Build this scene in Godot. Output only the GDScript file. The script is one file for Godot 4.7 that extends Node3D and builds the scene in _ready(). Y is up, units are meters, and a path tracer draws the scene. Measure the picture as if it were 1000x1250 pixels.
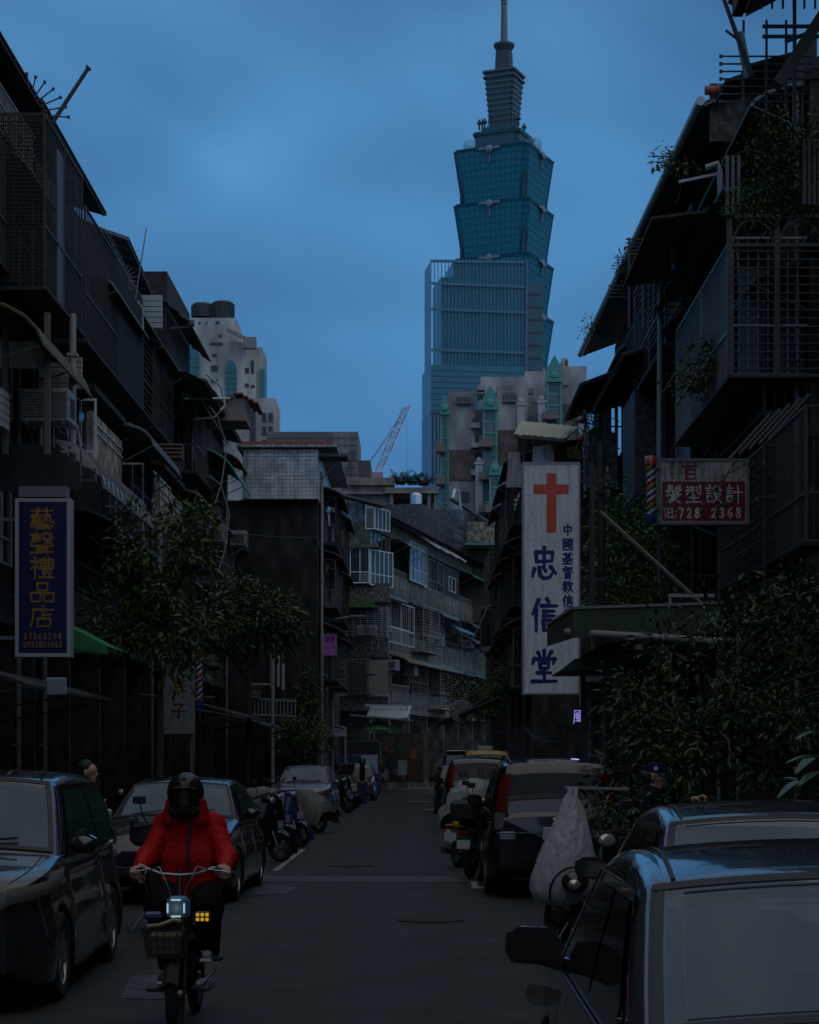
extends Node3D

# ---------------------------------------------------------------- measures
const LENS := 2400.0            # focal length in photo pixels
const EYE := 1.75               # camera height
var rng := RandomNumberGenerator.new()
var mats := {}
var texs := {}
var names := {}
var mesh_cache := {}

func at(px: float, py: float, d: float) -> Vector3:
	return Vector3((px - 520.0) / LENS * d, EYE + (924.0 - py) / LENS * d, -d)

# ---------------------------------------------------------------- mesh builder
class MB:
	var v := PackedVector3Array()
	var n := PackedVector3Array()
	var uv := PackedVector2Array()
	var c := PackedColorArray()
	var ix := PackedInt32Array()
	var col := Color.WHITE
	func quad(p: Vector3, q: Vector3, r: Vector3, s: Vector3) -> void:   # counter-clockwise from outside
		var m := (q - p).cross(s - p)
		if m.length_squared() < 1e-14:
			m = (r - q).cross(s - q)
		m = m.normalized()
		var b := v.size()
		v.append(p); v.append(q); v.append(r); v.append(s)
		for i in 4:
			n.append(m); c.append(col)
		uv.append(Vector2(0, 1)); uv.append(Vector2(1, 1)); uv.append(Vector2(1, 0)); uv.append(Vector2(0, 0))
		ix.append(b); ix.append(b + 2); ix.append(b + 1); ix.append(b); ix.append(b + 3); ix.append(b + 2)
	func tri(p: Vector3, q: Vector3, r: Vector3) -> void:
		var m := (q - p).cross(r - p).normalized()
		var b := v.size()
		v.append(p); v.append(q); v.append(r)
		for i in 3:
			n.append(m); c.append(col); uv.append(Vector2.ZERO)
		ix.append(b); ix.append(b + 2); ix.append(b + 1)
	func box(o: Vector3, s: Vector3, t := Transform3D()) -> void:        # centre, size
		var h := s * 0.5
		var p := PackedVector3Array()
		for k in 8:
			p.append(t * (o + Vector3(h.x if k & 1 else -h.x, h.y if k & 2 else -h.y, h.z if k & 4 else -h.z)))
		quad(p[4], p[5], p[7], p[6]); quad(p[1], p[0], p[2], p[3])
		quad(p[5], p[1], p[3], p[7]); quad(p[0], p[4], p[6], p[2])
		quad(p[6], p[7], p[3], p[2]); quad(p[0], p[1], p[5], p[4])
	func cbox(o: Vector3, s: Vector3, ch: float, t := Transform3D()) -> void:   # box with chamfered edges
		var h := s * 0.5
		var g := func(x: int, y: int, z: int, axis: int) -> Vector3:
			var q := Vector3(x * h.x, y * h.y, z * h.z)
			for a in 3:
				if a != axis:
					q[a] -= signf(q[a]) * ch
			return t * (o + q)
		for s1 in [-1, 1]:
			for a in 3:
				var p := []
				for k in [[-1, -1], [1, -1], [1, 1], [-1, 1]]:
					var e := [0, 0, 0]
					e[a] = s1; e[(a + 1) % 3] = k[0]; e[(a + 2) % 3] = k[1]
					p.append(g.call(e[0], e[1], e[2], a))
				if s1 > 0:
					quad(p[0], p[1], p[2], p[3])
				else:
					quad(p[3], p[2], p[1], p[0])
		for a in 3:
			var b := (a + 1) % 3
			var d := (a + 2) % 3
			for s1 in [-1, 1]:
				for s2 in [-1, 1]:
					var e := [0, 0, 0]
					e[b] = s1; e[d] = s2
					e[a] = -1
					var p0: Vector3 = g.call(e[0], e[1], e[2], b)
					var p1: Vector3 = g.call(e[0], e[1], e[2], d)
					e[a] = 1
					var p2: Vector3 = g.call(e[0], e[1], e[2], d)
					var p3: Vector3 = g.call(e[0], e[1], e[2], b)
					if s1 * s2 > 0:
						quad(p0, p3, p2, p1)
					else:
						quad(p0, p1, p2, p3)
		for x in [-1, 1]:
			for y in [-1, 1]:
				for z in [-1, 1]:
					var p0: Vector3 = g.call(x, y, z, 0)
					var p1: Vector3 = g.call(x, y, z, 1)
					var p2: Vector3 = g.call(x, y, z, 2)
					if x * y * z > 0:
						tri(p0, p1, p2)
					else:
						tri(p0, p2, p1)
	func bar(p: Vector3, q: Vector3, w: float, h := -1.0) -> void:       # square bar between two points
		var z := (q - p)
		var l := z.length()
		if l < 1e-6: return
		z /= l
		var up := Vector3.UP if absf(z.y) < 0.95 else Vector3.RIGHT
		var x := up.cross(z).normalized()
		var y := z.cross(x)
		box(Vector3.ZERO, Vector3(w, w if h < 0 else h, l), Transform3D(Basis(x, y, z), (p + q) * 0.5))
	func grid(rows: Array, flip := false) -> void:                      # smooth sheet through rows of points
		var a := rows.size()
		var m: int = rows[0].size()
		var b := v.size()
		for i in a:
			for j in m:
				var du: Vector3 = rows[mini(i + 1, a - 1)][j] - rows[maxi(i - 1, 0)][j]
				var dv: Vector3 = rows[i][mini(j + 1, m - 1)] - rows[i][maxi(j - 1, 0)]
				if rows[i][0].is_equal_approx(rows[i][m - 1]) and (j == 0 or j == m - 1):
					dv = rows[i][1] - rows[i][m - 2]
				var nn := du.cross(dv).normalized()
				if nn == Vector3.ZERO:
					nn = Vector3.UP
				v.append(rows[i][j]); n.append(-nn if flip else nn); c.append(col)
				uv.append(Vector2(float(j) / maxf(1, m - 1), float(i) / maxf(1, a - 1)))
		for i in a - 1:
			for j in m - 1:
				var p := b + i * m + j
				if flip:
					ix.append_array(PackedInt32Array([p, p + m + 1, p + 1, p, p + m, p + m + 1]) if false else PackedInt32Array([p, p + m, p + m + 1, p, p + m + 1, p + 1]))
				else:
					ix.append_array(PackedInt32Array([p, p + 1, p + m + 1, p, p + m + 1, p + m]))
	func tube(path: Array, r0: float, r1 := -1.0, sides := 8, cap := true) -> void:
		if r1 < 0: r1 = r0
		var rows := []
		var m := path.size()
		var x := Vector3.ZERO
		for i in m:
			var z: Vector3 = (path[mini(i + 1, m - 1)] - path[maxi(i - 1, 0)]).normalized()
			if x == Vector3.ZERO:
				x = (Vector3.UP if absf(z.y) < 0.9 else Vector3.RIGHT).cross(z).normalized()
			else:
				x = (x - z * x.dot(z)).normalized()
			var y := z.cross(x)
			var r := lerpf(r0, r1, float(i) / maxf(1, m - 1))
			var row := PackedVector3Array()
			for k in sides + 1:
				var t := TAU * k / sides
				row.append(path[i] + (x * cos(t) + y * sin(t)) * r)
			rows.append(row)
		grid(rows, true)
		if cap:
			for e in [0, m - 1]:
				for k in sides:
					if e == 0:
						tri(path[0], rows[0][k + 1], rows[0][k])
					else:
						tri(path[e], rows[e][k], rows[e][k + 1])
	func lathe(prof: Array, t := Transform3D(), seg := 20) -> void:     # (radius, height) about y, from bottom to top outside
		var rows := []
		for p in prof:
			var row := PackedVector3Array()
			for k in seg + 1:
				var a := TAU * k / seg
				row.append(t * Vector3(cos(a) * p.x, p.y, sin(a) * p.x))
			rows.append(row)
		grid(rows)
	func ball(o: Vector3, s: Vector3, seg := 14, t := Transform3D()) -> void:
		var prof := []
		for k in 9:
			var a := -PI / 2 + PI * k / 8
			prof.append(Vector2(maxf(cos(a), 0.001), sin(a)))
		lathe(prof, t * Transform3D(Basis.from_scale(s), o), seg)
	func prism(poly: PackedVector2Array, depth: float, t := Transform3D()) -> void:   # outline in xy, front face at z = 0, back at -depth
		var pl := poly
		if Geometry2D.is_polygon_clockwise(pl):
			pl = pl.duplicate(); pl.reverse()
		var id := Geometry2D.triangulate_polygon(pl)
		for k in range(0, id.size(), 3):
			var a := pl[id[k]]; var b := pl[id[k + 1]]; var d := pl[id[k + 2]]
			if (b - a).cross(d - a) < 0:
				var e := b; b = d; d = e
			tri(t * Vector3(a.x, a.y, 0), t * Vector3(b.x, b.y, 0), t * Vector3(d.x, d.y, 0))
			if depth > 0:
				tri(t * Vector3(a.x, a.y, -depth), t * Vector3(d.x, d.y, -depth), t * Vector3(b.x, b.y, -depth))
		if depth > 0:
			for k in pl.size():
				var a := pl[k]; var b := pl[(k + 1) % pl.size()]
				quad(t * Vector3(a.x, a.y, -depth), t * Vector3(b.x, b.y, -depth), t * Vector3(b.x, b.y, 0), t * Vector3(a.x, a.y, 0))
	func done() -> ArrayMesh:
		var a := []
		a.resize(Mesh.ARRAY_MAX)
		a[Mesh.ARRAY_VERTEX] = v; a[Mesh.ARRAY_NORMAL] = n; a[Mesh.ARRAY_TEX_UV] = uv; a[Mesh.ARRAY_COLOR] = c; a[Mesh.ARRAY_INDEX] = ix
		var m := ArrayMesh.new()
		m.add_surface_from_arrays(Mesh.PRIMITIVE_TRIANGLES, a)
		return m

# ---------------------------------------------------------------- objects
func numbered(called: String) -> String:
	var k: int = names.get(called, 0)
	names[called] = k + 1
	return called if k == 0 else "%s_%03d" % [called, k]

func tag(o: Node3D, label: String, category: String, group := "", kind := "") -> Node3D:
	if label: o.set_meta("label", label)
	if category: o.set_meta("category", category)
	if group: o.set_meta("group", group)
	if kind: o.set_meta("kind", kind)
	return o

func thing(called: String, label: String, category: String, where := Vector3.ZERO, turn := 0.0, group := "") -> Node3D:
	var o := Node3D.new()
	o.name = numbered(called)
	add_child(o, true)
	o.position = where
	o.rotation.y = turn
	return tag(o, label, category, group)

func obj(called: String, m: Variant, mat: Material, parent: Node3D = null, t := Transform3D()) -> MeshInstance3D:
	var o := MeshInstance3D.new()
	o.mesh = m.done() if m is MB else m
	o.material_override = mat
	if parent == null:
		o.name = numbered(called)
		add_child(o, true)
	else:
		o.name = called
		parent.add_child(o, true)
	o.transform = t
	return o

func spot(called: String, parent: Node3D, t := Transform3D()) -> Node3D:     # a part that only holds its sub-parts
	var o := Node3D.new()
	o.name = called
	parent.add_child(o, true)
	o.transform = t
	return o

func struct(called: String, m: Variant, mat: Material) -> MeshInstance3D:
	var o := obj(called, m, mat)
	o.set_meta("kind", "structure")
	return o

func dup(o: Node3D, called: String, label: String, where: Vector3, turn := 0.0) -> Node3D:
	var r: Node3D = o.duplicate()
	r.name = numbered(called)
	add_child(r, true)
	r.position = where
	r.rotation = Vector3(0, turn, 0)
	if label: r.set_meta("label", label)
	return r

# ---------------------------------------------------------------- materials (base colours are linear, real-world values)
func noise_tex(key: String, freq: float, lo: float, hi: float, kind := 0, size := 512, oct := 5) -> Texture2D:
	if texs.has(key): return texs[key]
	var f := FastNoiseLite.new()
	f.seed = key.hash() % 9999
	f.noise_type = FastNoiseLite.TYPE_CELLULAR if kind == 1 else FastNoiseLite.TYPE_SIMPLEX_SMOOTH
	f.frequency = freq
	f.fractal_octaves = oct
	var t := NoiseTexture2D.new()
	t.width = size; t.height = size; t.seamless = true
	t.noise = f
	var g := Gradient.new()
	g.set_color(0, Color(lo, lo, lo)); g.set_color(1, Color(hi, hi, hi))
	t.color_ramp = g
	texs[key] = t
	return t

func mat(r: float, g: float, b: float, rough := 0.8, metal := 0.0, wear := "", scale := Vector3.ONE, bump := 0.0) -> StandardMaterial3D:
	var key := "%f %f %f %f %f %s %s %f" % [r, g, b, rough, metal, wear, scale, bump]
	if mats.has(key): return mats[key]
	var m := StandardMaterial3D.new()
	m.albedo_color = Color(r, g, b).linear_to_srgb()
	m.roughness = rough
	m.metallic = metal
	if wear:
		m.uv1_triplanar = true
		m.uv1_world_triplanar = true
		m.uv1_scale = scale
		match wear:
			"grime": m.albedo_texture = noise_tex("grime", 0.006, 0.62, 1.0)
			"stain": m.albedo_texture = noise_tex("stain", 0.009, 0.35, 1.0, 0, 512, 6)
			"fine": m.albedo_texture = noise_tex("fine", 0.06, 0.7, 1.0)
			"speck": m.albedo_texture = noise_tex("speck", 0.2, 0.7, 1.0, 0, 512, 3)
		if bump > 0:
			m.heightmap_enabled = true
			m.heightmap_texture = noise_tex("relief", 0.03, 0.0, 1.0)
			m.heightmap_scale = bump
	mats[key] = m
	return m

func paint(r: float, g: float, b: float, rough := 0.25) -> StandardMaterial3D:
	var key := "paint %f %f %f %f" % [r, g, b, rough]
	if mats.has(key): return mats[key]
	var m := StandardMaterial3D.new()
	m.albedo_color = Color(r, g, b).linear_to_srgb()
	m.roughness = rough
	m.metallic_specular = 0.3
	m.clearcoat_enabled = true
	m.clearcoat = 1.0
	m.clearcoat_roughness = 0.04
	mats[key] = m
	return m

func glass_dark(v := 0.02, tint := Color(1, 1, 1), rough := 0.06) -> StandardMaterial3D:
	var key := "glass %f %s %f" % [v, tint, rough]
	if mats.has(key): return mats[key]
	var m := StandardMaterial3D.new()
	m.albedo_color = Color(v * tint.r, v * tint.g, v * tint.b).linear_to_srgb()
	m.roughness = rough
	m.metallic_specular = 0.6
	mats[key] = m
	return m

func glow(r: float, g: float, b: float, e: float) -> StandardMaterial3D:
	var m := StandardMaterial3D.new()
	m.albedo_color = Color(r, g, b)
	m.emission_enabled = true
	m.emission = Color(r, g, b)
	m.emission_energy_multiplier = e
	return m

func leafmat(rough := 0.45) -> StandardMaterial3D:
	var key := "leaf %f" % rough
	if mats.has(key): return mats[key]
	var m := StandardMaterial3D.new()
	m.vertex_color_use_as_albedo = true
	m.roughness = rough
	m.backlight_enabled = true
	m.backlight = Color(0.35, 0.4, 0.2)
	m.cull_mode = BaseMaterial3D.CULL_DISABLED
	mats[key] = m
	return m

# ================================================================ the scene
func _ready() -> void:
	rng.seed = 4711
	var cam := Camera3D.new()
	cam.name = "camera"
	cam.projection = Camera3D.PROJECTION_FRUSTUM
	cam.near = 0.5
	cam.far = 6000.0
	cam.size = 1250.0 / LENS * cam.near
	cam.frustum_offset = Vector2(-20.0 / LENS, 299.0 / LENS) * cam.near
	cam.position = Vector3(0, EYE, 0)
	add_child(cam)
	cam.current = true
	var we := WorldEnvironment.new()
	we.name = "air"
	var env := Environment.new()
	env.background_mode = Environment.BG_SKY
	env.tonemap_mode = Environment.TONE_MAPPER_LINEAR
	env.tonemap_exposure = 0.46
	env.sdfgi_enabled = true
	env.ssao_enabled = true
	env.ssil_enabled = true
	env.fog_enabled = true
	env.fog_density = 0.000012
	env.fog_light_color = Color(0.62, 0.74, 0.86)
	var sky := Sky.new()
	sky.sky_material = sky_material()
	env.sky = sky
	we.environment = env
	add_child(we)
	var sun := DirectionalLight3D.new()
	sun.name = "overcast_sun"
	sun.light_color = Color(1.0, 0.95, 0.89)
	sun.light_energy = 0.4
	sun.light_angular_distance = 120.0
	sun.shadow_enabled = true
	sun.rotation_degrees = Vector3(-46, 50, 0)
	add_child(sun)
	setting()
	far_buildings()
	left_row()
	right_row()
	end_of_street()
	vegetation()
	signs()
	parked_cars()
	two_wheelers()
	people()
	small_things()

func sky_material() -> PanoramaSkyMaterial:
	var w := 768
	var h := 384
	var im := Image.create(w, h, false, Image.FORMAT_RGBF)
	var f := FastNoiseLite.new()
	f.seed = 12
	f.noise_type = FastNoiseLite.TYPE_SIMPLEX_SMOOTH
	f.frequency = 2.0
	f.fractal_octaves = 5
	var f2 := FastNoiseLite.new()
	f2.seed = 5
	f2.noise_type = FastNoiseLite.TYPE_SIMPLEX_SMOOTH
	f2.frequency = 1.1
	f2.fractal_octaves = 3
	for j in h:
		var el := PI / 2 - PI * (j + 0.5) / h
		var y := sin(el)
		for i in w:
			var az := fposmod(TAU * (i + 0.5) / w + PI, TAU) - PI      # the picture's first column lies straight ahead
			var dv := Vector3(sin(az) * cos(el), y, -cos(az) * cos(el))
			var q := Vector3(dv.x, dv.y * 2.2 + dv.x * 0.5, dv.z) * 2.6
			var a := f.get_noise_3dv(q)
			var b := f2.get_noise_3dv(q * 0.8 + Vector3(3, 1, 7))
			var c := Color(0.138, 0.45, 0.94)
			if y >= 0:
				var up := smoothstep(0.3, 1.0, y)
				c = c.lerp(Color(0.72, 0.8, 0.9), up)
			else:
				c = c.lerp(Color(0.04, 0.045, 0.05), smoothstep(0.0, 0.12, -y))
			var m := 1.0 + 0.36 * a + 0.12 * b
			# the paler streak of thin cloud over the street
			var s := Vector2((az + 0.104) * 10.0, (el - 0.29 - (az + 0.104) * 0.42) * 42.0)
			m += 0.26 * exp(-s.length_squared()) * (1.0 + 0.8 * a)
			s = Vector2((az - 0.16) * 14.0, (el - 0.375) * 22.0)      # a darker patch of cloud over the right roofs
			m -= 0.2 * exp(-s.length_squared())
			im.set_pixel(i, j, Color(c.r * m * (1.0 + 0.1 * (m - 1.0)), c.g * m, c.b * pow(m, 0.85)))
	var p := PanoramaSkyMaterial.new()
	p.panorama = ImageTexture.create_from_image(im)
	return p

func sheet(poly: Array, y: float) -> MB:
	var mb := MB.new()
	var p := PackedVector2Array()
	for q in poly: p.append(Vector2(q[0], q[1]))
	mb.prism(p, 0.0, Transform3D(Basis(Vector3.RIGHT, Vector3.FORWARD, Vector3.UP), Vector3(0, y, 0)))   # (x, distance ahead)
	return mb

func slab(poly: Array, y: float, thick: float) -> MB:
	var mb := MB.new()
	var p := PackedVector2Array()
	for q in poly: p.append(Vector2(q[0], q[1]))
	mb.prism(p, thick, Transform3D(Basis(Vector3.RIGHT, Vector3.FORWARD, Vector3.UP), Vector3(0, y, 0)))
	return mb

func setting() -> void:
	struct("ground", sheet([[-2500, -300], [2500, -300], [2500, 3000], [-2500, 3000]], 0.0), mat(0.06, 0.06, 0.06, 0.9, 0, "grime", Vector3.ONE * 0.05))
	# the lane: straight, then bending right past the corner house
	var asphalt := mat(0.062, 0.063, 0.06, 0.8, 0, "speck", Vector3.ONE * 0.37, 0.3)
	asphalt.detail_enabled = true
	asphalt.detail_albedo = noise_tex("patchy", 0.005, 0.8, 1.0)
	asphalt.detail_blend_mode = BaseMaterial3D.BLEND_MODE_MUL
	asphalt.metallic_specular = 0.3
	asphalt.roughness_texture = noise_tex("damp", 0.005, 0.85, 1.0)
	struct("road", sheet([[-4.7, -12], [3.1, -12], [3.1, 70], [4.4, 112], [12, 145], [60, 330], [52, 330], [4, 145], [-2.0, 104], [-4.7, 96]], 0.004), asphalt)
	var pave := mat(0.13, 0.13, 0.125, 0.8, 0, "grime", Vector3.ONE * 0.4, 0.4)
	struct("pavement", slab([[-12, -12], [-4.82, -12], [-4.82, 98], [-12, 98]], 0.13, 0.13), pave)
	struct("pavement", slab([[3.22, -12], [12, -12], [12, 64], [3.22, 64]], 0.13, 0.13), pave)
	var kerb := mat(0.22, 0.22, 0.21, 0.85, 0, "grime", Vector3.ONE)
	for k in 46:
		for s in [[-4.76, 0.0], [3.16, 0.0]]:
			if s[0] > 0 and k > 31: continue
			var mb := MB.new()
			mb.cbox(Vector3(0, 0.07, 0), Vector3(0.11, 0.14, 1.98), 0.012)
			obj("kerb_stone", mb, kerb, get_node("pavement" if s[0] < 0 else "pavement_001"), Transform3D(Basis(), Vector3(s[0], 0, -8 - k * 2.0)))
	# repairs, gutters and paint on the lane
	var patch := mat(0.07, 0.07, 0.067, 0.75, 0, "speck", Vector3.ONE * 0.5)
	var pale := mat(0.075, 0.078, 0.08, 0.7, 0, "stain", Vector3.ONE * 0.7)
	struct("road_patch", sheet([[-2.35, 24.6], [-1.75, 25.1], [-1.7, 26.3], [-2.05, 26.9], [-2.5, 26.6]], 0.009), pale)
	struct("road_patch", sheet([[-2.2, 14.2], [-1.75, 14.1], [-1.6, 15.0], [-1.9, 15.9], [-2.35, 15.6]], 0.009), pale)
	struct("road_patch", sheet([[-2.5, 27.6], [0.6, 27.4], [0.6, 28.6], [-2.4, 28.9]], 0.008), patch)
	var white := mat(0.5, 0.5, 0.48, 0.7, 0, "stain", Vector3.ONE * 2.0)
	for r in [[-0.75, 0.15, 76.0, 77.0], [-0.05, 0.45, 64.5, 65.4], [-1.2, 1.0, 108, 110], [-1.2, 1.0, 113, 115], [-1.2, 1.0, 118, 120]]:
		struct("road_marking", sheet([[r[0], r[2]], [r[1], r[2]], [r[1], r[3]], [r[0], r[3]]], 0.012), white)
	for r in [[-2.35, 30.0, 37.0], [0.62, 26.0, 27.5], [0.48, 40.0, 60.0]]:
		struct("parking_line", sheet([[r[0], r[1]], [r[0] + 0.09, r[1]], [r[0] + 0.09, r[2]], [r[0], r[2]]], 0.013), white)
	struct("parking_line", sheet([[0.6, 26.0], [1.5, 26.0], [1.5, 26.35], [0.6, 26.35]], 0.0135), white)
	# the same street goes on behind the viewer
	for r in [[-17.0, -8.4, -90.0, 28.6], [6.6, 15.0, -90.0, 23.6]]:
		struct("house_row", slab([[r[0], r[2]], [r[1], r[2]], [r[1], r[3]], [r[0], r[3]]], 14.5, 14.5), mat(0.1, 0.095, 0.085, 0.9, 0, "stain", Vector3(0.5, 0.22, 0.5), 0.5))
	# manhole lids
	var iron := mat(0.035, 0.035, 0.035, 0.95, 0, "fine")
	for q in [[0.05, 21.0, "round iron manhole lid in the middle of the lane"], [-1.2, 31.5, "small iron manhole lid before the parked scooters"]]:
		var mb := MB.new()
		mb.lathe([Vector2(0.36, 0.0), Vector2(0.36, 0.014), Vector2(0.33, 0.016), Vector2(0.31, 0.012), Vector2(0.01, 0.014)], Transform3D(), 24)
		var o := obj("manhole_lid", mb, iron)
		o.position = Vector3(q[0], 0.006, -q[1])
		tag(o, q[2], "manhole lid")

# ---------------------------------------------------------------- far buildings
func part(called: String, mb: Variant, m: Material, parent: Node3D) -> MeshInstance3D:    # mesh given in world axes
	return obj(called, mb, m, parent, parent.transform.affine_inverse())

func rect(mb: MB, x0: float, y0: float, x1: float, y1: float, d: float, thick: float) -> void:   # a box whose front spans a rectangle seen at distance d
	var p := at(x0, y1, d)
	var q := at(x1, y0, d)
	mb.box(Vector3((p.x + q.x) / 2, (p.y + q.y) / 2, -d - thick / 2), Vector3(q.x - p.x, q.y - p.y, thick))

func rbox(called: String, r: Array, d: float, thick: float, m: Material, b: Node3D) -> MeshInstance3D:
	var mb := MB.new()
	rect(mb, r[0], r[1], r[2], r[3], d, thick)
	return part(called, mb, m, b)

func notched(a: float, k: float) -> Array:      # square plan with stepped corners
	var o := []
	for q in 4:
		var t := Basis(Vector3.UP, -PI / 2 * q)
		for p in [Vector3(-a + 2 * k, 0, a), Vector3(a - 2 * k, 0, a), Vector3(a - 2 * k, 0, a - k), Vector3(a - k, 0, a - k), Vector3(a - k, 0, a - 2 * k)]:
			o.append(t.inverse() * p)
	return o

func ring(mb: MB, a0: Array, y0: float, a1: Array, y1: float, cap := false) -> void:
	var m := a0.size()
	for k in m:
		var j := (k + 1) % m
		mb.quad(a0[k] + Vector3(0, y0, 0), a0[j] + Vector3(0, y0, 0), a1[j] + Vector3(0, y1, 0), a1[k] + Vector3(0, y1, 0))
	if cap:
		for k in m:
			var j := (k + 1) % m
			mb.tri(a1[k] + Vector3(0, y1, 0), a1[j] + Vector3(0, y1, 0), Vector3(0, y1, 0))
			mb.tri(a0[j] + Vector3(0, y0, 0), a0[k] + Vector3(0, y0, 0), Vector3(0, y0, 0))

func tall_tower() -> void:
	var b := thing("skyscraper", "tall teal glass skyscraper of stacked flaring tiers with a spire", "skyscraper", Vector3(48.6, 0, -1222), deg_to_rad(-23))
	var teal := mat(0.008, 0.3, 0.42, 0.3, 0, "fine", Vector3.ONE * 0.03)
	var band := mat(0.005, 0.14, 0.21, 0.45)
	var steel := mat(0.22, 0.27, 0.3, 0.4, 0.4)
	var dark := mat(0.05, 0.075, 0.09, 0.6)
	var H := 33.3
	var top0 := 374.0
	for k in 5:
		var y1 := top0 - H * k
		var y0 := y1 - H
		var a0 := 20.8
		var a1 := 24.6
		var mb := MB.new()
		ring(mb, notched(a0, 1.7), y0, notched(a1, 1.7), y1, true)
		obj("glass_tier", mb, teal, b)
		var fl := MB.new()
		for j in range(1, 8):
			var t := j / 8.0
			var a := lerpf(a0, a1, t)
			ring(fl, notched(a + 0.22, 1.7), y0 + H * t - 0.5, notched(a + 0.22, 1.7), y0 + H * t + 0.5, true)
		obj("floor_band", fl, band, b)
		var mu := MB.new()
		for q in 4:
			var t := Basis(Vector3.UP, PI / 2 * q)
			for j in 13:
				var u := -1.0 + 2.0 * j / 12
				mu.bar(t * Vector3(u * (a0 - 3.6), y0 + 0.4, a0 + 0.1), t * Vector3(u * (a1 - 3.6), y1 - 0.6, a1 + 0.1), 0.34 if j % 12 else 0.8)
		obj("mullion", mu, band, b).set_meta("kind", "stuff")
		var ld := MB.new()
		ring(ld, notched(a1 + 0.3, 1.9), y1 - 1.3, notched(a1 + 1.0, 1.9), y1 + 0.3, true)
		obj("tier_ledge", ld, band, b)
		for q in 2:
			var t := Transform3D(Basis(Vector3.UP, PI / 2 * q), Vector3.ZERO)
			var od := MB.new()
			od.lathe([Vector2(0.1, 0), Vector2(2.3, 0), Vector2(2.3, 0.9), Vector2(0.1, 1.0)], t * Transform3D(Basis(Vector3.RIGHT, PI / 2), Vector3(0, y1 - 1.6, a1 + 0.8)), 14)
			for s in [-1, 1]:
				od.box(Vector3(s * 4.6, y1 - 0.9, a1 + 0.9), Vector3(4.4, 1.5, 0.8), t)
			od.box(Vector3(0, y1 - 6, a1 + 0.2), Vector3(0.7, 7, 0.9), t)
			obj("cloud_ornament", od, steel, b)
	var cr := MB.new()
	for q in 4:
		var t := Transform3D(Basis(Vector3.UP, PI / 2 * q), Vector3.ZERO)
		cr.box(Vector3(20.4, top0 - 0.5, 20.4), Vector3(3.4, 3.0, 3.4), t)
		cr.box(Vector3(20.4, top0 - 80, 20.4), Vector3(1.4, 160, 1.4), t)
	obj("corner_post", cr, dark, b)
	# the stepped head
	var hd := MB.new()
	ring(hd, notched(14.6, 1.2), top0, notched(14.6, 1.2), top0 + 12, true)
	ring(hd, notched(15.4, 1.2), top0 + 11, notched(15.8, 1.2), top0 + 13, true)
	ring(hd, notched(11.5, 1.0), top0 + 13, notched(11.5, 1.0), top0 + 16.5, true)
	obj("head_base", hd, mat(0.03, 0.11, 0.13, 0.4), b)
	var nk := MB.new()
	ring(nk, notched(7.0, 0.6), top0 + 15, notched(9.6, 0.6), top0 + 52, true)
	obj("head_tier", nk, mat(0.04, 0.09, 0.11, 0.5), b)
	for j in 11:
		var rb := MB.new()
		var y := top0 + 18 + j * 3.3
		var a := lerpf(7.1, 9.6, j / 10.0) + (1.1 if j > 8 else 0.45)
		ring(rb, notched(a, 0.6), y, notched(a + 0.25, 0.6), y + 1.0, true)
		obj("head_ledge", rb, mat(0.16, 0.19, 0.21, 0.5), b)
	var cp := MB.new()
	ring(cp, notched(4.6, 0.3), top0 + 52, notched(4.2, 0.3), top0 + 66, true)
	cp.lathe([Vector2(4.4, top0 + 66), Vector2(6.4, top0 + 69), Vector2(6.6, top0 + 70.5), Vector2(4.0, top0 + 71)], Transform3D(), 18)
	obj("crown_block", cp, dark, b)
	var sp := MB.new()
	sp.lathe([Vector2(2.3, top0 + 70), Vector2(1.9, top0 + 92), Vector2(1.4, top0 + 125), Vector2(0.4, top0 + 132)], Transform3D(), 12)
	for j in 8:
		sp.lathe([Vector2(1.5, top0 + 95 + j * 2.2), Vector2(2.1, top0 + 95.4 + j * 2.2), Vector2(2.1, top0 + 96 + j * 2.2), Vector2(1.5, top0 + 96.5 + j * 2.2)], Transform3D(), 12)
	obj("spire", sp, mat(0.17, 0.17, 0.19, 0.5, 0.3), b)
	var dg := StandardMaterial3D.new()
	dg.albedo_color = Color(0.55, 0.65, 0.75, 0.45)
	dg.transparency = BaseMaterial3D.TRANSPARENCY_ALPHA
	dg.roughness = 0.3
	for s in [[-17.0, 9.0], [17.5, -2.0]]:
		var dr := MB.new()
		dr.lathe([Vector2(6.0, top0 - 1), Vector2(6.2, top0 + 9)], Transform3D(Basis(), Vector3(s[0], 0, s[1])), 20)
		obj("glass_drum", dr, dg, b)
	var an := MB.new()
	for s in [[-11, 9], [-9, 10], [-13, 9], [11, 9], [12.5, 8], [10, -9]]:
		an = MB.new()
		an.box(Vector3(s[0], top0 + 19.5, s[1]), Vector3(0.9, 6.5, 0.9))
		an.box(Vector3(s[0], top0 + 20.5, s[1]), Vector3(2.4, 1.2, 2.4))
		obj("roof_mast", an, dark, b)
	an = MB.new()
	for s in [-7, 7, -3]:
		an.bar(Vector3(s, top0 + 16, 10.5), Vector3(s * 0.9, top0 + 26, 8), 0.6)
	obj("roof_strut", an, dark, b).set_meta("kind", "stuff")

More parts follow.
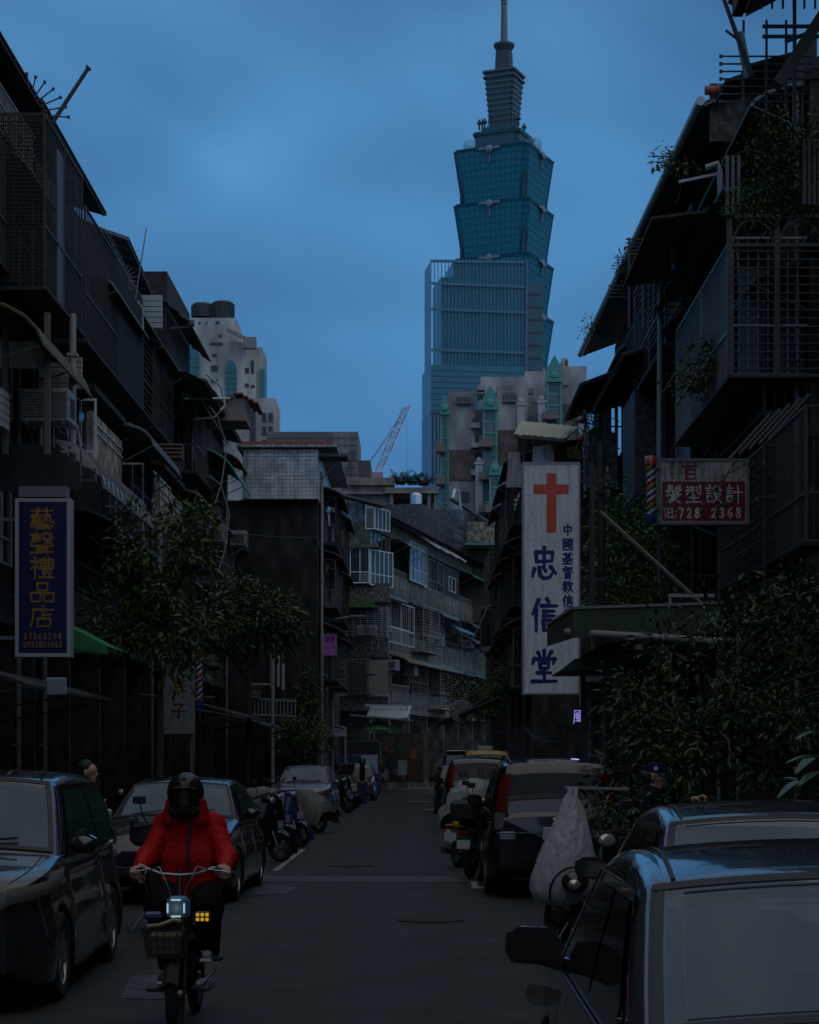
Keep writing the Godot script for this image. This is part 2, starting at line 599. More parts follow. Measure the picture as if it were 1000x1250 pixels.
func office_tower() -> void:
	var d := 1060.0
	var s := LENS / d
	var b := thing("office_tower", "broad blue glass office tower with a slanted open-framed crown", "office tower", Vector3(28, 0, -d), 0.0)
	var blue := mat(0.01, 0.075, 0.19, 0.28, 0, "fine", Vector3.ONE * 0.012)
	var pale := mat(0.025, 0.26, 0.36, 0.3, 0, "fine", Vector3(0.02, 0.1, 0.02))
	var navy := mat(0.012, 0.045, 0.1, 0.3)
	var fin := mat(0.14, 0.34, 0.52, 0.45)
	var h := 276.0
	var w := 53.0                                        # main face turned slightly so that its left end lies farther
	var T := Transform3D(Basis(Vector3.UP, deg_to_rad(9)), Vector3(-25.6, 0, -4))
	var lay := func(mb: MB, u0: float, u1: float, y0: float, y1: float, z: float, th: float) -> void:
		mb.box(Vector3((u0 + u1) / 2, (y0 + y1) / 2, z - th / 2), Vector3(u1 - u0, y1 - y0, th), T)
	var mb := MB.new()
	lay.call(mb, 0, w, 0, 188, 0, 30)
	obj("lower_glass", mb, blue, b)
	mb = MB.new()
	lay.call(mb, 0.2, w, 188, 214, 0.9, 31)
	obj("middle_glass_band", mb, pale, b)
	mb = MB.new()
	lay.call(mb, 6, w - 0.5, 214, 262, -1.2, 28)
	lay.call(mb, 13, w - 0.5, 262, 271, -1.2, 26)
	obj("upper_glass", mb, mat(0.012, 0.19, 0.27, 0.28), b)
	# crown frame: open lattice at the left, fins before glass elsewhere
	mb = MB.new()
	for j in 28:
		var u := 0.3 + j * (w - 0.6) / 27
		mb.bar(T * Vector3(u, 214, 0.4), T * Vector3(u, lerpf(271, 274, u / w), 0.4), 0.42)
	for y in [222, 244, 258, 270]:
		mb.bar(T * Vector3(0, y, 0.4), T * Vector3(w, y + (1.5 if y > 260 else 0.0), 0.4), 0.6, 1.4)
	for k in 6:
		mb.bar(T * Vector3(0.3, 214, -4.0 * k), T * Vector3(0.3, 270, -4.0 * k), 0.5)
	obj("crown_fin", mb, mat(0.05, 0.2, 0.28, 0.45), b).set_meta("kind", "stuff")
	mb = MB.new()
	for j in 28:
		var u := 0.3 + j * (w - 0.6) / 27
		lay.call(mb, u - 0.22, u + 0.22, 60, 187, 0.55, 0.5)
	obj("facade_fin", mb, fin, b).set_meta("kind", "stuff")
	mb = MB.new()
	for j in 30:
		lay.call(mb, 0.2, w - 0.2, 60 + j * 4.25, 61.3 + j * 4.25, 0.25, 0.3)
	obj("spandrel_band", mb, navy, b).set_meta("kind", "stuff")
	# paler blinds behind part of the panes
	mb = MB.new()
	var q := RandomNumberGenerator.new()
	q.seed = 3
	for j in 21:
		for k in 27:
			if q.randf() < 0.55 and k % 7 != 4:
				var u := 0.55 + k * (w - 0.6) / 27
				lay.call(mb, u, u + 1.5, 61.6 + j * 4.25, 64.0 + j * 4.25, 0.12, 0.1)
	obj("blind", mb, mat(0.1, 0.2, 0.36, 0.5), b).set_meta("kind", "stuff")
	mb = MB.new()
	for k in 8:
		lay.call(mb, 0.1, w - 0.1, 189 + k * 3.1, 189.5 + k * 3.1, 1.15, 0.3)
	obj("floor_line", mb, mat(0.03, 0.12, 0.17, 0.4), b)
	mb = MB.new()
	lay.call(mb, 44.4, 47.6, 177.6, 178.3, 1.6, 1.4)
	lay.call(mb, 44.4, 44.6, 178.3, 180.2, 1.6, 0.3)
	lay.call(mb, 47.4, 47.6, 178.3, 180.2, 1.6, 0.3)
	mb.bar(T * Vector3(44.5, 180.2, 1), T * Vector3(46, 184, 0.8), 0.15)
	mb.bar(T * Vector3(47.5, 180.2, 1), T * Vector3(46, 184, 0.8), 0.15)
	obj("window_cleaning_cradle", mb, mat(0.6, 0.62, 0.62), b)
	# the folded corner and side face
	mb = MB.new()
	mb.bar(T * Vector3(w - 2.4, 0, 0.8), T * Vector3(w + 0.4, 273, 0.8), 1.3)
	mb.bar(T * Vector3(w + 11.0, 0, -4), T * Vector3(w + 9.0, 262, -4), 1.4)
	obj("corner_fin", mb, mat(0.08, 0.17, 0.26, 0.4), b)
	mb = MB.new()
	mb.box(Vector3(w + 4.5, 130, -14), Vector3(10.5, 262, 22), T)
	obj("side_glass", mb, mat(0.02, 0.11, 0.15, 0.3), b)
	mb = MB.new()
	for k in 16:
		mb.box(Vector3(w + 5, 150 + k * 7, -2.8), Vector3(8.2, 0.9, 0.6), T)
	obj("side_floor_line", mb, navy, b).set_meta("kind", "stuff")

func residential_complex() -> void:
	var d := 200.0
	var b := thing("apartment_complex", "pinkish grey apartment complex with green gabled glass bays and brown bands", "apartment building", Vector3(7, 0, -d))
	var wall := mat(0.6, 0.56, 0.56, 0.85, 0, "grime", Vector3(0.12, 0.05, 0.12))
	var brown := mat(0.24, 0.185, 0.155, 0.85, 0, "grime", Vector3.ONE * 0.2)
	var green := mat(0.1, 0.42, 0.36, 0.45, 0, "fine", Vector3.ONE * 0.3)
	var gglass := mat(0.025, 0.11, 0.105, 0.15)
	var dark := mat(0.02, 0.025, 0.03, 0.3)
	var rail := mat(0.25, 0.27, 0.27, 0.5)
	for r in [[548, 479, 580, 760, 0.0, 9.0], [574, 500, 592, 760, 2.0, 7.0], [607, 470, 645, 760, -2.0, 10.0], [587, 460, 642, 545, 6.0, 8.0], [636, 490, 668, 640, -1.0, 8.0], [641, 453, 672, 560, 7.0, 8.0], [686, 447, 716, 620, -2.0, 9.0], [668, 470, 690, 620, 3, 6], [686, 437, 694, 470, -2.3, 3.0]]:
		rbox("wall", [r[0], r[1], r[2], r[3]], d + r[4], r[5], wall, b)
	for r in [[547.6, 549, 580.4, 586, -0.15], [547.6, 622, 580.4, 655, -0.15], [606.6, 525, 645.4, 566, -2.15], [635.6, 560, 668.4, 600, -1.15], [685.6, 493, 716.4, 540, -2.15]]:
		rbox("brown_band", [r[0], r[1], r[2], r[3]], d + r[4], 4.0, brown, b)
	# the gabled bays
	for g in [[537, 549, 480, 506, 700, -0.5], [589, 608, 470, 500, 720, -3.0], [667, 687, 433, 466, 600, -3.4], [597, 612, 560, 580, 700, -6.0]]:
		var mb := MB.new()
		var z: float = d + g[5]
		var p := PackedVector2Array()
		var c: float = (g[0] + g[1]) / 2.0
		for q in [[g[0], g[3]], [g[0] + 1, (g[2] + g[3]) / 2.0], [c, g[2]], [g[1] - 1, (g[2] + g[3]) / 2.0], [g[1], g[3]]]:
			var w := at(q[0], q[1], z)
			p.append(Vector2(w.x, w.y))
		mb.prism(p, 3.0, Transform3D(Basis(), Vector3(0, 0, -z)))
		var gb := part("gable", mb, green, b)
		mb = MB.new()
		var oc := at(c, g[3] - 9, z - 0.06)
		mb.lathe([Vector2(0.01, 0.1), Vector2(0.35, 0.1), Vector2(0.35, 0), Vector2(0.25, 0.02)], Transform3D(Basis(Vector3.RIGHT, PI / 2), oc), 10)
		obj("round_boss", mb, mat(0.1, 0.35, 0.3, 0.5), gb, b.transform.affine_inverse() if false else gb.transform.affine_inverse() * b.transform.affine_inverse())
		rbox("glass_bay", [g[0] + 0.5, g[3], g[1] - 0.5, g[4]], z + 0.4, 2.5, gglass, b)
		mb = MB.new()
		var y: float = g[3] + 1
		while y < g[4]:
			rect(mb, g[0] + 0.3, y, g[1] - 0.3, y + 2.0, z + 0.3, 0.3)
			y += 13.3
		for x in [g[0] + 0.3, g[1] - 3.2]:
			rect(mb, x, g[3], x + 2.6, g[4], z + 0.25, 0.4)
		part("bay_frame", mb, green, b)
		# balconies before the bay, one to a floor
		y = g[3] + 36
		while y < g[4] - 20 and y < 660:
			var bl := rbox("balcony", [g[0] - 4, y, g[1] - 6, y + 9], z - 1.2, 1.6, brown if int(y) % 2 else mat(0.2, 0.165, 0.15, 0.85), b)
			var rl := MB.new()
			rect(rl, g[0] - 4, y - 4, g[1] - 6, y - 3.2, z - 1.2, 0.08)
			for k in 5:
				var x: float = lerpf(g[0] - 4, g[1] - 7, k / 4.0)
				rect(rl, x, y - 4, x + 0.6, y, z - 1.2, 0.06)
			obj("railing", rl, rail, bl, bl.transform.affine_inverse() * b.transform.affine_inverse())
			rbox("window", [g[0] + 2, y - 24, g[1] - 6, y - 5], z + 0.36, 0.1, mat(0.1, 0.12, 0.13, 0.2), b)
			y += 40
	# roof tanks in railings, finials, small windows
	for r in [[556, 477, 576, 492, -0.5], [613, 466, 632, 490, -2.4]]:
		var mb := MB.new()
		for k in 7:
			var x: float = lerpf(r[0], r[2] - 1, k / 6.0)
			rect(mb, x, r[1], x + 0.8, r[3], d + r[4], 0.1)
		for k in 3:
			var y: float = lerpf(r[1], r[3] - 1, k / 2.0)
			rect(mb, r[0], y, r[2], y + 1.0, d + r[4], 0.12)
		part("roof_railing", mb, rail, b)
		rbox("roof_tank", [r[0] + 1, r[3] - 8, r[2] - 1, r[3] + 2], d + r[4] + 0.15, 0.2, dark, b)
	for q in [[636, 494], [661, 491], [585, 566], [711, 512]]:
		var mb := MB.new()
		var o := at(q[0], q[1], d - 3)
		mb.ball(o + Vector3(0, 0.35, 0), Vector3.ONE * 0.3, 10)
		mb.box(o + Vector3(0, -2.5, 0), Vector3(0.75, 5.0, 0.75))
		mb.box(o + Vector3(0, 0, 0), Vector3(0.95, 0.25, 0.95))
		part("globe_finial", mb, mat(0.42, 0.4, 0.4, 0.7), b)
	for r in [[577, 510, 584, 520], [577, 545, 585, 554], [576, 560, 584, 572], [655, 505, 661, 513], [646, 508, 652, 516], [690, 440, 693, 446], [612, 540, 616, 548], [560, 600, 572, 612]]:
		rbox("window", r, d - 3.2 if r[0] > 586 else d - 0.25, 0.3, dark, b)
	for r in [[575, 516, 586, 522], [575, 540, 587, 546], [575, 573, 587, 580], [583, 470, 592, 476], [640, 474, 652, 480]]:
		rbox("balcony", r, d - 0.9, 1.2, wall, b)
	rbox("loft_shade", [583, 480, 606, 484], d - 1.2, 2.0, dark, b)

func cream_tower() -> void:
	var d := 460.0
	var b := thing("cream_tower", "tall cream tower with teal glass bays and cylindrical rooftop tanks", "tower block", Vector3(-46, 0, -d))
	var wall := mat(0.66, 0.65, 0.63, 0.85, 0, "grime", Vector3(0.05, 0.02, 0.05))
	var teal := mat(0.03, 0.2, 0.22, 0.25)
	var dark := mat(0.03, 0.035, 0.04, 0.3)
	for r in [[234, 388, 288, 425, 0, 14], [217, 417, 300, 620, -4, 18], [284, 424, 320, 620, 2, 14], [250, 486, 336, 640, -7, 16], [262, 408, 290, 424, -2, 10], [300, 440, 312, 500, -1, 4]]:
		rbox("wall", [r[0], r[1], r[2], r[3]], d + r[4], r[5], wall, b)
	for q in [[247, 373, 388, 12.5], [272, 371, 392, 13.5]]:
		var mb := MB.new()
		var o := at(q[0], q[2], d + 6)
		var hh: float = (q[2] - q[1]) * d / LENS
		var r: float = q[3] * d / LENS
		mb.lathe([Vector2(r, 0), Vector2(r, hh), Vector2(r * 0.9, hh + 0.4), Vector2(0.01, hh + 0.5)], Transform3D(Basis(), o), 16)
		var tk := part("roof_tank", mb, mat(0.08, 0.085, 0.09, 0.6, 0, "stain", Vector3.ONE * 0.1), b)
		var rb := MB.new()
		for k in 16:
			var a := TAU * k / 16
			rb.bar(o + Vector3(cos(a) * (r + 0.15), 0, sin(a) * (r + 0.15)), o + Vector3(cos(a) * (r + 0.15), hh, sin(a) * (r + 0.15)), 0.2)
		obj("tank_rib", rb, dark, tk, b.transform.affine_inverse() * Transform3D() if false else tk.transform.affine_inverse() * b.transform.affine_inverse())
	# arched glass bays
	for g in [[220, 243, 423, 480, -5], [275, 289, 440, 482, -5], [267, 275, 485, 520, -8]]:
		var mb := MB.new()
		var z: float = d + g[4]
		var p := PackedVector2Array()
		for k in 13:
			var a := PI * k / 12
			var w := at((g[0] + g[1]) / 2.0 + cos(a) * (g[1] - g[0]) / 2.0, g[2] + 12 - sin(a) * 12, z)
			p.append(Vector2(w.x, w.y))
		for q in [[g[0], g[3]], [g[1], g[3]]]:
			var w := at(q[0], q[1], z)
			p.append(Vector2(w.x, w.y))
		mb.prism(p, 6.0, Transform3D(Basis(), Vector3(0, 0, -z)))
		part("glass_bay", mb, teal, b)
		mb = MB.new()
		for k in 5:
			var y: float = lerpf(g[2] + 14, g[3], k / 4.0)
			rect(mb, g[0], y, g[1], y + 0.5, z - 0.12, 0.2)
		for k in 3:
			var x: float = lerpf(g[0] + 3, g[1] - 3, k / 2.0)
			rect(mb, x, g[2] + 6, x + 0.5, g[3], z - 0.1, 0.2)
		part("bay_frame", mb, mat(0.02, 0.12, 0.14, 0.4), b)
	rbox("glass_corner", [318, 450, 323, 490], d + 1, 6, teal, b)
	for r in [[242, 393, 245, 396], [251, 393, 253, 396], [263, 392, 268, 396], [267, 408, 271, 412], [259, 432, 265, 435], [258, 446, 266, 453], [258, 463, 266, 467], [299, 449, 304, 456], [306, 440, 310, 456], [299, 468, 304, 473], [306, 470, 311, 474], [306, 487, 311, 490], [289, 495, 294, 507], [297, 497, 301, 507], [256, 418, 272, 421]]:
		rbox("window", r, d - 7.3 if r[1] > 490 else d - 4.2, 0.3, dark, b)
	for k in 4:
		for x in [[305, 311], [320, 325], [328, 333]]:
			if x[0] == 305:
				if k == 0: rbox("tall_opening", [305, 500, 312, 545], d - 7.2, 0.3, dark, b)
				continue
			rbox("window", [x[0], 504 + k * 16.5, x[1], 515 + k * 16.5], d - 7.2, 0.3, dark, b)
	var mb := MB.new()
	mb.bar(at(277, 402, d - 6), at(307, 417, d - 6), 0.8)
	mb.box(at(305, 419, d - 6), Vector3(3, 2.5, 2))
	part("cleaning_crane", mb, mat(0.25, 0.24, 0.23, 0.7), b)
	var gr := thing("grey_office_block", "low grey tiled office block left of the red tower crane", "office building", Vector3(-18, 0, -300))
	var gw := mat(0.34, 0.325, 0.33, 0.85, 0, "grime", Vector3.ONE * 0.05)
	rbox("wall", [325, 527, 437, 640], 300, 14, gw, gr)
	rbox("wall", [405, 548, 424, 640], 298, 10, gw, gr)
	rbox("wall", [424, 562, 452, 640], 302, 10, mat(0.18, 0.175, 0.18, 0.85, 0, "grime", Vector3.ONE * 0.05), gr)
	rbox("long_window", [349, 540, 390, 545], 299.7, 0.4, dark, gr)
	for r in [[398, 537, 405, 580], [397, 570, 400, 582], [413, 570, 424, 580], [428, 550, 435, 561], [406, 570, 409, 582]]:
		rbox("window", r, 297.6, 0.4, mat(0.04, 0.06, 0.08, 0.2), gr)
	mb = MB.new()
	for k in 14:
		rect(mb, 325 + k * 8, 527, 325.5 + k * 8, 600, 299.9, 0.2)
	for k in 6:
		rect(mb, 325, 534 + k * 9, 437, 534.4 + k * 9, 299.88, 0.2)
	part("tile_joint", mb, mat(0.16, 0.155, 0.16), gr).set_meta("kind", "stuff")

func tower_crane() -> void:
	var d := 380.0
	var b := thing("tower_crane", "red and white lattice tower crane jib beyond the rooftops", "crane", at(462, 580, d))
	var red := mat(0.45, 0.24, 0.27, 0.6)
	var wht := mat(0.65, 0.6, 0.62, 0.6)
	var p := at(461, 577, d)
	var q := at(496, 497, d)
	var n := 14
	var side := Vector3(0.92, 0.4, 0) * 0.8
	for k in n:
		var mb := MB.new()
		var a := p.lerp(q, float(k) / n)
		var c := p.lerp(q, float(k + 1) / n)
		for s in [-1, 1]:
			for z in [-0.6, 0.6]:
				mb.bar(a + side * s + Vector3(0, 0, z), c + side * s + Vector3(0, 0, z), 0.1)
		mb.bar(a + side + Vector3(0, 0, 0.6), c - side + Vector3(0, 0, 0.6), 0.08)
		mb.bar(c + side + Vector3(0, 0, 0.6), c - side + Vector3(0, 0, 0.6), 0.08)
		mb.bar(a - side + Vector3(0, 0, -0.6), c + side + Vector3(0, 0, -0.6), 0.08)
		part("jib_section", mb, red if k % 3 else wht, b)
	var mb := MB.new()
	mb.bar(at(489, 512, d), at(444, 575, d), 0.09)
	mb.bar(at(496, 497, d), at(444, 575, d), 0.09)
	mb.bar(at(496, 497, d), at(497, 570, d), 0.05)
	part("cable", mb, mat(0.15, 0.14, 0.15), b)
	mb = MB.new()
	mb.box(at(455, 585, d), Vector3(4, 2.4, 2.4))
	mb.box(at(460, 640, d), Vector3(2.2, 18, 2.2))
	part("machine_deck", mb, red, b)

func beige_rooftops() -> void:
	var b := thing("beige_building", "beige stone building with a stepped cornice and rooftop palms", "building", Vector3(-4, 0, -150))
	var wall := mat(0.36, 0.33, 0.27, 0.85, 0, "grime", Vector3.ONE * 0.15)
	var dark := mat(0.02, 0.025, 0.03, 0.4)
	rbox("wall", [417, 590, 478, 720], 150, 12, wall, b)
	for r in [[414, 583, 481, 588], [416, 588, 480, 592], [415.5, 600, 480.5, 603]]:
		rbox("cornice", r, 149.5, 12.8, wall, b)
	rbox("parapet", [470, 595, 535, 602], 149, 12, wall, b)
	rbox("wall", [476, 602, 534, 640], 153, 8, dark, b)
	for x in [476, 522, 530]:
		rbox("pier", [x, 601, x + 4, 640], 149.4, 1.0, wall, b)
	for r in [[435, 606, 442, 610], [449, 606, 454, 612]]:
		rbox("window", r, 149.8, 0.3, dark, b)
	var mb := MB.new()
	var o := at(508, 622, 148)
	var pr := []
	for k in 9:
		var y := k * 0.13
		pr.append(Vector2(0.48, y)); pr.append(Vector2(0.45, y + 0.06))
	pr.append(Vector2(0.3, 1.25)); pr.append(Vector2(0.01, 1.32))
	mb.lathe(pr, Transform3D(), 16)
	var tank := obj("water_tank", mb, mat(0.55, 0.57, 0.6, 0.3, 0.8))
	tank.position = o
	tag(tank, "ribbed stainless steel water tank under the palms' parapet", "water tank")
	# the blue-grey wall and white machine before it
	var c := thing("blue_grey_block", "blue-grey rendered wall block below the water tank", "building", Vector3(0, 0, -138))
	rbox("wall", [470, 622, 571, 700], 138, 6, mat(0.2, 0.235, 0.29, 0.85, 0, "stain", Vector3.ONE * 0.2), c)
	rbox("wall", [476, 640, 535, 720], 131, 5, mat(0.11, 0.12, 0.13, 0.85, 0, "grime", Vector3.ONE * 0.2), c)
	rbox("window", [501, 644, 524, 656], 130.8, 0.3, mat(0.03, 0.04, 0.045, 0.2), c)
	rbox("column", [496, 640, 501, 657], 130.7, 0.4, mat(0.22, 0.26, 0.31, 0.8), c)
	mb = MB.new()
	var p0 := at(529, 636, 137.5)
	for k in 8:
		mb.bar(p0 + Vector3(0, -k * 0.42, 0.06), p0 + Vector3(0.3, -k * 0.42, 0.06), 0.03)
	mb.bar(p0 + Vector3(0, 0.2, 0.06), p0 + Vector3(0, -3.3, 0.06), 0.035)
	mb.bar(p0 + Vector3(0.3, 0.2, 0.06), p0 + Vector3(0.3, -3.3, 0.06), 0.035)
	part("roof_ladder", mb, mat(0.2, 0.2, 0.2), c)
	var m := thing("stained_gable", "cream wall blotched with mould above a teal sheet roof", "wall", Vector3(4, 0, -126))
	rbox("wall", [571, 637, 611, 668], 126, 4, mat(0.5, 0.42, 0.3, 0.9, 0, "stain", Vector3.ONE * 0.55), m)
	var rf := MB.new()
	rf.box(at(590, 666, 124.6), Vector3(2.4, 0.1, 2.0), Transform3D())
	part("sheet_roof", rf, mat(0.1, 0.3, 0.27, 0.5), m)
	rbox("wall", [560, 668, 640, 760], 127, 4, mat(0.09, 0.09, 0.085, 0.9, 0, "grime", Vector3.ONE * 0.2), m)

func far_buildings() -> void:
	tall_tower()
	office_tower()
	residential_complex()
	cream_tower()
	tower_crane()
	beige_rooftops()

# ---------------------------------------------------------------- old apartment rows
func cached(key: String, make: Callable) -> ArrayMesh:
	if not mesh_cache.has(key):
		var mb := MB.new()
		make.call(mb)
		mesh_cache[key] = mb.done()
	return mesh_cache[key]

var conc: Array
var frames: Array
var panes: Array
var bars: Array

func row_mats() -> void:
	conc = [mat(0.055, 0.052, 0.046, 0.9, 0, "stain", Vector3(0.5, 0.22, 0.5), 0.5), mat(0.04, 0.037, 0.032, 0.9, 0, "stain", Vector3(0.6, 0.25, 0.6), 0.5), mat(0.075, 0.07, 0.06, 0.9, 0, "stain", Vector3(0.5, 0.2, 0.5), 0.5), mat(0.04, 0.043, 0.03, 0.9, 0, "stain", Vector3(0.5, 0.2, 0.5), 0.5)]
	frames = [mat(0.6, 0.61, 0.6, 0.5), mat(0.2, 0.21, 0.21, 0.45, 0.2), mat(0.16, 0.13, 0.1, 0.6)]
	panes = [glass_dark(0.02), glass_dark(0.035, Color(0.8, 1, 1)), glass_dark(0.012), glass_dark(0.05, Color(1, 0.98, 0.9), 0.2), glass_dark(0.03, Color(0.6, 1, 0.85), 0.15)]
	bars = [mat(0.035, 0.035, 0.033, 0.6), mat(0.08, 0.08, 0.076, 0.6), mat(0.022, 0.019, 0.015, 0.7)]

# all parts below: T sits at the lower left corner of an opening, x along the front, y up, z outwards
func window_in(b: Node3D, T: Transform3D, w: float, h: float, nx: int, ny: int, fm: Material, pm: Material = null, depth := 0.07) -> void:
	w = snappedf(w, 0.05); h = snappedf(h, 0.05)
	var t := 0.05
	var fr: ArrayMesh = cached("win %f %f %d %d %f" % [w, h, nx, ny, depth], func(mb: MB):
		for x in [t / 2, w - t / 2]: mb.box(Vector3(x, h / 2, 0), Vector3(t, h, depth))
		for y in [t / 2, h - t / 2]: mb.box(Vector3(w / 2, y, 0), Vector3(w - 2 * t, t, depth))
		for k in range(1, nx): mb.box(Vector3(w * k / nx, h / 2, -0.004), Vector3(t * 0.8, h - 2 * t, depth * 0.8))
		for k in range(1, ny): mb.box(Vector3(w / 2, h * (0.32 if ny == 2 else float(k) / ny), -0.008), Vector3(w - 2 * t, t * 0.8, depth * 0.7)))
	var f := obj("window", fr, fm, b, T)
	var pw := w / nx - 0.03
	var ph := h / ny - 0.03
	var pane: ArrayMesh = cached("pane %f %f" % [pw, ph], func(mb: MB): mb.box(Vector3.ZERO, Vector3(pw, ph, 0.012)))
	for i in nx:
		for j in ny:
			var y := h * (j + 0.5) / ny
			var m: Material = pm if pm and rng.randf() < 0.7 else panes[rng.randi() % 5]
			if ny == 2:
				var hh := h * (0.32 if j == 0 else 0.68)
				y = h * 0.16 if j == 0 else h * 0.66
				pane = cached("pane %f %f" % [pw, hh - 0.03], func(mb: MB): mb.box(Vector3.ZERO, Vector3(pw, hh - 0.03, 0.012)))
			obj("pane", pane, m, f, Transform3D(Basis(Vector3.UP, rng.randf_range(-0.02, 0.02)), Vector3(w * (i + 0.5) / nx, y, -0.03 + 0.012 * (i % 2))))

func cage(b: Node3D, T: Transform3D, w: float, h: float, depth: float, step: float, m: Material, across := false, floor_sheet := true) -> void:
	w = snappedf(w, 0.05); h = snappedf(h, 0.05)
	var g: ArrayMesh = cached("cage %f %f %f %f %s" % [w, h, depth, step, across], func(mb: MB):
		for y in [0.02, h * 0.36, h - 0.02]:
			mb.box(Vector3(w / 2, y, depth), Vector3(w, 0.045, 0.04))
			for x in [0.02, w - 0.02]: mb.box(Vector3(x, y, depth / 2), Vector3(0.04, 0.04, depth))
		for x in [0.02, w / 2, w - 0.02]: mb.box(Vector3(x, h / 2, depth + 0.002), Vector3(0.045, h, 0.045))
		var k := step
		if across:
			while k < h:
				mb.box(Vector3(w / 2, k, depth), Vector3(w, 0.018, 0.018))
				for x in [0.02, w - 0.02]: mb.box(Vector3(x, k, depth / 2), Vector3(0.018, 0.018, depth))
				k += step
		else:
			while k < w:
				mb.box(Vector3(k, h / 2, depth), Vector3(0.014, h, 0.014))
				k += step
			k = step
			while k < depth:
				for x in [0.02, w - 0.02]: mb.box(Vector3(x, h / 2, k), Vector3(0.014, h, 0.014))
				k += step)
	var o := obj("window_grille", g, m, b, T)
	if floor_sheet and depth > 0.2:
		obj("grille_floor", cached("cfl %f %f" % [w, depth], func(mb: MB): mb.box(Vector3(w / 2, -0.03, depth / 2 + 0.03), Vector3(w + 0.04, 0.05, depth + 0.08))), bars[2], o)

func canopy(b: Node3D, T: Transform3D, w: float, depth: float, drop: float, m: Material, curve := 0.0) -> void:    # ribbed sheet; T at its back top left
	var c: ArrayMesh = cached("canopy %f %f %f %f" % [snappedf(w, 0.05), depth, drop, curve], func(mb: MB):
		var n := maxi(4, int(w / 0.09)) * 2
		var rows := []
		var under := []
		for i in 6:
			var t := i / 5.0
			var row := PackedVector3Array()
			var low := PackedVector3Array()
			for k in n + 1:
				var y := -drop * (lerpf(t, t * t, curve)) + (0.014 if k % 2 else -0.014)
				row.append(Vector3(w * k / n, y, depth * (lerpf(t, sin(t * PI / 2), curve))))
				low.append(row[k] - Vector3(0, 0.012, 0))
			rows.append(row); under.append(low)
		mb.grid(rows)
		mb.grid(under, true)
		for x in [0.0, w / 2, w]:
			var pts := []
			for i in 6: pts.append(Vector3(x, rows[i][0].y - 0.03, rows[i][0].z))
			for i in 5: mb.bar(pts[i], pts[i + 1], 0.03)
			mb.bar(Vector3(x, -drop - 0.45, 0), Vector3(x, -drop - 0.03, depth * 0.95), 0.025)
		mb.bar(Vector3(0, -drop - 0.03, depth), Vector3(w, -drop - 0.03, depth), 0.035))
	obj("awning", c, m, b, T)

func sheet_roof(b: Node3D, p0: Vector3, p1: Vector3, out: Vector3, rise: float, m: Material, ridge := 0.12) -> void:   # corrugated roof: eave p0-p1, running back along -out and up
	var mb := MB.new()
	var n := maxi(4, int(p0.distance_to(p1) / ridge)) * 2
	var rows := []
	var low := []
	for i in 2:
		var row := PackedVector3Array()
		var lw := PackedVector3Array()
		for k in n + 1:
			row.append(p0.lerp(p1, float(k) / n) - out * i + Vector3(0, rise * i + (0.02 if k % 2 else -0.02), 0))
			lw.append(row[k] - Vector3(0, 0.02, 0))
		rows.append(row); low.append(lw)
	mb.grid(rows); mb.grid(low, true)
	mb.bar(p0 + Vector3(0, -0.06, 0) - out * 0.03, p1 + Vector3(0, -0.06, 0) - out * 0.03, 0.06)
	for k in 7:
		var q := p0.lerp(p1, k / 6.0) + Vector3(0, -0.07, 0)
		mb.bar(q, q - out + Vector3(0, rise, 0), 0.05)
	part("sheet_roof", mb, m, b)

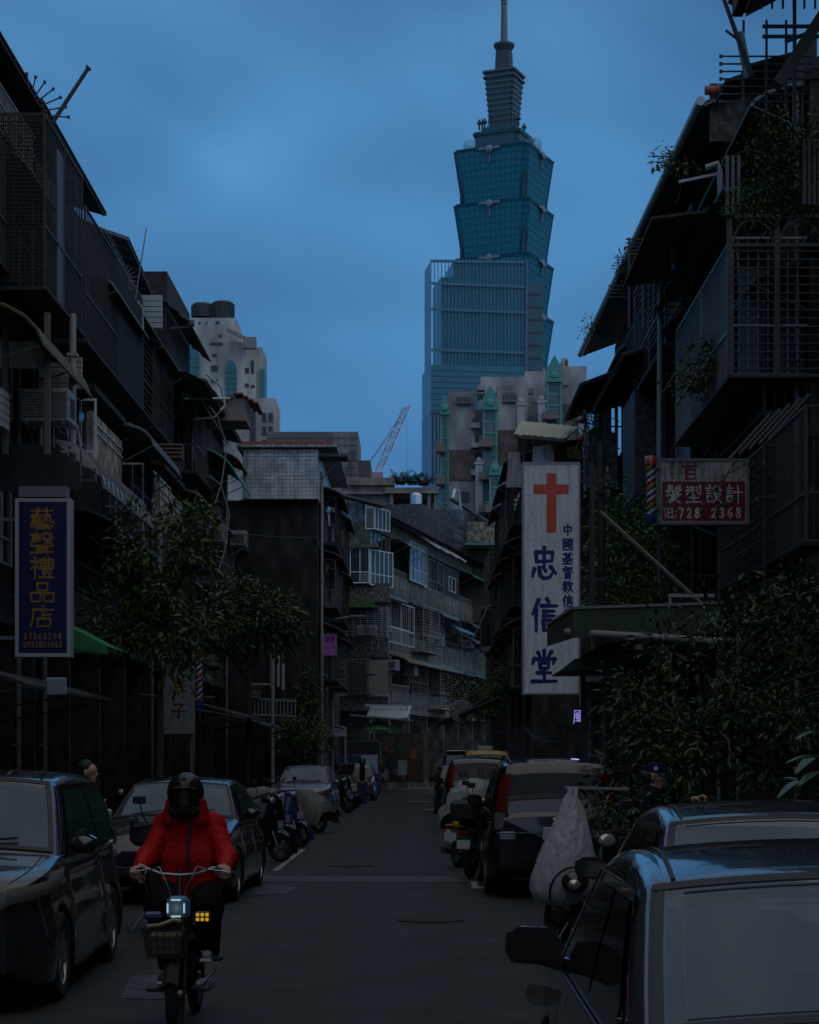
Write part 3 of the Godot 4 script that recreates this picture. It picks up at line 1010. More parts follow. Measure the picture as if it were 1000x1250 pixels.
func bay(b: Node3D, T: Transform3D, w: float, h: float, kind: int) -> void:
	# parapet, always
	var ph := 1.0
	var pm: Material = conc[rng.randi() % 4]
	obj("parapet", cached("par %f" % snappedf(w, 0.05), func(mb: MB): mb.cbox(Vector3(w / 2, ph / 2, -0.08), Vector3(w - 0.02, ph, 0.16), 0.012)), pm, b, T)
	var U := T * Transform3D(Basis(), Vector3(0.05, ph, -0.06))
	var oh := h - ph - 0.3
	match kind:
		0:    # open balcony: rail and a window set back
			obj("railing", cached("rail %f" % w, func(mb: MB):
				for k in int(w / 0.16): mb.box(Vector3(0.1 + k * 0.16, 0.16, 0), Vector3(0.02, 0.32, 0.02))
				mb.box(Vector3(w / 2 - 0.05, 0.33, 0), Vector3(w - 0.1, 0.04, 0.04))), bars[rng.randi() % 3], b, U)
			window_in(b, T * Transform3D(Basis(), Vector3(0.4, 0.3, -1.14)), w - 0.8, 1.9, 3, 2, frames[rng.randi() % 3])
		1:    # glazed in
			window_in(b, U, w - 0.1, oh, maxi(2, int(w / 0.8)), 2, frames[rng.randi() % 2])
		2:    # projecting cage
			cage(b, T * Transform3D(Basis(), Vector3(0.05, 0.25, 0)), w - 0.1, h - 0.55, 0.7, 0.17, bars[rng.randi() % 3], rng.randf() < 0.3)
			window_in(b, T * Transform3D(Basis(), Vector3(0.4, 0.9, -1.14)), w - 0.8, 1.5, 2, 1, frames[1])
		3:    # flush bars
			cage(b, U, w - 0.1, oh, 0.1, 0.14, bars[rng.randi() % 3], false, false)
			window_in(b, T * Transform3D(Basis(), Vector3(0.3, 0.9, -1.14)), w - 0.6, 1.5, 2, 1, frames[1])
		4:    # sheet-clad with a small window
			obj("cladding", cached("clad %f %f" % [w, oh], func(mb: MB):
				var n := int(w / 0.1)
				for k in n: mb.box(Vector3((k + 0.5) * (w - 0.1) / n, oh / 2, 0.02 * (k % 2)), Vector3((w - 0.1) / n - 0.008, oh, 0.03))), mat(0.2, 0.21, 0.2, 0.6, 0.2, "stain", Vector3(0.8, 0.3, 0.8)), b, U)
			window_in(b, U * Transform3D(Basis(), Vector3(w * 0.25, 0.35, 0.07)), w * 0.45, 0.9, 2, 1, frames[0])
	if kind in [0, 2, 3] and rng.randf() < 0.55:
		var cm: Material = [mat(0.03, 0.13, 0.085, 0.6), mat(0.1, 0.13, 0.12, 0.6), mat(0.12, 0.09, 0.06, 0.7), mat(0.05, 0.1, 0.1, 0.5)][rng.randi() % 4]
		canopy(b, T * Transform3D(Basis(), Vector3(0, h - 0.2, 0.0)), w, 0.95, 0.4, cm, 0.6)

func row_house(b: Node3D, T: Transform3D, width: float, floors: Array, bays: int, kinds: Array, depth := 9.0, top_extra := 0.5, wm: Material = null) -> void:
	# T at the foot of the front plane; floors: the height of each floor level (2nd floor up) and the roof
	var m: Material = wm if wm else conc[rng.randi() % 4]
	var top: float = floors[floors.size() - 1]
	obj("wall", cached("core %f %f %f" % [width, top, depth], func(mb: MB): mb.box(Vector3(width / 2, top / 2, -1.2 - depth / 2), Vector3(width, top, depth))), m, b, T)
	for k in floors.size():
		obj("floor_slab", cached("slab %f %f" % [width, 1.3], func(mb: MB): mb.cbox(Vector3(width / 2, -0.1, -0.62), Vector3(width + 0.1, 0.22, 1.3), 0.015)), conc[rng.randi() % 4], b, T * Transform3D(Basis(), Vector3(0, floors[k], 0)))
	var bw := width / bays
	for k in bays + 1:
		obj("party_wall", cached("fin %f" % top, func(mb: MB): mb.box(Vector3(0, top / 2 + 0.1, -0.64), Vector3(0.18, top + 0.2, 1.16))), m, b, T * Transform3D(Basis(), Vector3(clampf(k * bw, 0.08, width - 0.08), 0, 0)))
	for f in floors.size() - 1:
		for k in bays:
			bay(b, T * Transform3D(Basis(), Vector3(k * bw + 0.1, floors[f], 0.0)), bw - 0.2, floors[f + 1] - floors[f], kinds[(f * bays + k) % kinds.size()])
	# ground floor: shop bays with roller shutters set back
	for k in bays:
		var sh := obj("roller_shutter", cached("shut %f" % bw, func(mb: MB):
			for j in 26: mb.cbox(Vector3(bw / 2, 0.06 + j * 0.105, -1.1 if j % 2 else -1.09), Vector3(bw - 0.5, 0.1, 0.05), 0.01)), mat(0.09, 0.095, 0.1, 0.5, 0.3, "stain", Vector3(0.6, 0.3, 0.6)), b, T * Transform3D(Basis(), Vector3(k * bw, 0.13, 0)))
		if rng.randf() < 0.5:
			obj("shop_box", cached("sbox %f" % bw, func(mb: MB): mb.cbox(Vector3(bw / 2, 3.15, -0.9), Vector3(bw - 0.4, 0.5, 0.35), 0.02)), mat(0.1, 0.1, 0.1, 0.5, 0, "grime"), sh)
	# a down pipe or two
	for k in 2:
		var x := 0.25 + k * (width - 0.5)
		var mb := MB.new()
		mb.tube([Vector3(x, 0.2, 0.12), Vector3(x, top - 0.3, 0.12)], 0.05, -1, 8)
		for j in 4: mb.box(Vector3(x, 2.0 + j * 3, 0.07), Vector3(0.16, 0.05, 0.1))
		obj("down_pipe", mb, mat(0.3, 0.3, 0.29, 0.6, 0, "grime", Vector3.ONE), b, T)
	# cables stapled along the front, sagging a little between the bays
	for k in 4:
		var y: float = floors[mini(k, floors.size() - 2)] + rng.randf_range(-0.5, 0.2)
		var pts := []
		for j in 13: pts.append(Vector3(width * j / 12.0, y - 0.22 * absf(sin(j * PI / 4)) * rng.randf_range(0.5, 1.2), 0.16 + 0.03 * k))
		var cb := MB.new()
		cb.tube(pts, rng.randf_range(0.009, 0.02), -1, 6)
		obj("cable", cb, mat(0.02, 0.02, 0.02, 0.6), b, T)
	if top_extra > 0:
		obj("parapet", cached("roofpar %f" % width, func(mb: MB): mb.cbox(Vector3(width / 2, 0.35, -0.1), Vector3(width, 0.7, 0.18), 0.02)), m, b, T * Transform3D(Basis(), Vector3(0, top, 0)))

func left_frame(x: float, d: float) -> Transform3D:      # along = away from the camera, outwards = +x
	return Transform3D(Basis(Vector3(0, 0, -1), Vector3.UP, Vector3(1, 0, 0)), Vector3(x, 0, -d))

func right_frame(x: float, d: float) -> Transform3D:     # along = towards the camera, outwards = -x; d is the far end
	return Transform3D(Basis(Vector3(0, 0, 1), Vector3.UP, Vector3(-1, 0, 0)), Vector3(x, 0, -d))

func local(b: Node3D, T: Transform3D) -> Transform3D:
	return b.transform.affine_inverse() * T

var ac0: Node3D
func air_conditioner(T: Transform3D, label: String, s := 1.0) -> void:
	var o: Node3D
	if ac0 == null:
		ac0 = thing("air_conditioner", label, "air conditioner", Vector3.ZERO, 0.0, "air conditioners on the house fronts")
		o = ac0
		var mb := MB.new()
		mb.cbox(Vector3(0, 0.27, 0.3), Vector3(0.78, 0.54, 0.6), 0.02)
		obj("casing", mb, mat(0.42, 0.43, 0.42, 0.55, 0, "grime", Vector3.ONE * 2), o)
		mb = MB.new()
		for k in 9: mb.box(Vector3(-0.17, 0.08 + k * 0.048, 0.607), Vector3(0.38, 0.018, 0.016))
		for k in 6: mb.box(Vector3(-0.395, 0.12 + k * 0.055, 0.3), Vector3(0.02, 0.03, 0.42))
		for k in 6: mb.box(Vector3(0.395, 0.12 + k * 0.055, 0.3), Vector3(0.02, 0.03, 0.42))
		obj("louvre", mb, mat(0.06, 0.065, 0.065, 0.6), o).set_meta("kind", "stuff")
		mb = MB.new()
		mb.box(Vector3(0.2, 0.27, 0.604), Vector3(0.3, 0.42, 0.012))
		obj("grille_panel", mb, mat(0.1, 0.1, 0.1, 0.6), o)
		mb = MB.new()
		for x in [-0.3, 0.3]:
			mb = MB.new()
			mb.bar(Vector3(x, -0.03, 0), Vector3(x, -0.03, 0.62), 0.04)
			mb.bar(Vector3(x, -0.35, 0), Vector3(x, -0.04, 0.55), 0.03)
			obj("bracket", mb, mat(0.15, 0.14, 0.13, 0.6, 0.3), o)
		mb = MB.new()
		mb.tube([Vector3(0.3, 0.06, 0.35), Vector3(0.46, 0.0, 0.3), Vector3(0.5, -0.3, 0.1), Vector3(0.48, -0.8, 0.03)], 0.015, -1, 6)
		obj("hose", mb, mat(0.4, 0.4, 0.38, 0.6), o)
	else:
		o = ac0.duplicate()
		o.name = numbered("air_conditioner")
		add_child(o, true)
		o.set_meta("label", label)
	o.transform = T.scaled_local(Vector3.ONE * s)

func left_row() -> void:
	row_mats()
	var floors := [4.6, 7.6, 10.4, 13.4]
	# the nearest house, set back behind its canopies
	var b := thing("apartment_house", "nearest left house with caged fourth floor above the purple shop sign", "apartment building", Vector3(-8.6, 0, -29))
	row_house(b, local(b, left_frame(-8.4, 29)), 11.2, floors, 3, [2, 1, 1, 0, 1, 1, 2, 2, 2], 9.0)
	var cream := mat(0.7, 0.66, 0.54, 0.85, 0, "stain", Vector3(0.4, 0.3, 0.4))
	# fourth-floor cage with a woven screen on its near end
	cage(b, local(b, left_frame(-8.4, 36.0)) * Transform3D(Basis(), Vector3(0, 10.35, 0)), 4.0, 3.2, 1.4, 0.13, bars[0])
	var mb := MB.new()
	for k in 34: mb.bar(Vector3(-8.4 + k * 0.042, 10.4, -35.98), Vector3(-8.4 + k * 0.042, 13.5, -35.98), 0.022)
	for k in 40: mb.bar(Vector3(-8.4, 10.45 + k * 0.075, -35.965), Vector3(-7.0, 10.45 + k * 0.075, -35.965), 0.016)
	part("woven_screen", mb, bars[2], b)
	mb = MB.new()
	for k in 6:
		mb.bar(Vector3(-7.02, 10.4, -37.4 - k * 0.11), Vector3(-7.02, 13.3, -37.4 - k * 0.11), 0.05)
	part("louvre_shutter", mb, mat(0.2, 0.21, 0.21, 0.5, 0.2), b)
	# long sheet roof with its eave over the lane
	sheet_roof(b, Vector3(-7.8, 15.05, -24), Vector3(-7.8, 15.05, -40), Vector3(2.4, 0, 0), 0.7, mat(0.1, 0.085, 0.075, 0.7, 0.2, "grime", Vector3.ONE * 0.4))
	mb = MB.new()
	mb.box(Vector3(-9.4, 14.2, -33), Vector3(0.12, 2.2, 15))
	part("rooftop_wall", mb, mat(0.1, 0.1, 0.09, 0.8, 0, "stain"), b)
	# rail and washing on the top terrace under that eave
	mb = MB.new()
	for k in 44: mb.bar(Vector3(-7.95, 13.55, -32.5 - k * 0.17), Vector3(-7.95, 14.3, -32.5 - k * 0.17), 0.022)
	for y in [13.55, 13.95, 14.3]: mb.bar(Vector3(-7.95, y, -32.4), Vector3(-7.95, y, -39.9), 0.035)
	part("terrace_railing", mb, mat(0.22, 0.21, 0.18, 0.6), b)
	for k in 4:
		mb = MB.new()
		mb.box(Vector3(-8.2, 14.2, -35.0 - k * 1.3), Vector3(0.04, 1.0, 0.7 + 0.3 * (k % 2)))
		part("terrace_screen", mb, mat(0.1, 0.2, 0.19, 0.6, 0, "stain") if k % 2 else mat(0.2, 0.19, 0.16, 0.7, 0, "stain"), b)
	# third floor: ochre canopy, cream panel, posts
	canopy(b, local(b, left_frame(-8.4, 35.0)) * Transform3D(Basis(), Vector3(0, 10.0, 0.1)), 5.0, 1.5, 0.9, mat(0.14, 0.11, 0.05, 0.7, 0, "grime"), 0.8)
	mb = MB.new()
	mb.box(Vector3(-7.6, 9.15, -36.2), Vector3(1.3, 0.5, 0.05))
	part("cream_panel", mb, cream, b)
	mb = MB.new()
	for x in [-7.72, -6.95]:
		mb = MB.new()
		mb.box(Vector3(x, 8.6, -36.1), Vector3(0.1, 2.6, 0.1))
		part("post", mb, mat(0.12, 0.11, 0.1, 0.7), b)
	mb = MB.new()
	for k in 5: mb.cbox(Vector3(-7.85, 7.75 + k * 0.14, -35.6), Vector3(0.5, 0.13, 0.6), 0.01)
	part("tiled_box", mb, mat(0.4, 0.4, 0.39, 0.4), b)
	mb = MB.new()
	mb.tube([Vector3(-6.9, 7.5, -38.4), Vector3(-6.9, 10.4, -38.4)], 0.07, -1, 10)
	for y in [8.2, 9.6]: mb.box(Vector3(-6.9, y, -38.4), Vector3(0.2, 0.06, 0.2))
	part("down_pipe", mb, mat(0.3, 0.29, 0.27, 0.6), b)
	# dark green cloth canopy over the shop with a clear ribbed vault running along the lane
	mb = MB.new()
	var pf := PackedVector2Array()
	for q in [[-10.4, 6.75], [-6.5, 6.75], [-6.52, 7.1], [-6.7, 7.4], [-7.0, 7.58], [-7.4, 7.66], [-10.4, 7.66]]: pf.append(Vector2(q[0], q[1]))
	mb.prism(pf, 0.05, Transform3D(Basis(), Vector3(0, 0, -37.0)))
	part("canopy_front", mb, mat(0.012, 0.03, 0.028, 0.6, 0, "grime"), b)
	var vt := StandardMaterial3D.new()
	vt.albedo_color = Color(0.66, 0.7, 0.72)
	vt.roughness = 0.35
	vt.backlight_enabled = true
	vt.backlight = Color(0.6, 0.6, 0.6)
	for k in 6:
		var rows := []
		var z0 := -37.06 - k * 1.1
		for i in 2:
			var row := PackedVector3Array()
			for j in 7:
				var a := j / 6.0 * PI / 2
				row.append(Vector3(-7.0 + sin(a) * 0.9, 6.85 + cos(a) * 0.85, z0 - i * 1.07))
			rows.append(row)
		mb = MB.new()
		mb.grid(rows)
		part("canopy_sheet", mb, vt, b)
	mb = MB.new()
	for k in 13:
		for j in 6:
			var a := j / 6.0 * PI / 2
			var c := (j + 1) / 6.0 * PI / 2
			mb.bar(Vector3(-7.0 + sin(a) * 0.92, 6.85 + cos(a) * 0.87, -37.05 - k * 0.55), Vector3(-7.0 + sin(c) * 0.92, 6.85 + cos(c) * 0.87, -37.05 - k * 0.55 - 0.06), 0.03)
	mb.bar(Vector3(-6.06, 6.84, -37), Vector3(-6.06, 6.84, -43.7), 0.05, 0.08)
	part("canopy_hoop", mb, mat(0.2, 0.2, 0.2, 0.5), b)
	# small bright green fringed awning over the pavement
	mb = MB.new()
	var g0 := Vector3(-6.6, 4.2, -35.5)
	mb.quad(g0, g0 + Vector3(0, 0, -2.6), Vector3(-5.75, 3.75, -38.1), Vector3(-5.75, 3.75, -35.5))
	mb.quad(Vector3(-5.75, 3.75, -35.5), g0 + Vector3(0, 0, 0), g0 + Vector3(0, -0.45, 0), Vector3(-5.75, 3.6, -35.5))
	for k in 30:
		mb.box(Vector3(-6.58 + k * 0.028, 3.67 + 0.008 * k * 0.1, -35.48), Vector3(0.012, 0.12, 0.012))
	part("fringed_awning", mb, mat(0.03, 0.22, 0.06, 0.6), b)

	# the house of the white parapets
	var c := thing("apartment_house", "left house with cream third floor parapets and hanging window cages", "apartment building", Vector3(-7, 0, -40.4))
	row_house(c, local(c, left_frame(-8.0, 40.4)), 16.4, floors, 4, [3, 3, 0, 3, 0, 1, 0, 3, 2, 3, 2, 2], 9.0)
	for q in [[40.5, 3.9], [50.8, 4.6]]:
		mb = MB.new()
		mb.cbox(Vector3(-6.93, 8.3, -q[0] - q[1] / 2), Vector3(0.14, 1.15, q[1]), 0.012)
		var pp := part("cream_parapet", mb, cream, c)
		mb = MB.new()
		for y in [8.5, 8.68]: mb.box(Vector3(-6.85, y, -q[0] - q[1] / 2), Vector3(0.03, 0.03, q[1]))
		obj("rail", mb, frames[0], pp, local(c, Transform3D()) if false else pp.transform.affine_inverse() * c.transform.affine_inverse())
		mb = MB.new()
		mb.cbox(Vector3(-6.95, 9.35, -q[0] - q[1] / 2), Vector3(0.3, 0.14, q[1] + 0.2), 0.01)
		part("eyebrow_slab", mb, conc[1], c)
	for q in [[40.2, 0.9], [49.0, 1.5]]:
		cage(c, local(c, Transform3D(Basis(), Vector3(-7.1 - q[1] * 0.9, 7.4, -q[0] - 0.2))), 0.8 + q[1] * 0.4, 1.7, 0.06, 0.28, frames[0], false, false)
	cage(c, local(c, left_frame(-8.0, 40.6)) * Transform3D(Basis(), Vector3(0, 10.35, 0)), 8.2, 2.8, 0.95, 0.12, bars[0])
	mb = MB.new()
	for k in 30: mb.bar(Vector3(-7.03, 10.4, -44.9 - k * 0.13), Vector3(-7.03, 13.1, -44.9 - k * 0.13), 0.03)
	for k in 24: mb.bar(Vector3(-7.04, 10.45 + k * 0.11, -44.9), Vector3(-7.04, 10.45 + k * 0.11, -48.8), 0.022)
	part("lattice_screen", mb, bars[0], c)
	mb = MB.new()
	for k in 6: mb.cbox(Vector3(-7.5, 9.35 + k * 0.11, -40.35), Vector3(0.9, 0.1, 0.06), 0.008)
	part("tiled_panel", mb, mat(0.4, 0.4, 0.38, 0.4), c)
	canopy(c, local(c, left_frame(-7.0, 44.4)) * Transform3D(Basis(), Vector3(0, 9.3, 0.05)), 5.0, 0.8, 0.5, mat(0.13, 0.13, 0.12, 0.6, 0, "grime"), 0.9)
	canopy(c, local(c, left_frame(-7.9, 43.6)) * Transform3D(Basis(), Vector3(0, 12.6, 0.05)), 5.0, 1.0, 0.5, mat(0.03, 0.12, 0.08, 0.6), 0.7)
	# rooftop sheds with their eaves
	sheet_roof(c, Vector3(-7.8, 15.15, -40), Vector3(-7.8, 15.05, -48), Vector3(2.4, 0, 0), 0.7, mat(0.09, 0.085, 0.08, 0.7, 0.2, "grime", Vector3.ONE * 0.4))
	sheet_roof(c, Vector3(-7.7, 14.5, -47.6), Vector3(-7.7, 14.2, -52.6), Vector3(2.0, 0, 0), 0.9, mat(0.18, 0.2, 0.21, 0.5, 0.3, "grime", Vector3.ONE * 0.4))
	sheet_roof(c, Vector3(-7.8, 15.4, -51.6), Vector3(-7.8, 15.0, -56.8), Vector3(2.0, 0, 0), 0.7, mat(0.18, 0.21, 0.22, 0.5, 0.3, "grime", Vector3.ONE * 0.4))
	mb = MB.new()
	mb.box(Vector3(-8.6, 14.2, -48.5), Vector3(0.1, 1.7, 16))
	part("rooftop_wall", mb, conc[1], c)
	mb = MB.new()
	mb.box(Vector3(-7.33, 13.65, -52.6), Vector3(0.56, 0.9, 0.06))
	for k in 6: mb.box(Vector3(-7.33, 13.28 + k * 0.145, -52.55), Vector3(0.56, 0.125, 0.05))
	part("siding", mb, mat(0.34, 0.38, 0.39, 0.6), c)
	mb = MB.new()
	mb.cbox(Vector3(-7.45, 12.5, -43.5), Vector3(0.62, 0.2, 0.06), 0.01)
	part("green_fascia", mb, mat(0.08, 0.17, 0.07, 0.6), c)
	mb = MB.new()
	mb.tube([Vector3(-7.2, 12.4, -46.8), Vector3(-7.1, 12.9, -47.4), Vector3(-7.0, 12.8, -48.4), Vector3(-7.0, 12.1, -48.6)], 0.04, -1, 8)
	part("vent_pipe", mb, mat(0.5, 0.52, 0.53, 0.4), c)

	# the dark house with a tiled rooftop shed
	var e := thing("apartment_house", "dark left house with tiled rooftop shed and striped green awnings", "apartment building", Vector3(-7.2, 0, -57))
	row_house(e, local(e, left_frame(-7.9, 57)), 8.6, floors, 2, [2, 3, 1, 2, 3, 2], 9.0)
	mb = MB.new()
	mb.box(Vector3(-8.7, 14.3, -60.5), Vector3(2.2, 3.4, 5.6))
	part("rooftop_shed", mb, mat(0.045, 0.04, 0.035, 0.9, 0, "grime"), e)
	var tm := mat(0.05, 0.045, 0.045, 0.7, 0, "grime")
	for k in 9:
		for j in 12:
			mb = MB.new()
			mb.box(Vector3.ZERO, Vector3(0.34, 0.05, 0.5))
			obj("roof_tile", cached("rooftile", func(q: MB): q.cbox(Vector3.ZERO, Vector3(0.34, 0.05, 0.5), 0.015)), tm, e, local(e, Transform3D(Basis(Vector3.BACK, -0.32 - 0.03 * k) * Basis(Vector3.UP, 0.04 * sin(k * 3.1 + j)), Vector3(-9.55 + k * 0.31, 16.15 - k * 0.1 - 0.012 * k * k, -57.7 - j * 0.49))))
	mb = MB.new()
	mb.bar(Vector3(-7.55, 14.35, -57.8), Vector3(-6.95, 14.4, -57.8), 0.06)
	mb.cbox(Vector3(-6.92, 14.5, -57.8), Vector3(0.22, 0.2, 0.2), 0.03)
	part("bracket_lamp", mb, mat(0.08, 0.08, 0.08, 0.6), e)
	# striped awnings: alternate slats are parts of their own
	for s in [[-7.1, 13.1, 59.5, 10, mat(0.3, 0.33, 0.09, 0.6), mat(0.09, 0.1, 0.05, 0.6)], [-6.9, 12.4, 54.2, 12, mat(0.02, 0.1, 0.06, 0.6), mat(0.012, 0.05, 0.035, 0.6)]]:
		for k in s[3]:
			obj("awning_slat", cached("slat", func(q: MB):
				var rows := []
				for i in 5:
					var a := i / 4.0 * 1.2
					rows.append(PackedVector3Array([Vector3(sin(a) * 0.95, cos(a) * 0.8 - 0.8, 0.0), Vector3(sin(a) * 0.95, cos(a) * 0.8 - 0.8, -0.3)]))
				q.grid(rows)), s[4] if k % 2 else s[5], e, local(e, Transform3D(Basis(), Vector3(s[0], s[1] + (0.006 if k % 2 else 0.0), -s[2] - k * 0.3))))
	mb = MB.new()
	mb.tube([Vector3(-6.4, 12.9, -57.2), Vector3(-6.0, 12.6, -57.6), Vector3(-5.9, 12.1, -57.8), Vector3(-6.2, 11.7, -57.6), Vector3(-6.8, 11.6, -57.4)], 0.035, -1, 8)
	mb.tube([Vector3(-7.0, 12.15, -57.1), Vector3(-5.7, 12.2, -57.3)], 0.03, -1, 8)
	part("awning_hoop", mb, mat(0.5, 0.54, 0.55, 0.4), e)
	mb = MB.new()
	for k in 4: mb.box(Vector3(-6.6, 9.5 + k * 0.1, -51.0 + 0.02 * k), Vector3(0.6, 0.05, 0.6))
	part("stacked_crate", mb, mat(0.2, 0.12, 0.09, 0.7), e)

	# two houses farther up
	var f := thing("apartment_house", "left house with a long sloping roofline and white hoses hanging down", "apartment building", Vector3(-7.2, 0, -65.6))
	row_house(f, local(f, left_frame(-7.9, 65.6)), 11.4, floors, 3, [2, 3, 1, 3, 2, 3, 2, 1, 3], 9.0)
	sheet_roof(f, Vector3(-7.2, 14.15, -64.5), Vector3(-7.2, 14.1, -77), Vector3(2.2, 0, 0), 0.5, mat(0.12, 0.12, 0.11, 0.7, 0.2, "grime"))
	canopy(f, local(f, left_frame(-7.2, 64.6)) * Transform3D(Basis(), Vector3(0, 11.9, 0)), 5.0, 1.0, 0.9, mat(0.015, 0.2, 0.13, 0.55), 0.5)
	for k in 2:
		mb = MB.new()
		var x := -6.7 + 0.1 * k
		mb.tube([Vector3(-6.9, 12.9 - k * 2.2, -62.6), Vector3(x, 12.7 - k * 2.2, -63.2), Vector3(x + 0.25, 11.8 - k * 2.2, -63.6), Vector3(x + 0.1, 10.6 - k * 2.2, -63.5), Vector3(x - 0.1, 9.9 - k * 2.2, -63.3)], 0.022, -1, 8)
		part("hose", mb, mat(0.3, 0.3, 0.29, 0.5), f)
	mb = MB.new()
	var rt := mat(0.3, 0.075, 0.035, 0.7, 0, "grime", Vector3.ONE)
	for k in 8: mb.box(Vector3(-7.4 + 0.18 * k, 14.9 - absf(k - 3.5) * 0.11, -72), Vector3(0.17, 0.06, 2.4))
	part("red_tile_roof", mb, rt, f)
	mb = MB.new()
	mb.box(Vector3(-7.1, 14.3, -72), Vector3(1.2, 0.8, 2.0))
	part("roof_hut", mb, mat(0.2, 0.16, 0.13, 0.8), f)

	# the house end clad in white tiles that closes the row
	var t := thing("tiled_house", "dark house end with a white tiled rooftop storey stepping into the lane", "apartment building", Vector3(-6, 0, -76.5))
	mb = MB.new()
	mb.box(Vector3(-8.1, 5.9, -87), Vector3(7.7, 11.8, 20))
	part("wall", mb, mat(0.055, 0.05, 0.045, 0.95, 0, "stain", Vector3(0.3, 0.15, 0.3), 0.6), t)
	mb = MB.new()
	mb.box(Vector3(-5.66, 12.75, -82), Vector3(2.92, 1.95, 11))
	part("storey_wall", mb, mat(0.12, 0.12, 0.115, 0.8), t)
	var tl := mat(0.75, 0.78, 0.8, 0.4, 0, "grime", Vector3(0.5, 0.35, 0.5))
	for i in 19:
		for j in 13:
			obj("tile", cached("tile", func(q: MB): q.cbox(Vector3.ZERO, Vector3(0.142, 0.138, 0.02), 0.006)), tl, t, local(t, Transform3D(Basis(), Vector3(-7.03 + i * 0.1525, 11.86 + j * 0.15, -76.495))))
	mb = MB.new()
	for i in 40:
		for j in 13:
			mb.box(Vector3(-4.195, 11.86 + j * 0.15, -76.6 - i * 0.26), Vector3(0.02, 0.138, 0.25))
	part("side_tile", mb, tl, t).set_meta("kind", "stuff")
	mb = MB.new()
	mb.box(Vector3(-5.4, 13.82, -82), Vector3(3.9, 0.1, 11.6), Transform3D())
	part("roof_sheet", mb, mat(0.55, 0.57, 0.58, 0.6, 0, "stain", Vector3.ONE), t)
	mb = MB.new()
	mb.box(Vector3(-5.4, 13.96, -82), Vector3(3.5, 0.14, 11.0))
	part("red_roof_edge", mb, mat(0.22, 0.06, 0.04, 0.7), t)
	mb = MB.new()
	mb.box(Vector3(-3.6, 13.5, -77.2), Vector3(1.1, 0.12, 1.4))
	mb.bar(Vector3(-3.3, 13.4, -76.9), Vector3(-4.1, 12.6, -76.9), 0.05)
	part("side_eave", mb, mat(0.07, 0.07, 0.07, 0.7), t)
	# its lane side: ledges, sheet awnings, grilles
	var lf := local(t, left_frame(-4.2, 77.0))
	for k in 3:
		for j in 2:
			var y: float = [4.8, 7.7, 10.2][k]
			cage(t, lf * Transform3D(Basis(), Vector3(1.0 + j * 8.0, y, 0)), 5.6, 1.9, 0.6, 0.16, bars[(k + j) % 3], k == 0)
			canopy(t, lf * Transform3D(Basis(), Vector3(0.8 + j * 8.0, y + 2.3, 0)), 6.0, 0.9, 0.35, mat(0.06, 0.06, 0.055, 0.8, 0, "grime"), 0.3)
			window_in(t, lf * Transform3D(Basis(), Vector3(1.4 + j * 8.0, y + 0.3, 0.04)), 4.6, 1.4, 4, 1, frames[1])
	for k in 2:
		var mbb := MB.new()
		mbb.tube([Vector3(-4.1, 0.3, -77.5 - k * 9), Vector3(-4.1, 13, -77.5 - k * 9)], 0.06, -1, 8)
		part("down_pipe", mbb, mat(0.28, 0.27, 0.25, 0.6), t)
	# air conditioners of the left row
	air_conditioner(Transform3D(Basis(), Vector3(-7.15, 8.05, -37.6)), "white window air conditioner on the nearest left house's third floor", 1.15)
	for q in [[-7.1, 8.7, 64.0, "air conditioner on the left row behind the tree top"], [-7.1, 6.4, 69.5, "low air conditioner left of the dark tiled house end"], [-7.1, 9.4, 71.5, "air conditioner between the hanging hoses and tiled storey"], [-4.2, 9.0, 84.0, "air conditioner hung on the tiled house's lane side"]]:
		air_conditioner(left_frame(q[0], q[2]) * Transform3D(Basis(), Vector3(0, q[1], 0)), q[3])

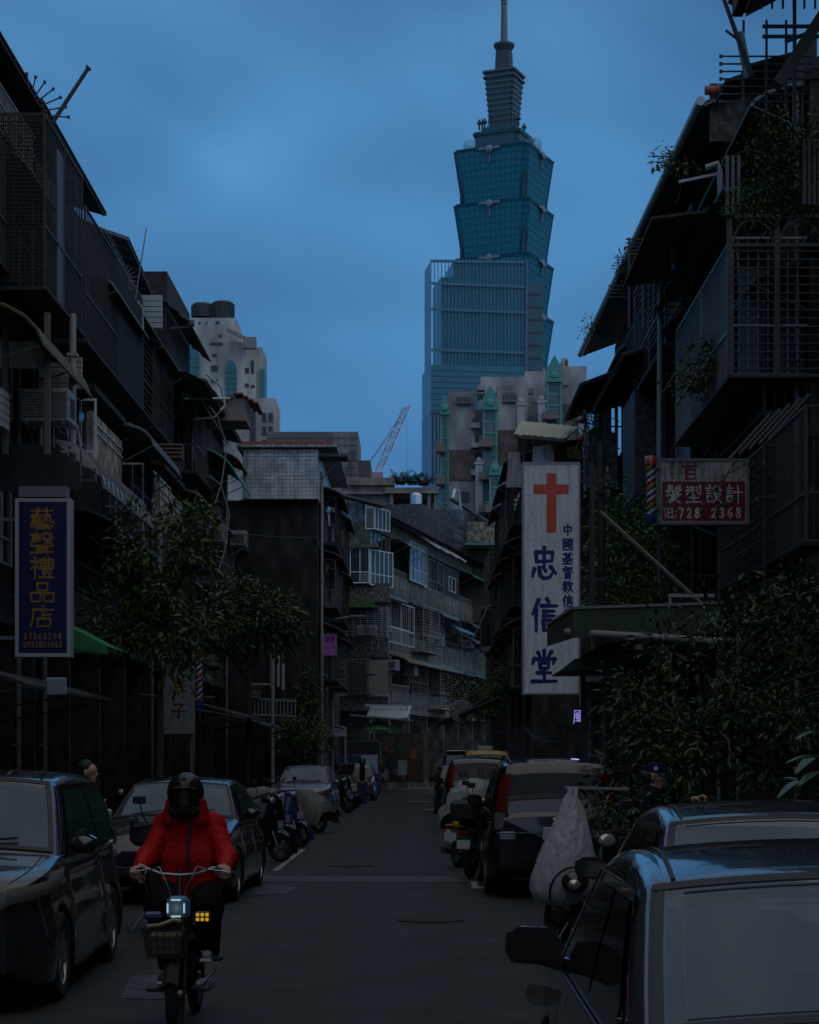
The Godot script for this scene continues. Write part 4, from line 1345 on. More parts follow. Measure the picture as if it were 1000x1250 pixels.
func right_row() -> void:
	var floors := [4.4, 7.5, 10.6, 13.7]
	var b := thing("apartment_house", "nearest right house with a barred balcony cage and rooftop pergola", "apartment building", Vector3(6.6, 0, -41))
	row_house(b, local(b, right_frame(6.6, 41)), 6.9, floors, 2, [3, 2, 2, 2, 2, 3, 2, 2, 2, 3, 2, 2], 7.0)
	var bw := MB.new()
	bw.box(Vector3(12.2, 6.8, -28.5), Vector3(7.4, 13.6, 11))
	part("wall", bw, conc[0], b)
	var iron := mat(0.1, 0.1, 0.095, 0.55, 0.4)
	var grey := mat(0.26, 0.27, 0.27, 0.5, 0.3)
	# the big cage over the lane, its end turned to us
	var mb := MB.new()
	var z := -34.0
	var x0 := 5.25
	var y0 := 8.35
	var y1 := 11.1
	for x in [x0, x0 + 0.82, x0 + 1.6, x0 + 2.4]:
		mb.box(Vector3(x, (y0 + y1) / 2, z), Vector3(0.09, y1 - y0, 0.07))
	for k in 17:
		if k < 15: mb.box(Vector3(x0 + 1.2, y0 + 0.12 + k * 0.145, z), Vector3(2.4, 0.022, 0.022))
	for y in [y0, y1 - 0.5, y1]: mb.box(Vector3(x0 + 1.2, y, z), Vector3(2.4, 0.06, 0.06))
	for k in 3:
		for j in 12:
			var a := PI * j / 12
			var c := PI * (j + 1) / 12
			var o := Vector3(x0 + 0.41 + k * 0.8, y1 - 0.46, z)
			mb.bar(o + Vector3(cos(a) * 0.34, sin(a) * 0.4, 0), o + Vector3(cos(c) * 0.34, sin(c) * 0.4, 0), 0.025)
		mb.bar(Vector3(x0 + 0.45 + k * 0.8, y1 - 0.46, z), Vector3(x0 + 0.7 + k * 0.8, y1 - 0.2, z), 0.022)
	part("balcony_cage_end", mb, iron, b)
	cage(b, local(b, right_frame(6.6, 41.5)) * Transform3D(Basis(), Vector3(0, y0, 0)), 7.5, 2.4, 1.3, 0.17, grey)
	mb = MB.new()
	for q in [[x0 + 0.3, x0 + 0.75, 0.0], [x0 + 0.95, x0 + 1.5, -0.2]]: mb.box(Vector3((q[0] + q[1]) / 2, 9.5, z - 0.9 + q[2]), Vector3(q[1] - q[0], 1.9, 0.05))
	part("balcony_door", mb, mat(0.1, 0.15, 0.16, 0.3), b)
	# dark green striped awning along the cage top
	for k in 22:
		obj("awning_slat", cached("gslat", func(q: MB):
			var rows := []
			for i in 5:
				var a := i / 4.0 * 1.1
				rows.append(PackedVector3Array([Vector3(-sin(a) * 1.0, cos(a) * 0.75 - 0.75, 0.0), Vector3(-sin(a) * 1.0, cos(a) * 0.75 - 0.75, 0.37)]))
			q.grid(rows)), mat(0.025, 0.11, 0.085, 0.55) if k % 2 else mat(0.012, 0.05, 0.04, 0.6), b, local(b, Transform3D(Basis(), Vector3(5.75, 11.6 + (0.006 if k % 2 else 0.0), -42.0 + k * 0.36))))
	mb = MB.new()
	mb.box(Vector3(6.4, 11.55, -34.4), Vector3(2.6, 0.06, 1.0), Transform3D(Basis(), Vector3.ZERO))
	part("awning_end", mb, mat(0.015, 0.06, 0.048, 0.6), b)
	for k in 8:
		obj("awning_slat", cached("gslat", func(_q: MB): pass), mat(0.13, 0.2, 0.03, 0.55) if k % 2 else mat(0.03, 0.06, 0.02, 0.6), b, local(b, Transform3D(Basis(), Vector3(6.0, 11.35 + (0.006 if k % 2 else 0.0), -45.0 + k * 0.36))))
	# rooftop pergola: heavy brown eave, posts and guard rods standing out over the lane
	mb = MB.new()
	var ev := [at(890, 100, 30), at(905, 50, 30), at(935, -20, 30)]
	mb.bar(Vector3(4.75, 13.2, -30), Vector3(5.6, 14.6, -30), 0.16, 0.32)
	mb.bar(Vector3(4.75, 13.2, -30), Vector3(4.75, 13.3, -26), 0.16, 0.32)
	part("eave_board", mb, mat(0.06, 0.045, 0.035, 0.8), b)
	mb = MB.new()
	mb.quad(Vector3(4.85, 13.05, -29.9), Vector3(4.85, 13.05, -24), Vector3(7.4, 14.4, -24), Vector3(7.4, 14.4, -29.9))
	mb.quad(Vector3(4.85, 13.0, -24), Vector3(4.85, 13.0, -29.9), Vector3(7.4, 14.35, -29.9), Vector3(7.4, 14.35, -24))
	part("pergola_roof", mb, mat(0.05, 0.04, 0.035, 0.8), b)
	mb = MB.new()
	for k in 7:
		var y := 11.75 + k * 0.115
		mb.bar(Vector3(4.5, y, -30), Vector3(5.9, y, -30), 0.022)
		mb.box(Vector3(4.5, y, -30), Vector3(0.045, 0.045, 0.045))
	for x in [4.85, 5.2, 5.5]: mb.bar(Vector3(x, 11.6, -30.02), Vector3(x, 13.0, -30.02), 0.035)
	part("guard_rod", mb, iron, b).set_meta("kind", "stuff")
	mb = MB.new()
	for x in [5.55, 5.95, 6.3]:
		var pm := MB.new()
		pm.bar(Vector3(x, 11.3, -29.6), Vector3(x, 14.2, -29.6), 0.05)
		part("pergola_post", pm, iron, b)
	for k in 9: mb.bar(Vector3(5.0 + k * 0.16, 12.9, -29.3), Vector3(5.0 + k * 0.16, 13.15, -29.3), 0.03)
	for y in [12.45, 12.6]: mb.bar(Vector3(5.0, y, -29.2), Vector3(7.0, y, -29.2), 0.045)
	mb.bar(Vector3(5.3, 12.3, -29), Vector3(6.9, 12.9, -29), 0.05)
	part("pergola_rail", mb, iron, b).set_meta("kind", "stuff")
	mb = MB.new()
	mb.tube([at(914, 96, 30), at(903, 40, 30)], 0.07, -1, 8)
	part("slanting_pipe", mb, grey, b)
	mb = MB.new()
	mb.bar(at(1010, 10, 29), at(948, 105, 29), 0.28, 0.16)
	part("brace_board", mb, mat(0.11, 0.09, 0.07, 0.8), b)
	mb = MB.new()
	mb.bar(at(903, 100, 31), at(968, 82, 31), 1.4, 0.06)
	mb.bar(at(880, 112, 31.5), at(925, 96, 31.5), 1.0, 0.05)
	part("terrace_roof", mb, mat(0.04, 0.036, 0.032, 0.8, 0.1, "grime"), b)
	# grey rainwater pipe with an elbow
	for pts in [[at(862, 205, 36), at(876, 200, 36), at(879, 210, 36), at(881, 262, 36)], [at(822, 290, 40), at(823, 330, 40)], [at(815, 300, 42), at(813, 335, 42), at(806, 355, 42), at(805, 560, 42)]]:
		mb = MB.new()
		mb.tube(pts, 0.06, -1, 10)
		part("rain_pipe", mb, mat(0.22, 0.24, 0.26, 0.45), b)
	for k in 8:
		mb = MB.new()
		var bx := 888 + k * 7 if k < 3 else 964 + k * 6
		mb.bar(at(bx, 190 if k < 3 else 170, 33 if k < 3 else 31), at(bx, 262 if k < 3 else 250, 33 if k < 3 else 31), 0.05)
		part("terrace_bar", mb, mat(0.17, 0.15, 0.135, 0.6), b)
	# lower floors: stair-like slanting rails and dim grilles
	cage(b, local(b, right_frame(6.5, 40.5)) * Transform3D(Basis(), Vector3(0, 5.2, 0)), 9.0, 2.2, 0.4, 0.14, iron)
	mb = MB.new()
	for k in 5: mb.bar(at(890 + k * 12, 560 - k * 6, 31), at(940 + k * 12, 505 - k * 6, 31), 0.04)
	part("stair_rail", mb, mat(0.14, 0.13, 0.12, 0.6), b)

	# second house with the long gutter
	var c := thing("apartment_house", "right house under a long straight gutter with red tiled ridge", "apartment building", Vector3(6.4, 0, -64))
	row_house(c, local(c, right_frame(6.3, 64)), 22.8, floors, 5, [3, 2, 3, 2, 2, 2, 3, 4, 2, 3, 2, 3, 2, 2, 2], 8.0)
	sheet_roof(c, Vector3(5.25, 15.3, -66), Vector3(5.25, 14.15, -37.2), Vector3(-2.4, 0, 0), 0.9, mat(0.14, 0.14, 0.135, 0.6, 0.2, "grime"))
	mb = MB.new()
	mb.tube([Vector3(5.17, 15.25, -66), Vector3(5.17, 14.1, -37)], 0.09, -1, 8)
	part("gutter", mb, mat(0.36, 0.4, 0.43, 0.4, 0.2), c)
	mb = MB.new()
	mb.box(Vector3(6.2, 14.2, -51), Vector3(0.1, 1.8, 26))
	part("rooftop_wall", mb, mat(0.16, 0.15, 0.13, 0.85, 0, "stain"), c)
	mb = MB.new()
	mb.box(Vector3(6.1, 14.0, -37.4), Vector3(1.4, 1.1, 0.08))
	part("roof_gable", mb, mat(0.13, 0.125, 0.11, 0.85, 0, "stain"), c)
	for k in 7:
		obj("ridge_tile", cached("ridge", func(q: MB): q.tube([Vector3(-0.12, 0, 0), Vector3(0.12, 0, 0)], 0.09, -1, 8)), mat(0.26, 0.05, 0.03, 0.6), c, local(c, Transform3D(Basis(), Vector3(5.4 + k * 0.22, 14.36 + k * 0.02, -37.2 + 0.02 * (k % 2)))))
	mb = MB.new()
	mb.box(Vector3(5.2, 12.2, -40.2), Vector3(1.7, 0.05, 5.4), Transform3D(Basis(Vector3.BACK, 0.12), Vector3(1.45, -0.6, 0)))
	part("terrace_sheet", mb, mat(0.09, 0.06, 0.045, 0.8, 0, "grime"), c)
	mb = MB.new()
	mb.bar(at(829, 222, 38), at(877, 212, 38), 0.05)
	part("sheet_edge", mb, mat(0.5, 0.52, 0.53, 0.5), c)
	mb = MB.new()
	for k in 5: mb.bar(at(764, 292 + k * 4.6, 45), at(800, 292 + k * 4.6, 45), 0.03)
	for k in 8: mb.bar(at(766, 315 + k * 4.6, 45.2), at(800, 315 + k * 4.6, 45.2), 0.03)
	for k in 4: mb.bar(at(742, 349 + k * 4.5, 52), at(764, 349 + k * 4.5, 52), 0.03)
	for x in [768, 785, 798]: mb.bar(at(x, 290, 45), at(x, 400, 45), 0.045)
	part("guard_rod", mb, iron, c).set_meta("kind", "stuff")
	cage(c, local(c, right_frame(6.3, 49)) * Transform3D(Basis(), Vector3(0, 10.7, 0)), 6.4, 2.6, 1.1, 0.16, iron, true)
	# dark sheet-clad oriel half way up
	mb = MB.new()
	for k in 12: mb.box(Vector3(5.1, 9.4, -50.6 + k * 0.24), Vector3(0.04 + 0.02 * (k % 2), 2.6, 0.23))
	mb.box(Vector3(5.7, 9.4, -47.8), Vector3(1.2, 2.6, 0.06))
	mb.box(Vector3(5.7, 8.06, -49.2), Vector3(1.2, 0.06, 2.8))
	part("oriel", mb, mat(0.1, 0.105, 0.11, 0.6, 0.2, "stain"), c)
	mb = MB.new()
	mb.box(Vector3(5.95, 9.6, -45.5), Vector3(0.05, 2.5, 2.6))
	part("frosted_screen", mb, mat(0.13, 0.15, 0.16, 0.4), c)
	sheet_roof(c, Vector3(4.7, 11.6, -56), Vector3(4.7, 11.4, -47), Vector3(-1.8, 0, 0), 0.5, mat(0.035, 0.035, 0.03, 0.8, 0.1, "grime"))
	sheet_roof(c, Vector3(4.35, 12.4, -62), Vector3(4.35, 12.3, -55.5), Vector3(-1.6, 0, 0), 0.6, mat(0.03, 0.03, 0.03, 0.8, 0.1, "grime"))
	mb = MB.new()
	mb.box(Vector3(5.2, 10.5, -57.9), Vector3(0.9, 1.6, 0.06))
	part("pale_panel", mb, mat(0.3, 0.31, 0.3, 0.6, 0, "stain"), c)
	mb = MB.new()
	for k in 3: mb.tube([Vector3(4.7 + k * 0.3, 9.4, -58), Vector3(4.7 + k * 0.3, 12.0, -58)], 0.05, -1, 8)
	part("balcony_post", mb, grey, c)
	for q in [[4.5, 11.0], [4.55, 11.55]]:
		mb = MB.new()
		mb.ball(Vector3(q[0], q[1], -57.2), Vector3(0.12, 0.1, 0.12), 10)
		part("red_lantern_bag", mb, mat(0.18, 0.04, 0.03, 0.6), c)
	canopy(c, local(c, right_frame(6.3, 45)) * Transform3D(Basis(), Vector3(0, 7.5, 0.2)), 4.0, 1.1, 0.7, mat(0.05, 0.16, 0.13, 0.5), 0.5)

	# third house, stepping out into the lane behind the church sign
	var e := thing("stepped_house", "right house stepping out behind the church sign with a pale rooftop canopy", "apartment building", Vector3(3, 0, -62))
	mb = MB.new()
	mb.box(Vector3(6.4, 5.6, -72), Vector3(6.0, 11.2, 20))
	part("wall", mb, mat(0.1, 0.095, 0.085, 0.9, 0, "stain", Vector3(0.4, 0.2, 0.4), 0.5), e)
	for q in [[660, 537, 712, 600, 61.7, 0.12], [632, 535, 662, 600, 63.5, 0.3]]:
		rbox("roof_hut_wall", [q[0], q[1], q[2], q[3]], q[4], q[5], mat(0.075, 0.055, 0.04, 0.85, 0, "stain"), e)
	var rows := []
	for i in 2:
		var row := PackedVector3Array()
		for k in 17:
			row.append(at(lerpf(627, 690, k / 16.0), lerpf(530, 535, k / 16.0), 60).lerp(at(lerpf(636, 706, k / 16.0), lerpf(514, 521, k / 16.0), 64), i) + Vector3(0, 0.02 * (k % 2), 0))
		rows.append(row)
	mb = MB.new()
	mb.grid(rows)
	var pt := StandardMaterial3D.new()
	pt.albedo_color = Color(0.8, 0.78, 0.66)
	pt.roughness = 0.6
	pt.backlight_enabled = true
	pt.backlight = Color(0.9, 0.88, 0.75)
	part("pale_canopy", mb, pt, e)
	mb = MB.new()
	for k in 5:
		var t := k / 4.0
		mb.bar(at(lerpf(629, 688, t), lerpf(532, 537, t), 60), at(lerpf(638, 704, t), lerpf(516, 523, t), 64), 0.08)
	mb.bar(at(628, 533, 60), at(690, 538, 60), 0.09)
	for x in [640, 652, 676]: mb.bar(at(x, 530, 61), at(x, 600, 61), 0.09)
	mb.bar(at(652, 541, 60.5), at(690, 541, 60.5), 0.06)
	part("canopy_frame", mb, mat(0.06, 0.06, 0.055, 0.6), e)
	for q in [[658, 545, mat(0.4, 0.42, 0.45, 0.8)], [668, 543, mat(0.25, 0.25, 0.27, 0.8)], [628, 552, mat(0.35, 0.33, 0.32, 0.8)]]:
		mb = MB.new()
		var o := at(q[0], q[1], 60.4)
		for s in [-1, 1]:
			var rr := []
			for i in 5:
				var row := PackedVector3Array()
				for k in 6: row.append(o + Vector3((k / 5.0 - 0.5) * (0.34 + 0.05 * i), -i * 0.27, s * 0.03 + 0.03 * sin(k * 2.0 + i)))
				rr.append(row)
			mb.grid(rr, s < 0)
		var cl := obj("hanging_laundry", mb, q[2])
		tag(cl, ["pale shirt hanging under the pale rooftop canopy", "grey trousers hanging beside the pale shirt on the rooftop", "folded cloth hung at the rooftop edge left of the canopy"][[658, 668, 628].find(q[0])], "laundry", "clothes drying on the roof")
	rbox("striped_shutter", [692, 545, 708, 560], 61.6, 0.05, mat(0.2, 0.19, 0.08, 0.7), e)
	# lane side of the stepped house: grilles, ledges, yellow wall
	var rf := local(e, right_frame(3.4, 80))
	for k in 3:
		for j in 3:
			var y: float = [4.0, 6.6, 9.2][k]
			cage(e, rf * Transform3D(Basis(), Vector3(0.6 + j * 6.0, y, 0)), 4.6, 1.9, 0.6, 0.16, bars[(k + 2 * j) % 3])
			canopy(e, rf * Transform3D(Basis(), Vector3(0.4 + j * 6.0, y + 2.3, 0)), 5.0, 0.9, 0.35, mat(0.05, 0.05, 0.045, 0.8, 0, "grime"), 0.3)
			window_in(e, rf * Transform3D(Basis(), Vector3(1.0 + j * 6.0, y + 0.3, 0.04)), 3.6, 1.4, 3, 1, frames[1])
	var g := thing("small_house", "low dark house with a tilted sheet roof left of the church sign", "house", Vector3(3, 0, -84))
	for r in [[598, 668, 660, 790, 84, 8.0, conc[1]], [600, 790, 640, 920, 86, 8.0, conc[3]], [588, 745, 608, 792, 83, 3.0, conc[1]]]:
		rbox("wall", [r[0], r[1], r[2], r[3]], r[4], r[5], r[6], g)
	rbox("yellow_wall", [629, 758, 640, 822], 82.5, 1.0, mat(0.3, 0.22, 0.06, 0.8, 0, "stain"), g)
	mb = MB.new()
	mb.bar(at(586, 742, 82), at(606, 738, 82), 0.12, 0.06)
	mb.bar(at(576, 782, 82), at(597, 738, 82), 0.1, 0.06)
	mb.bar(at(588, 792, 82), at(640, 792, 82), 0.12, 0.2)
	part("sheet_edge", mb, mat(0.22, 0.22, 0.21, 0.6), g)
	for r in [[598, 680, 634, 735], [600, 745, 626, 790], [602, 800, 628, 850]]:
		mb = MB.new()
		for k in 10: 
			var x := lerpf(r[0], r[2], k / 9.0)
			mb.bar(at(x, r[1], 81.8), at(x, r[3], 81.8), 0.035)
		for k in 4:
			var y := lerpf(r[1], r[3], k / 3.0)
			mb.bar(at(r[0], y, 81.78), at(r[2], y, 81.78), 0.05)
		part("window_grille", mb, bars[1], g)
	air_conditioner(Transform3D(Basis(), at(632, 655, 81.5)), "air conditioner high on the dark house left of the cross sign", 1.1)

func end_of_street() -> void:
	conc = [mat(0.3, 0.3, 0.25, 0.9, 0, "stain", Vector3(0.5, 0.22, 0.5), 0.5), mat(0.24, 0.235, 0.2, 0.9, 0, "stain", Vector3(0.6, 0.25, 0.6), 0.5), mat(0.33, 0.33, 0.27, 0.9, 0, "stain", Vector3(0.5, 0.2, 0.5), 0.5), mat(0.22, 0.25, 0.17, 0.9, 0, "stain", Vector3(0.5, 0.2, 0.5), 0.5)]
	bars = [mat(0.24, 0.24, 0.22, 0.6), mat(0.4, 0.4, 0.37, 0.6), mat(0.16, 0.14, 0.11, 0.7)]
	var o := Vector3(-2.83, 0, -100)
	var u := Vector3(0.2117, 0, -0.9773).normalized()
	var nrm := u.cross(Vector3.UP) * -1.0
	nrm = Vector3(0.9773, 0, 0.2117)
	var T := Transform3D(Basis(u, Vector3.UP, nrm), o)
	var b := thing("corner_house", "long grey four storey corner house with white bay window facing the lane", "apartment building", o)
	var L := local(b, T)
	var floors := [4.3, 7.4, 10.5, 13.6]
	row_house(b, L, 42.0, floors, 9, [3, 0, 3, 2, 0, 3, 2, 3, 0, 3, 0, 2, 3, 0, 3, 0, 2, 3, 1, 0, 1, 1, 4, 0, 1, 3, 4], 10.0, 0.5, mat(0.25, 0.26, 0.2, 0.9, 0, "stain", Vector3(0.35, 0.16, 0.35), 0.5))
	# end wall that faces us
	var moss := mat(0.22, 0.25, 0.17, 0.9, 0, "stain", Vector3(0.4, 0.2, 0.4), 0.5)
	rbox("end_wall", [396, 640, 452, 900], 100.2, 6, moss, b)
	rbox("parapet", [398, 637, 452, 668], 99.7, 0.5, mat(0.26, 0.3, 0.2, 0.9, 0, "stain", Vector3(0.4, 0.2, 0.4)), b)
	rbox("ledge", [414, 712, 476, 735], 98.9, 1.4, mat(0.2, 0.2, 0.16, 0.9, 0, "stain"), b)
	rbox("ledge", [412, 778, 474, 802], 98.9, 1.4, mat(0.18, 0.18, 0.145, 0.9, 0, "stain"), b)
	rbox("ledge", [412, 850, 474, 868], 98.9, 1.4, mat(0.18, 0.18, 0.145, 0.9, 0, "stain"), b)
	# white bay window, front and side
	var f0 := at(416, 712, 98.6)
	window_in(b, local(b, Transform3D(Basis(), f0)), 1.45, 1.8, 3, 2, mat(0.62, 0.64, 0.62, 0.45), panes[1])
	var f1 := at(452, 714, 98.6)
	var fd := Vector3(0.5, 0, -0.866)
	window_in(b, local(b, Transform3D(Basis(fd, Vector3.UP, Vector3(0.866, 0, 0.5)), f1)), 2.2, 1.8, 5, 2, mat(0.62, 0.64, 0.62, 0.45), panes[1])
	rbox("bay_roof", [414, 664, 462, 668], 98.4, 2.2, moss, b)
	rbox("bay_back", [416, 668, 452, 712], 99.2, 0.6, mat(0.04, 0.05, 0.05, 0.8), b)
	# second white window along the front
	window_in(b, L * Transform3D(Basis(), Vector3(8.6, 11.5, 0.12)), 4.4, 2.2, 4, 2, mat(0.6, 0.62, 0.6, 0.45), panes[2])
	# third floor: mossy awning, barred front, air conditioner shelf
	var aw := MB.new()
	aw.prism(PackedVector2Array([Vector2(at(411, 741, 98).x, at(0, 741, 98).y), Vector2(at(418, 731, 98).x, at(0, 731, 98).y), Vector2(at(452, 731, 98).x, at(0, 731, 98).y), Vector2(at(462, 741, 98).x, at(0, 741, 98).y)]), 1.0, Transform3D(Basis(), Vector3(0, 0, -98)))
	part("green_awning", aw, mat(0.1, 0.24, 0.07, 0.7, 0, "stain"), b)
	for r in [[414, 742, 475, 778], [414, 804, 452, 850]]:
		var mb := MB.new()
		var k := 0.0
		while k < r[3] - r[1]:
			mb.bar(at(r[0], r[1] + k, 98.8), at(r[2], r[1] + k, 98.8), 0.035)
			k += 2.6
		for j in 8: mb.bar(at(lerpf(r[0], r[2], j / 7.0), r[1], 98.78), at(lerpf(r[0], r[2], j / 7.0), r[3], 98.78), 0.04)
		part("window_grille", mb, bars[0], b)
		rbox("window", [r[0] + 2, r[1] + 1, r[2] - 3, r[3] - 1], 99.9, 0.06, panes[2], b)
	cage(b, L * Transform3D(Basis(), Vector3(1.2, 7.7, 0.3)), 6.4, 2.2, 0.3, 0.5, mat(0.5, 0.5, 0.46, 0.5), false, false)
	# louvred shop screen and pale pier at the corner
	var lv := MB.new()
	for k in 14: lv.box(at(411, 806 + k * 3.3, 98), Vector3(0.95, 0.07, 0.05), Transform3D())
	part("louvre_screen", lv, mat(0.28, 0.27, 0.24, 0.7), b)
	rbox("pier", [391, 800, 399, 868], 97, 0.3, mat(0.36, 0.37, 0.34, 0.8, 0, "stain"), b)
	rbox("blind", [447, 806, 474, 848], 98.7, 0.05, mat(0.2, 0.19, 0.15, 0.8), b)
	var lt := MB.new()
	for k in 14:
		lt.bar(at(425 + k * 1.6, 806, 98.6), at(425 + k * 1.6 + 6, 848, 98.6), 0.025)
		lt.bar(at(431 + k * 1.6, 806, 98.58), at(425 + k * 1.6, 848, 98.58), 0.025)
	part("diamond_lattice", lt, mat(0.05, 0.05, 0.045, 0.6), b)
	# blue awnings, pipes
	canopy(b, L * Transform3D(Basis(), Vector3(18, 9.8, 0)), 5.0, 1.1, 0.5, mat(0.05, 0.2, 0.3, 0.5), 0.3)
	canopy(b, L * Transform3D(Basis(), Vector3(24, 9.4, 0)), 5.0, 1.0, 0.5, mat(0.1, 0.13, 0.14, 0.6), 0.3)
	# slanted white struts over the roof edge
	var st := MB.new()
	for k in 4:
		st.bar(L.origin * 0 + T * Vector3(9.5 + k * 2.6, 14.6, -0.3), T * Vector3(11.4 + k * 2.6, 13.5, 1.2), 0.09)
	part("roof_strut", st, mat(0.5, 0.5, 0.47, 0.6), b)
	var sr := MB.new()
	sr.quad(T * Vector3(2, 14.1, 0.9), T * Vector3(30, 14.1, 0.9), T * Vector3(30, 14.7, -1.0), T * Vector3(2, 14.7, -1.0))
	part("roof_slope", sr, mat(0.09, 0.085, 0.075, 0.85, 0, "grime"), b)
	# pale blue rooftop shed
	var blue := mat(0.42, 0.54, 0.62, 0.65, 0.1, "stain", Vector3(0.5, 0.25, 0.5))
	rbox("shed_wall", [393, 608, 418, 668], 100.6, 0.3, blue, b)
	rbox("shed_wall", [417, 611, 446, 650], 99.9, 3, blue, b)
	var jt := MB.new()
	for k in 14: rect(jt, 394 + k * 3.6, 611, 394.5 + k * 3.6, 650 if k > 6 else 668, 99.86 if k > 6 else 100.56, 0.05)
	part("shed_rib", jt, mat(0.24, 0.3, 0.34, 0.6), b)
	var rr := MB.new()
	rr.bar(at(391, 607, 99), at(406, 601, 101), 0.6, 0.12)
	rr.bar(at(404, 602, 99), at(468, 618, 99.6), 0.9, 0.1)
	part("shed_roof", rr, mat(0.08, 0.085, 0.085, 0.7), b)
	window_in(b, local(b, Transform3D(Basis(), at(446, 646, 99.3))), 0.5, 1.1, 1, 1, frames[0])
	window_in(b, local(b, Transform3D(Basis(Vector3(0.5, 0, -0.866), Vector3.UP, Vector3(0.866, 0, 0.5)), at(457, 646, 99.3))), 1.5, 1.1, 4, 1, frames[0])
	# roof cage farther along
	var rc := MB.new()
	for k in 8: rc.bar(T * Vector3(20 + k * 1.6, 13.8, -0.6), T * Vector3(20 + k * 1.6, 17.2, -0.6), 0.06)
	for k in 7: rc.bar(T * Vector3(20, 14 + k * 0.5, -0.6), T * Vector3(31.2, 14 + k * 0.5, -0.6), 0.05)
	for k in 8: rc.bar(T * Vector3(20, 13.8, -0.6 - k * 0.4), T * Vector3(20, 17.2, -0.6 - k * 0.4), 0.05)
	rc.bar(T * Vector3(19.6, 17.4, 0.2), T * Vector3(31.4, 17.4, 0.2), 0.3, 0.1)
	part("roof_cage", rc, mat(0.08, 0.085, 0.09, 0.6), b)
	var rs := MB.new()
	rs.box(Vector3(25, 15.5, -3.2), Vector3(10, 3.4, 3.0), T)
	part("roof_room", rs, mat(0.15, 0.16, 0.17, 0.8, 0, "stain"), b)
	var vp := MB.new()
	vp.tube([T * Vector3(20.5, 17.4, 0.1), T * Vector3(20.8, 18.1, 0.2), T * Vector3(21.4, 18.1, 0.3), T * Vector3(21.6, 17.0, 0.4)], 0.1, -1, 8)
	part("roof_duct", vp, mat(0.5, 0.52, 0.53, 0.4), b)
	# air conditioners
	for q in [[444, 776, 98.3, "air conditioner left of its twin on the corner house's third floor shelf"], [452, 776, 98.3, "air conditioner right of its twin on the corner house's third floor shelf"]]:
		air_conditioner(Transform3D(Basis(), at(q[0], q[1], q[2])), q[3], 0.85)
	for q in [[2.5, 10.6, "air conditioner under the white bay window's side"], [3.5, 6.3, "air conditioner below the pale bars of the corner house"], [8.0, 6.2, "second air conditioner below the pale bars, farther along"], [15.2, 8.2, "air conditioner left of the blue awning on the corner house"], [24.5, 8.6, "air conditioner just right of the blue awning"], [22.0, 5.3, "lowest air conditioner at the far end of the corner house"]]:
		air_conditioner(T * Transform3D(Basis(), Vector3(q[0], q[1], 0.05)), q[2])
	# shop front at the ground floor
	var g := thing("corner_shop_canopy", "flat shop canopy with a clear plastic screen and green parasol awning below", "canopy", Vector3(-2.5, 0, -96))
	var mb := MB.new()
	mb.bar(at(428, 873, 96), at(505, 880, 96), 1.6, 0.08)
	part("canopy_roof", mb, mat(0.24, 0.28, 0.27, 0.6), g)
	var cl := StandardMaterial3D.new()
	cl.albedo_color = Color(0.75, 0.8, 0.8, 0.55)
	cl.transparency = BaseMaterial3D.TRANSPARENCY_ALPHA
	cl.roughness = 0.3
	mb = MB.new()
	var rws := []
	for i in 4:
		var row := PackedVector3Array()
		for k in 9: row.append(at(lerpf(446, 497, k / 8.0) + 2 * i, lerpf(877, 861, i / 3.0) + 1.0 * sin(k * 2.3 + i), 95.4 + i * 0.3))
		rws.append(row)
	mb.grid(rws)
	part("plastic_screen", mb, cl, g)
	mb = MB.new()
	mb.bar(at(446, 861, 96), at(498, 862, 96), 0.1)
	mb.bar(at(497, 862, 96), at(500, 880, 96), 0.08)
	part("screen_frame", mb, mat(0.5, 0.52, 0.52, 0.5), g)
	mb = MB.new()
	var apex := at(462, 879, 96)
	for k in 8:
		var a := TAU * k / 8
		var c := TAU * (k + 1) / 8
		var q := at(462, 891, 96)
		mb.tri(apex, q + Vector3(cos(c) * 1.05, 0, -sin(c) * 1.05), q + Vector3(cos(a) * 1.05, 0, -sin(a) * 1.05))
		mb.tri(apex - Vector3(0, 0.03, 0), q + Vector3(cos(a) * 1.05, 0, -sin(a) * 1.05), q + Vector3(cos(c) * 1.05, 0, -sin(c) * 1.05))
	part("green_canvas", mb, mat(0.025, 0.17, 0.04, 0.7), g)
	rbox("stall_front", [430, 895, 520, 955], 101.0, 0.3, mat(0.07, 0.065, 0.055, 0.8, 0, "stain"), g)
	for k in 26:
		var x := 428 + rng.randf() * 92
		var w := rng.randf_range(2, 7)
		var y1 := rng.randf_range(925, 957)
		var hh := rng.randf_range(4, 14)
		var sb := MB.new()
		var tone := rng.randf_range(0.04, 0.3)
		rect(sb, x, y1 - hh, x + w, y1, 98.0 + 0.08 * k, 0.3)
		part("stall_box", sb, mat(tone, tone * rng.randf_range(0.6, 1.0), tone * rng.randf_range(0.4, 0.9), 0.7), g)
	for k in 5:
		var sl := MB.new()
		rect(sl, 432 + k * 18, 898 + (k % 2) * 4, 444 + k * 18, 918, 99.5, 0.2)
		part("hanging_cloth", sl, mat(0.1 + 0.05 * (k % 3), 0.11, 0.09, 0.9, 0, "stain"), g)
	for r in [[486, 928, 497, 946, mat(0.35, 0.36, 0.35, 0.6)], [498, 926, 510, 950, mat(0.13, 0.03, 0.025, 0.6)], [500, 915, 508, 925, mat(0.3, 0.13, 0.03, 0.6)]]:
		var box := MB.new()
		rect(box, r[0], r[1], r[2], r[3], 97.5, 0.5)
		part("stall_box", box, r[4], g)
	mb = MB.new()
	rect(mb, 517, 893, 523, 950, 97, 0.3)
	part("post", mb, mat(0.12, 0.1, 0.08, 0.8), g)
	var w := thing("left_shop_canopy", "grey-blue tilted sheet canopy above the blue truck", "canopy", Vector3(-4, 0, -88))
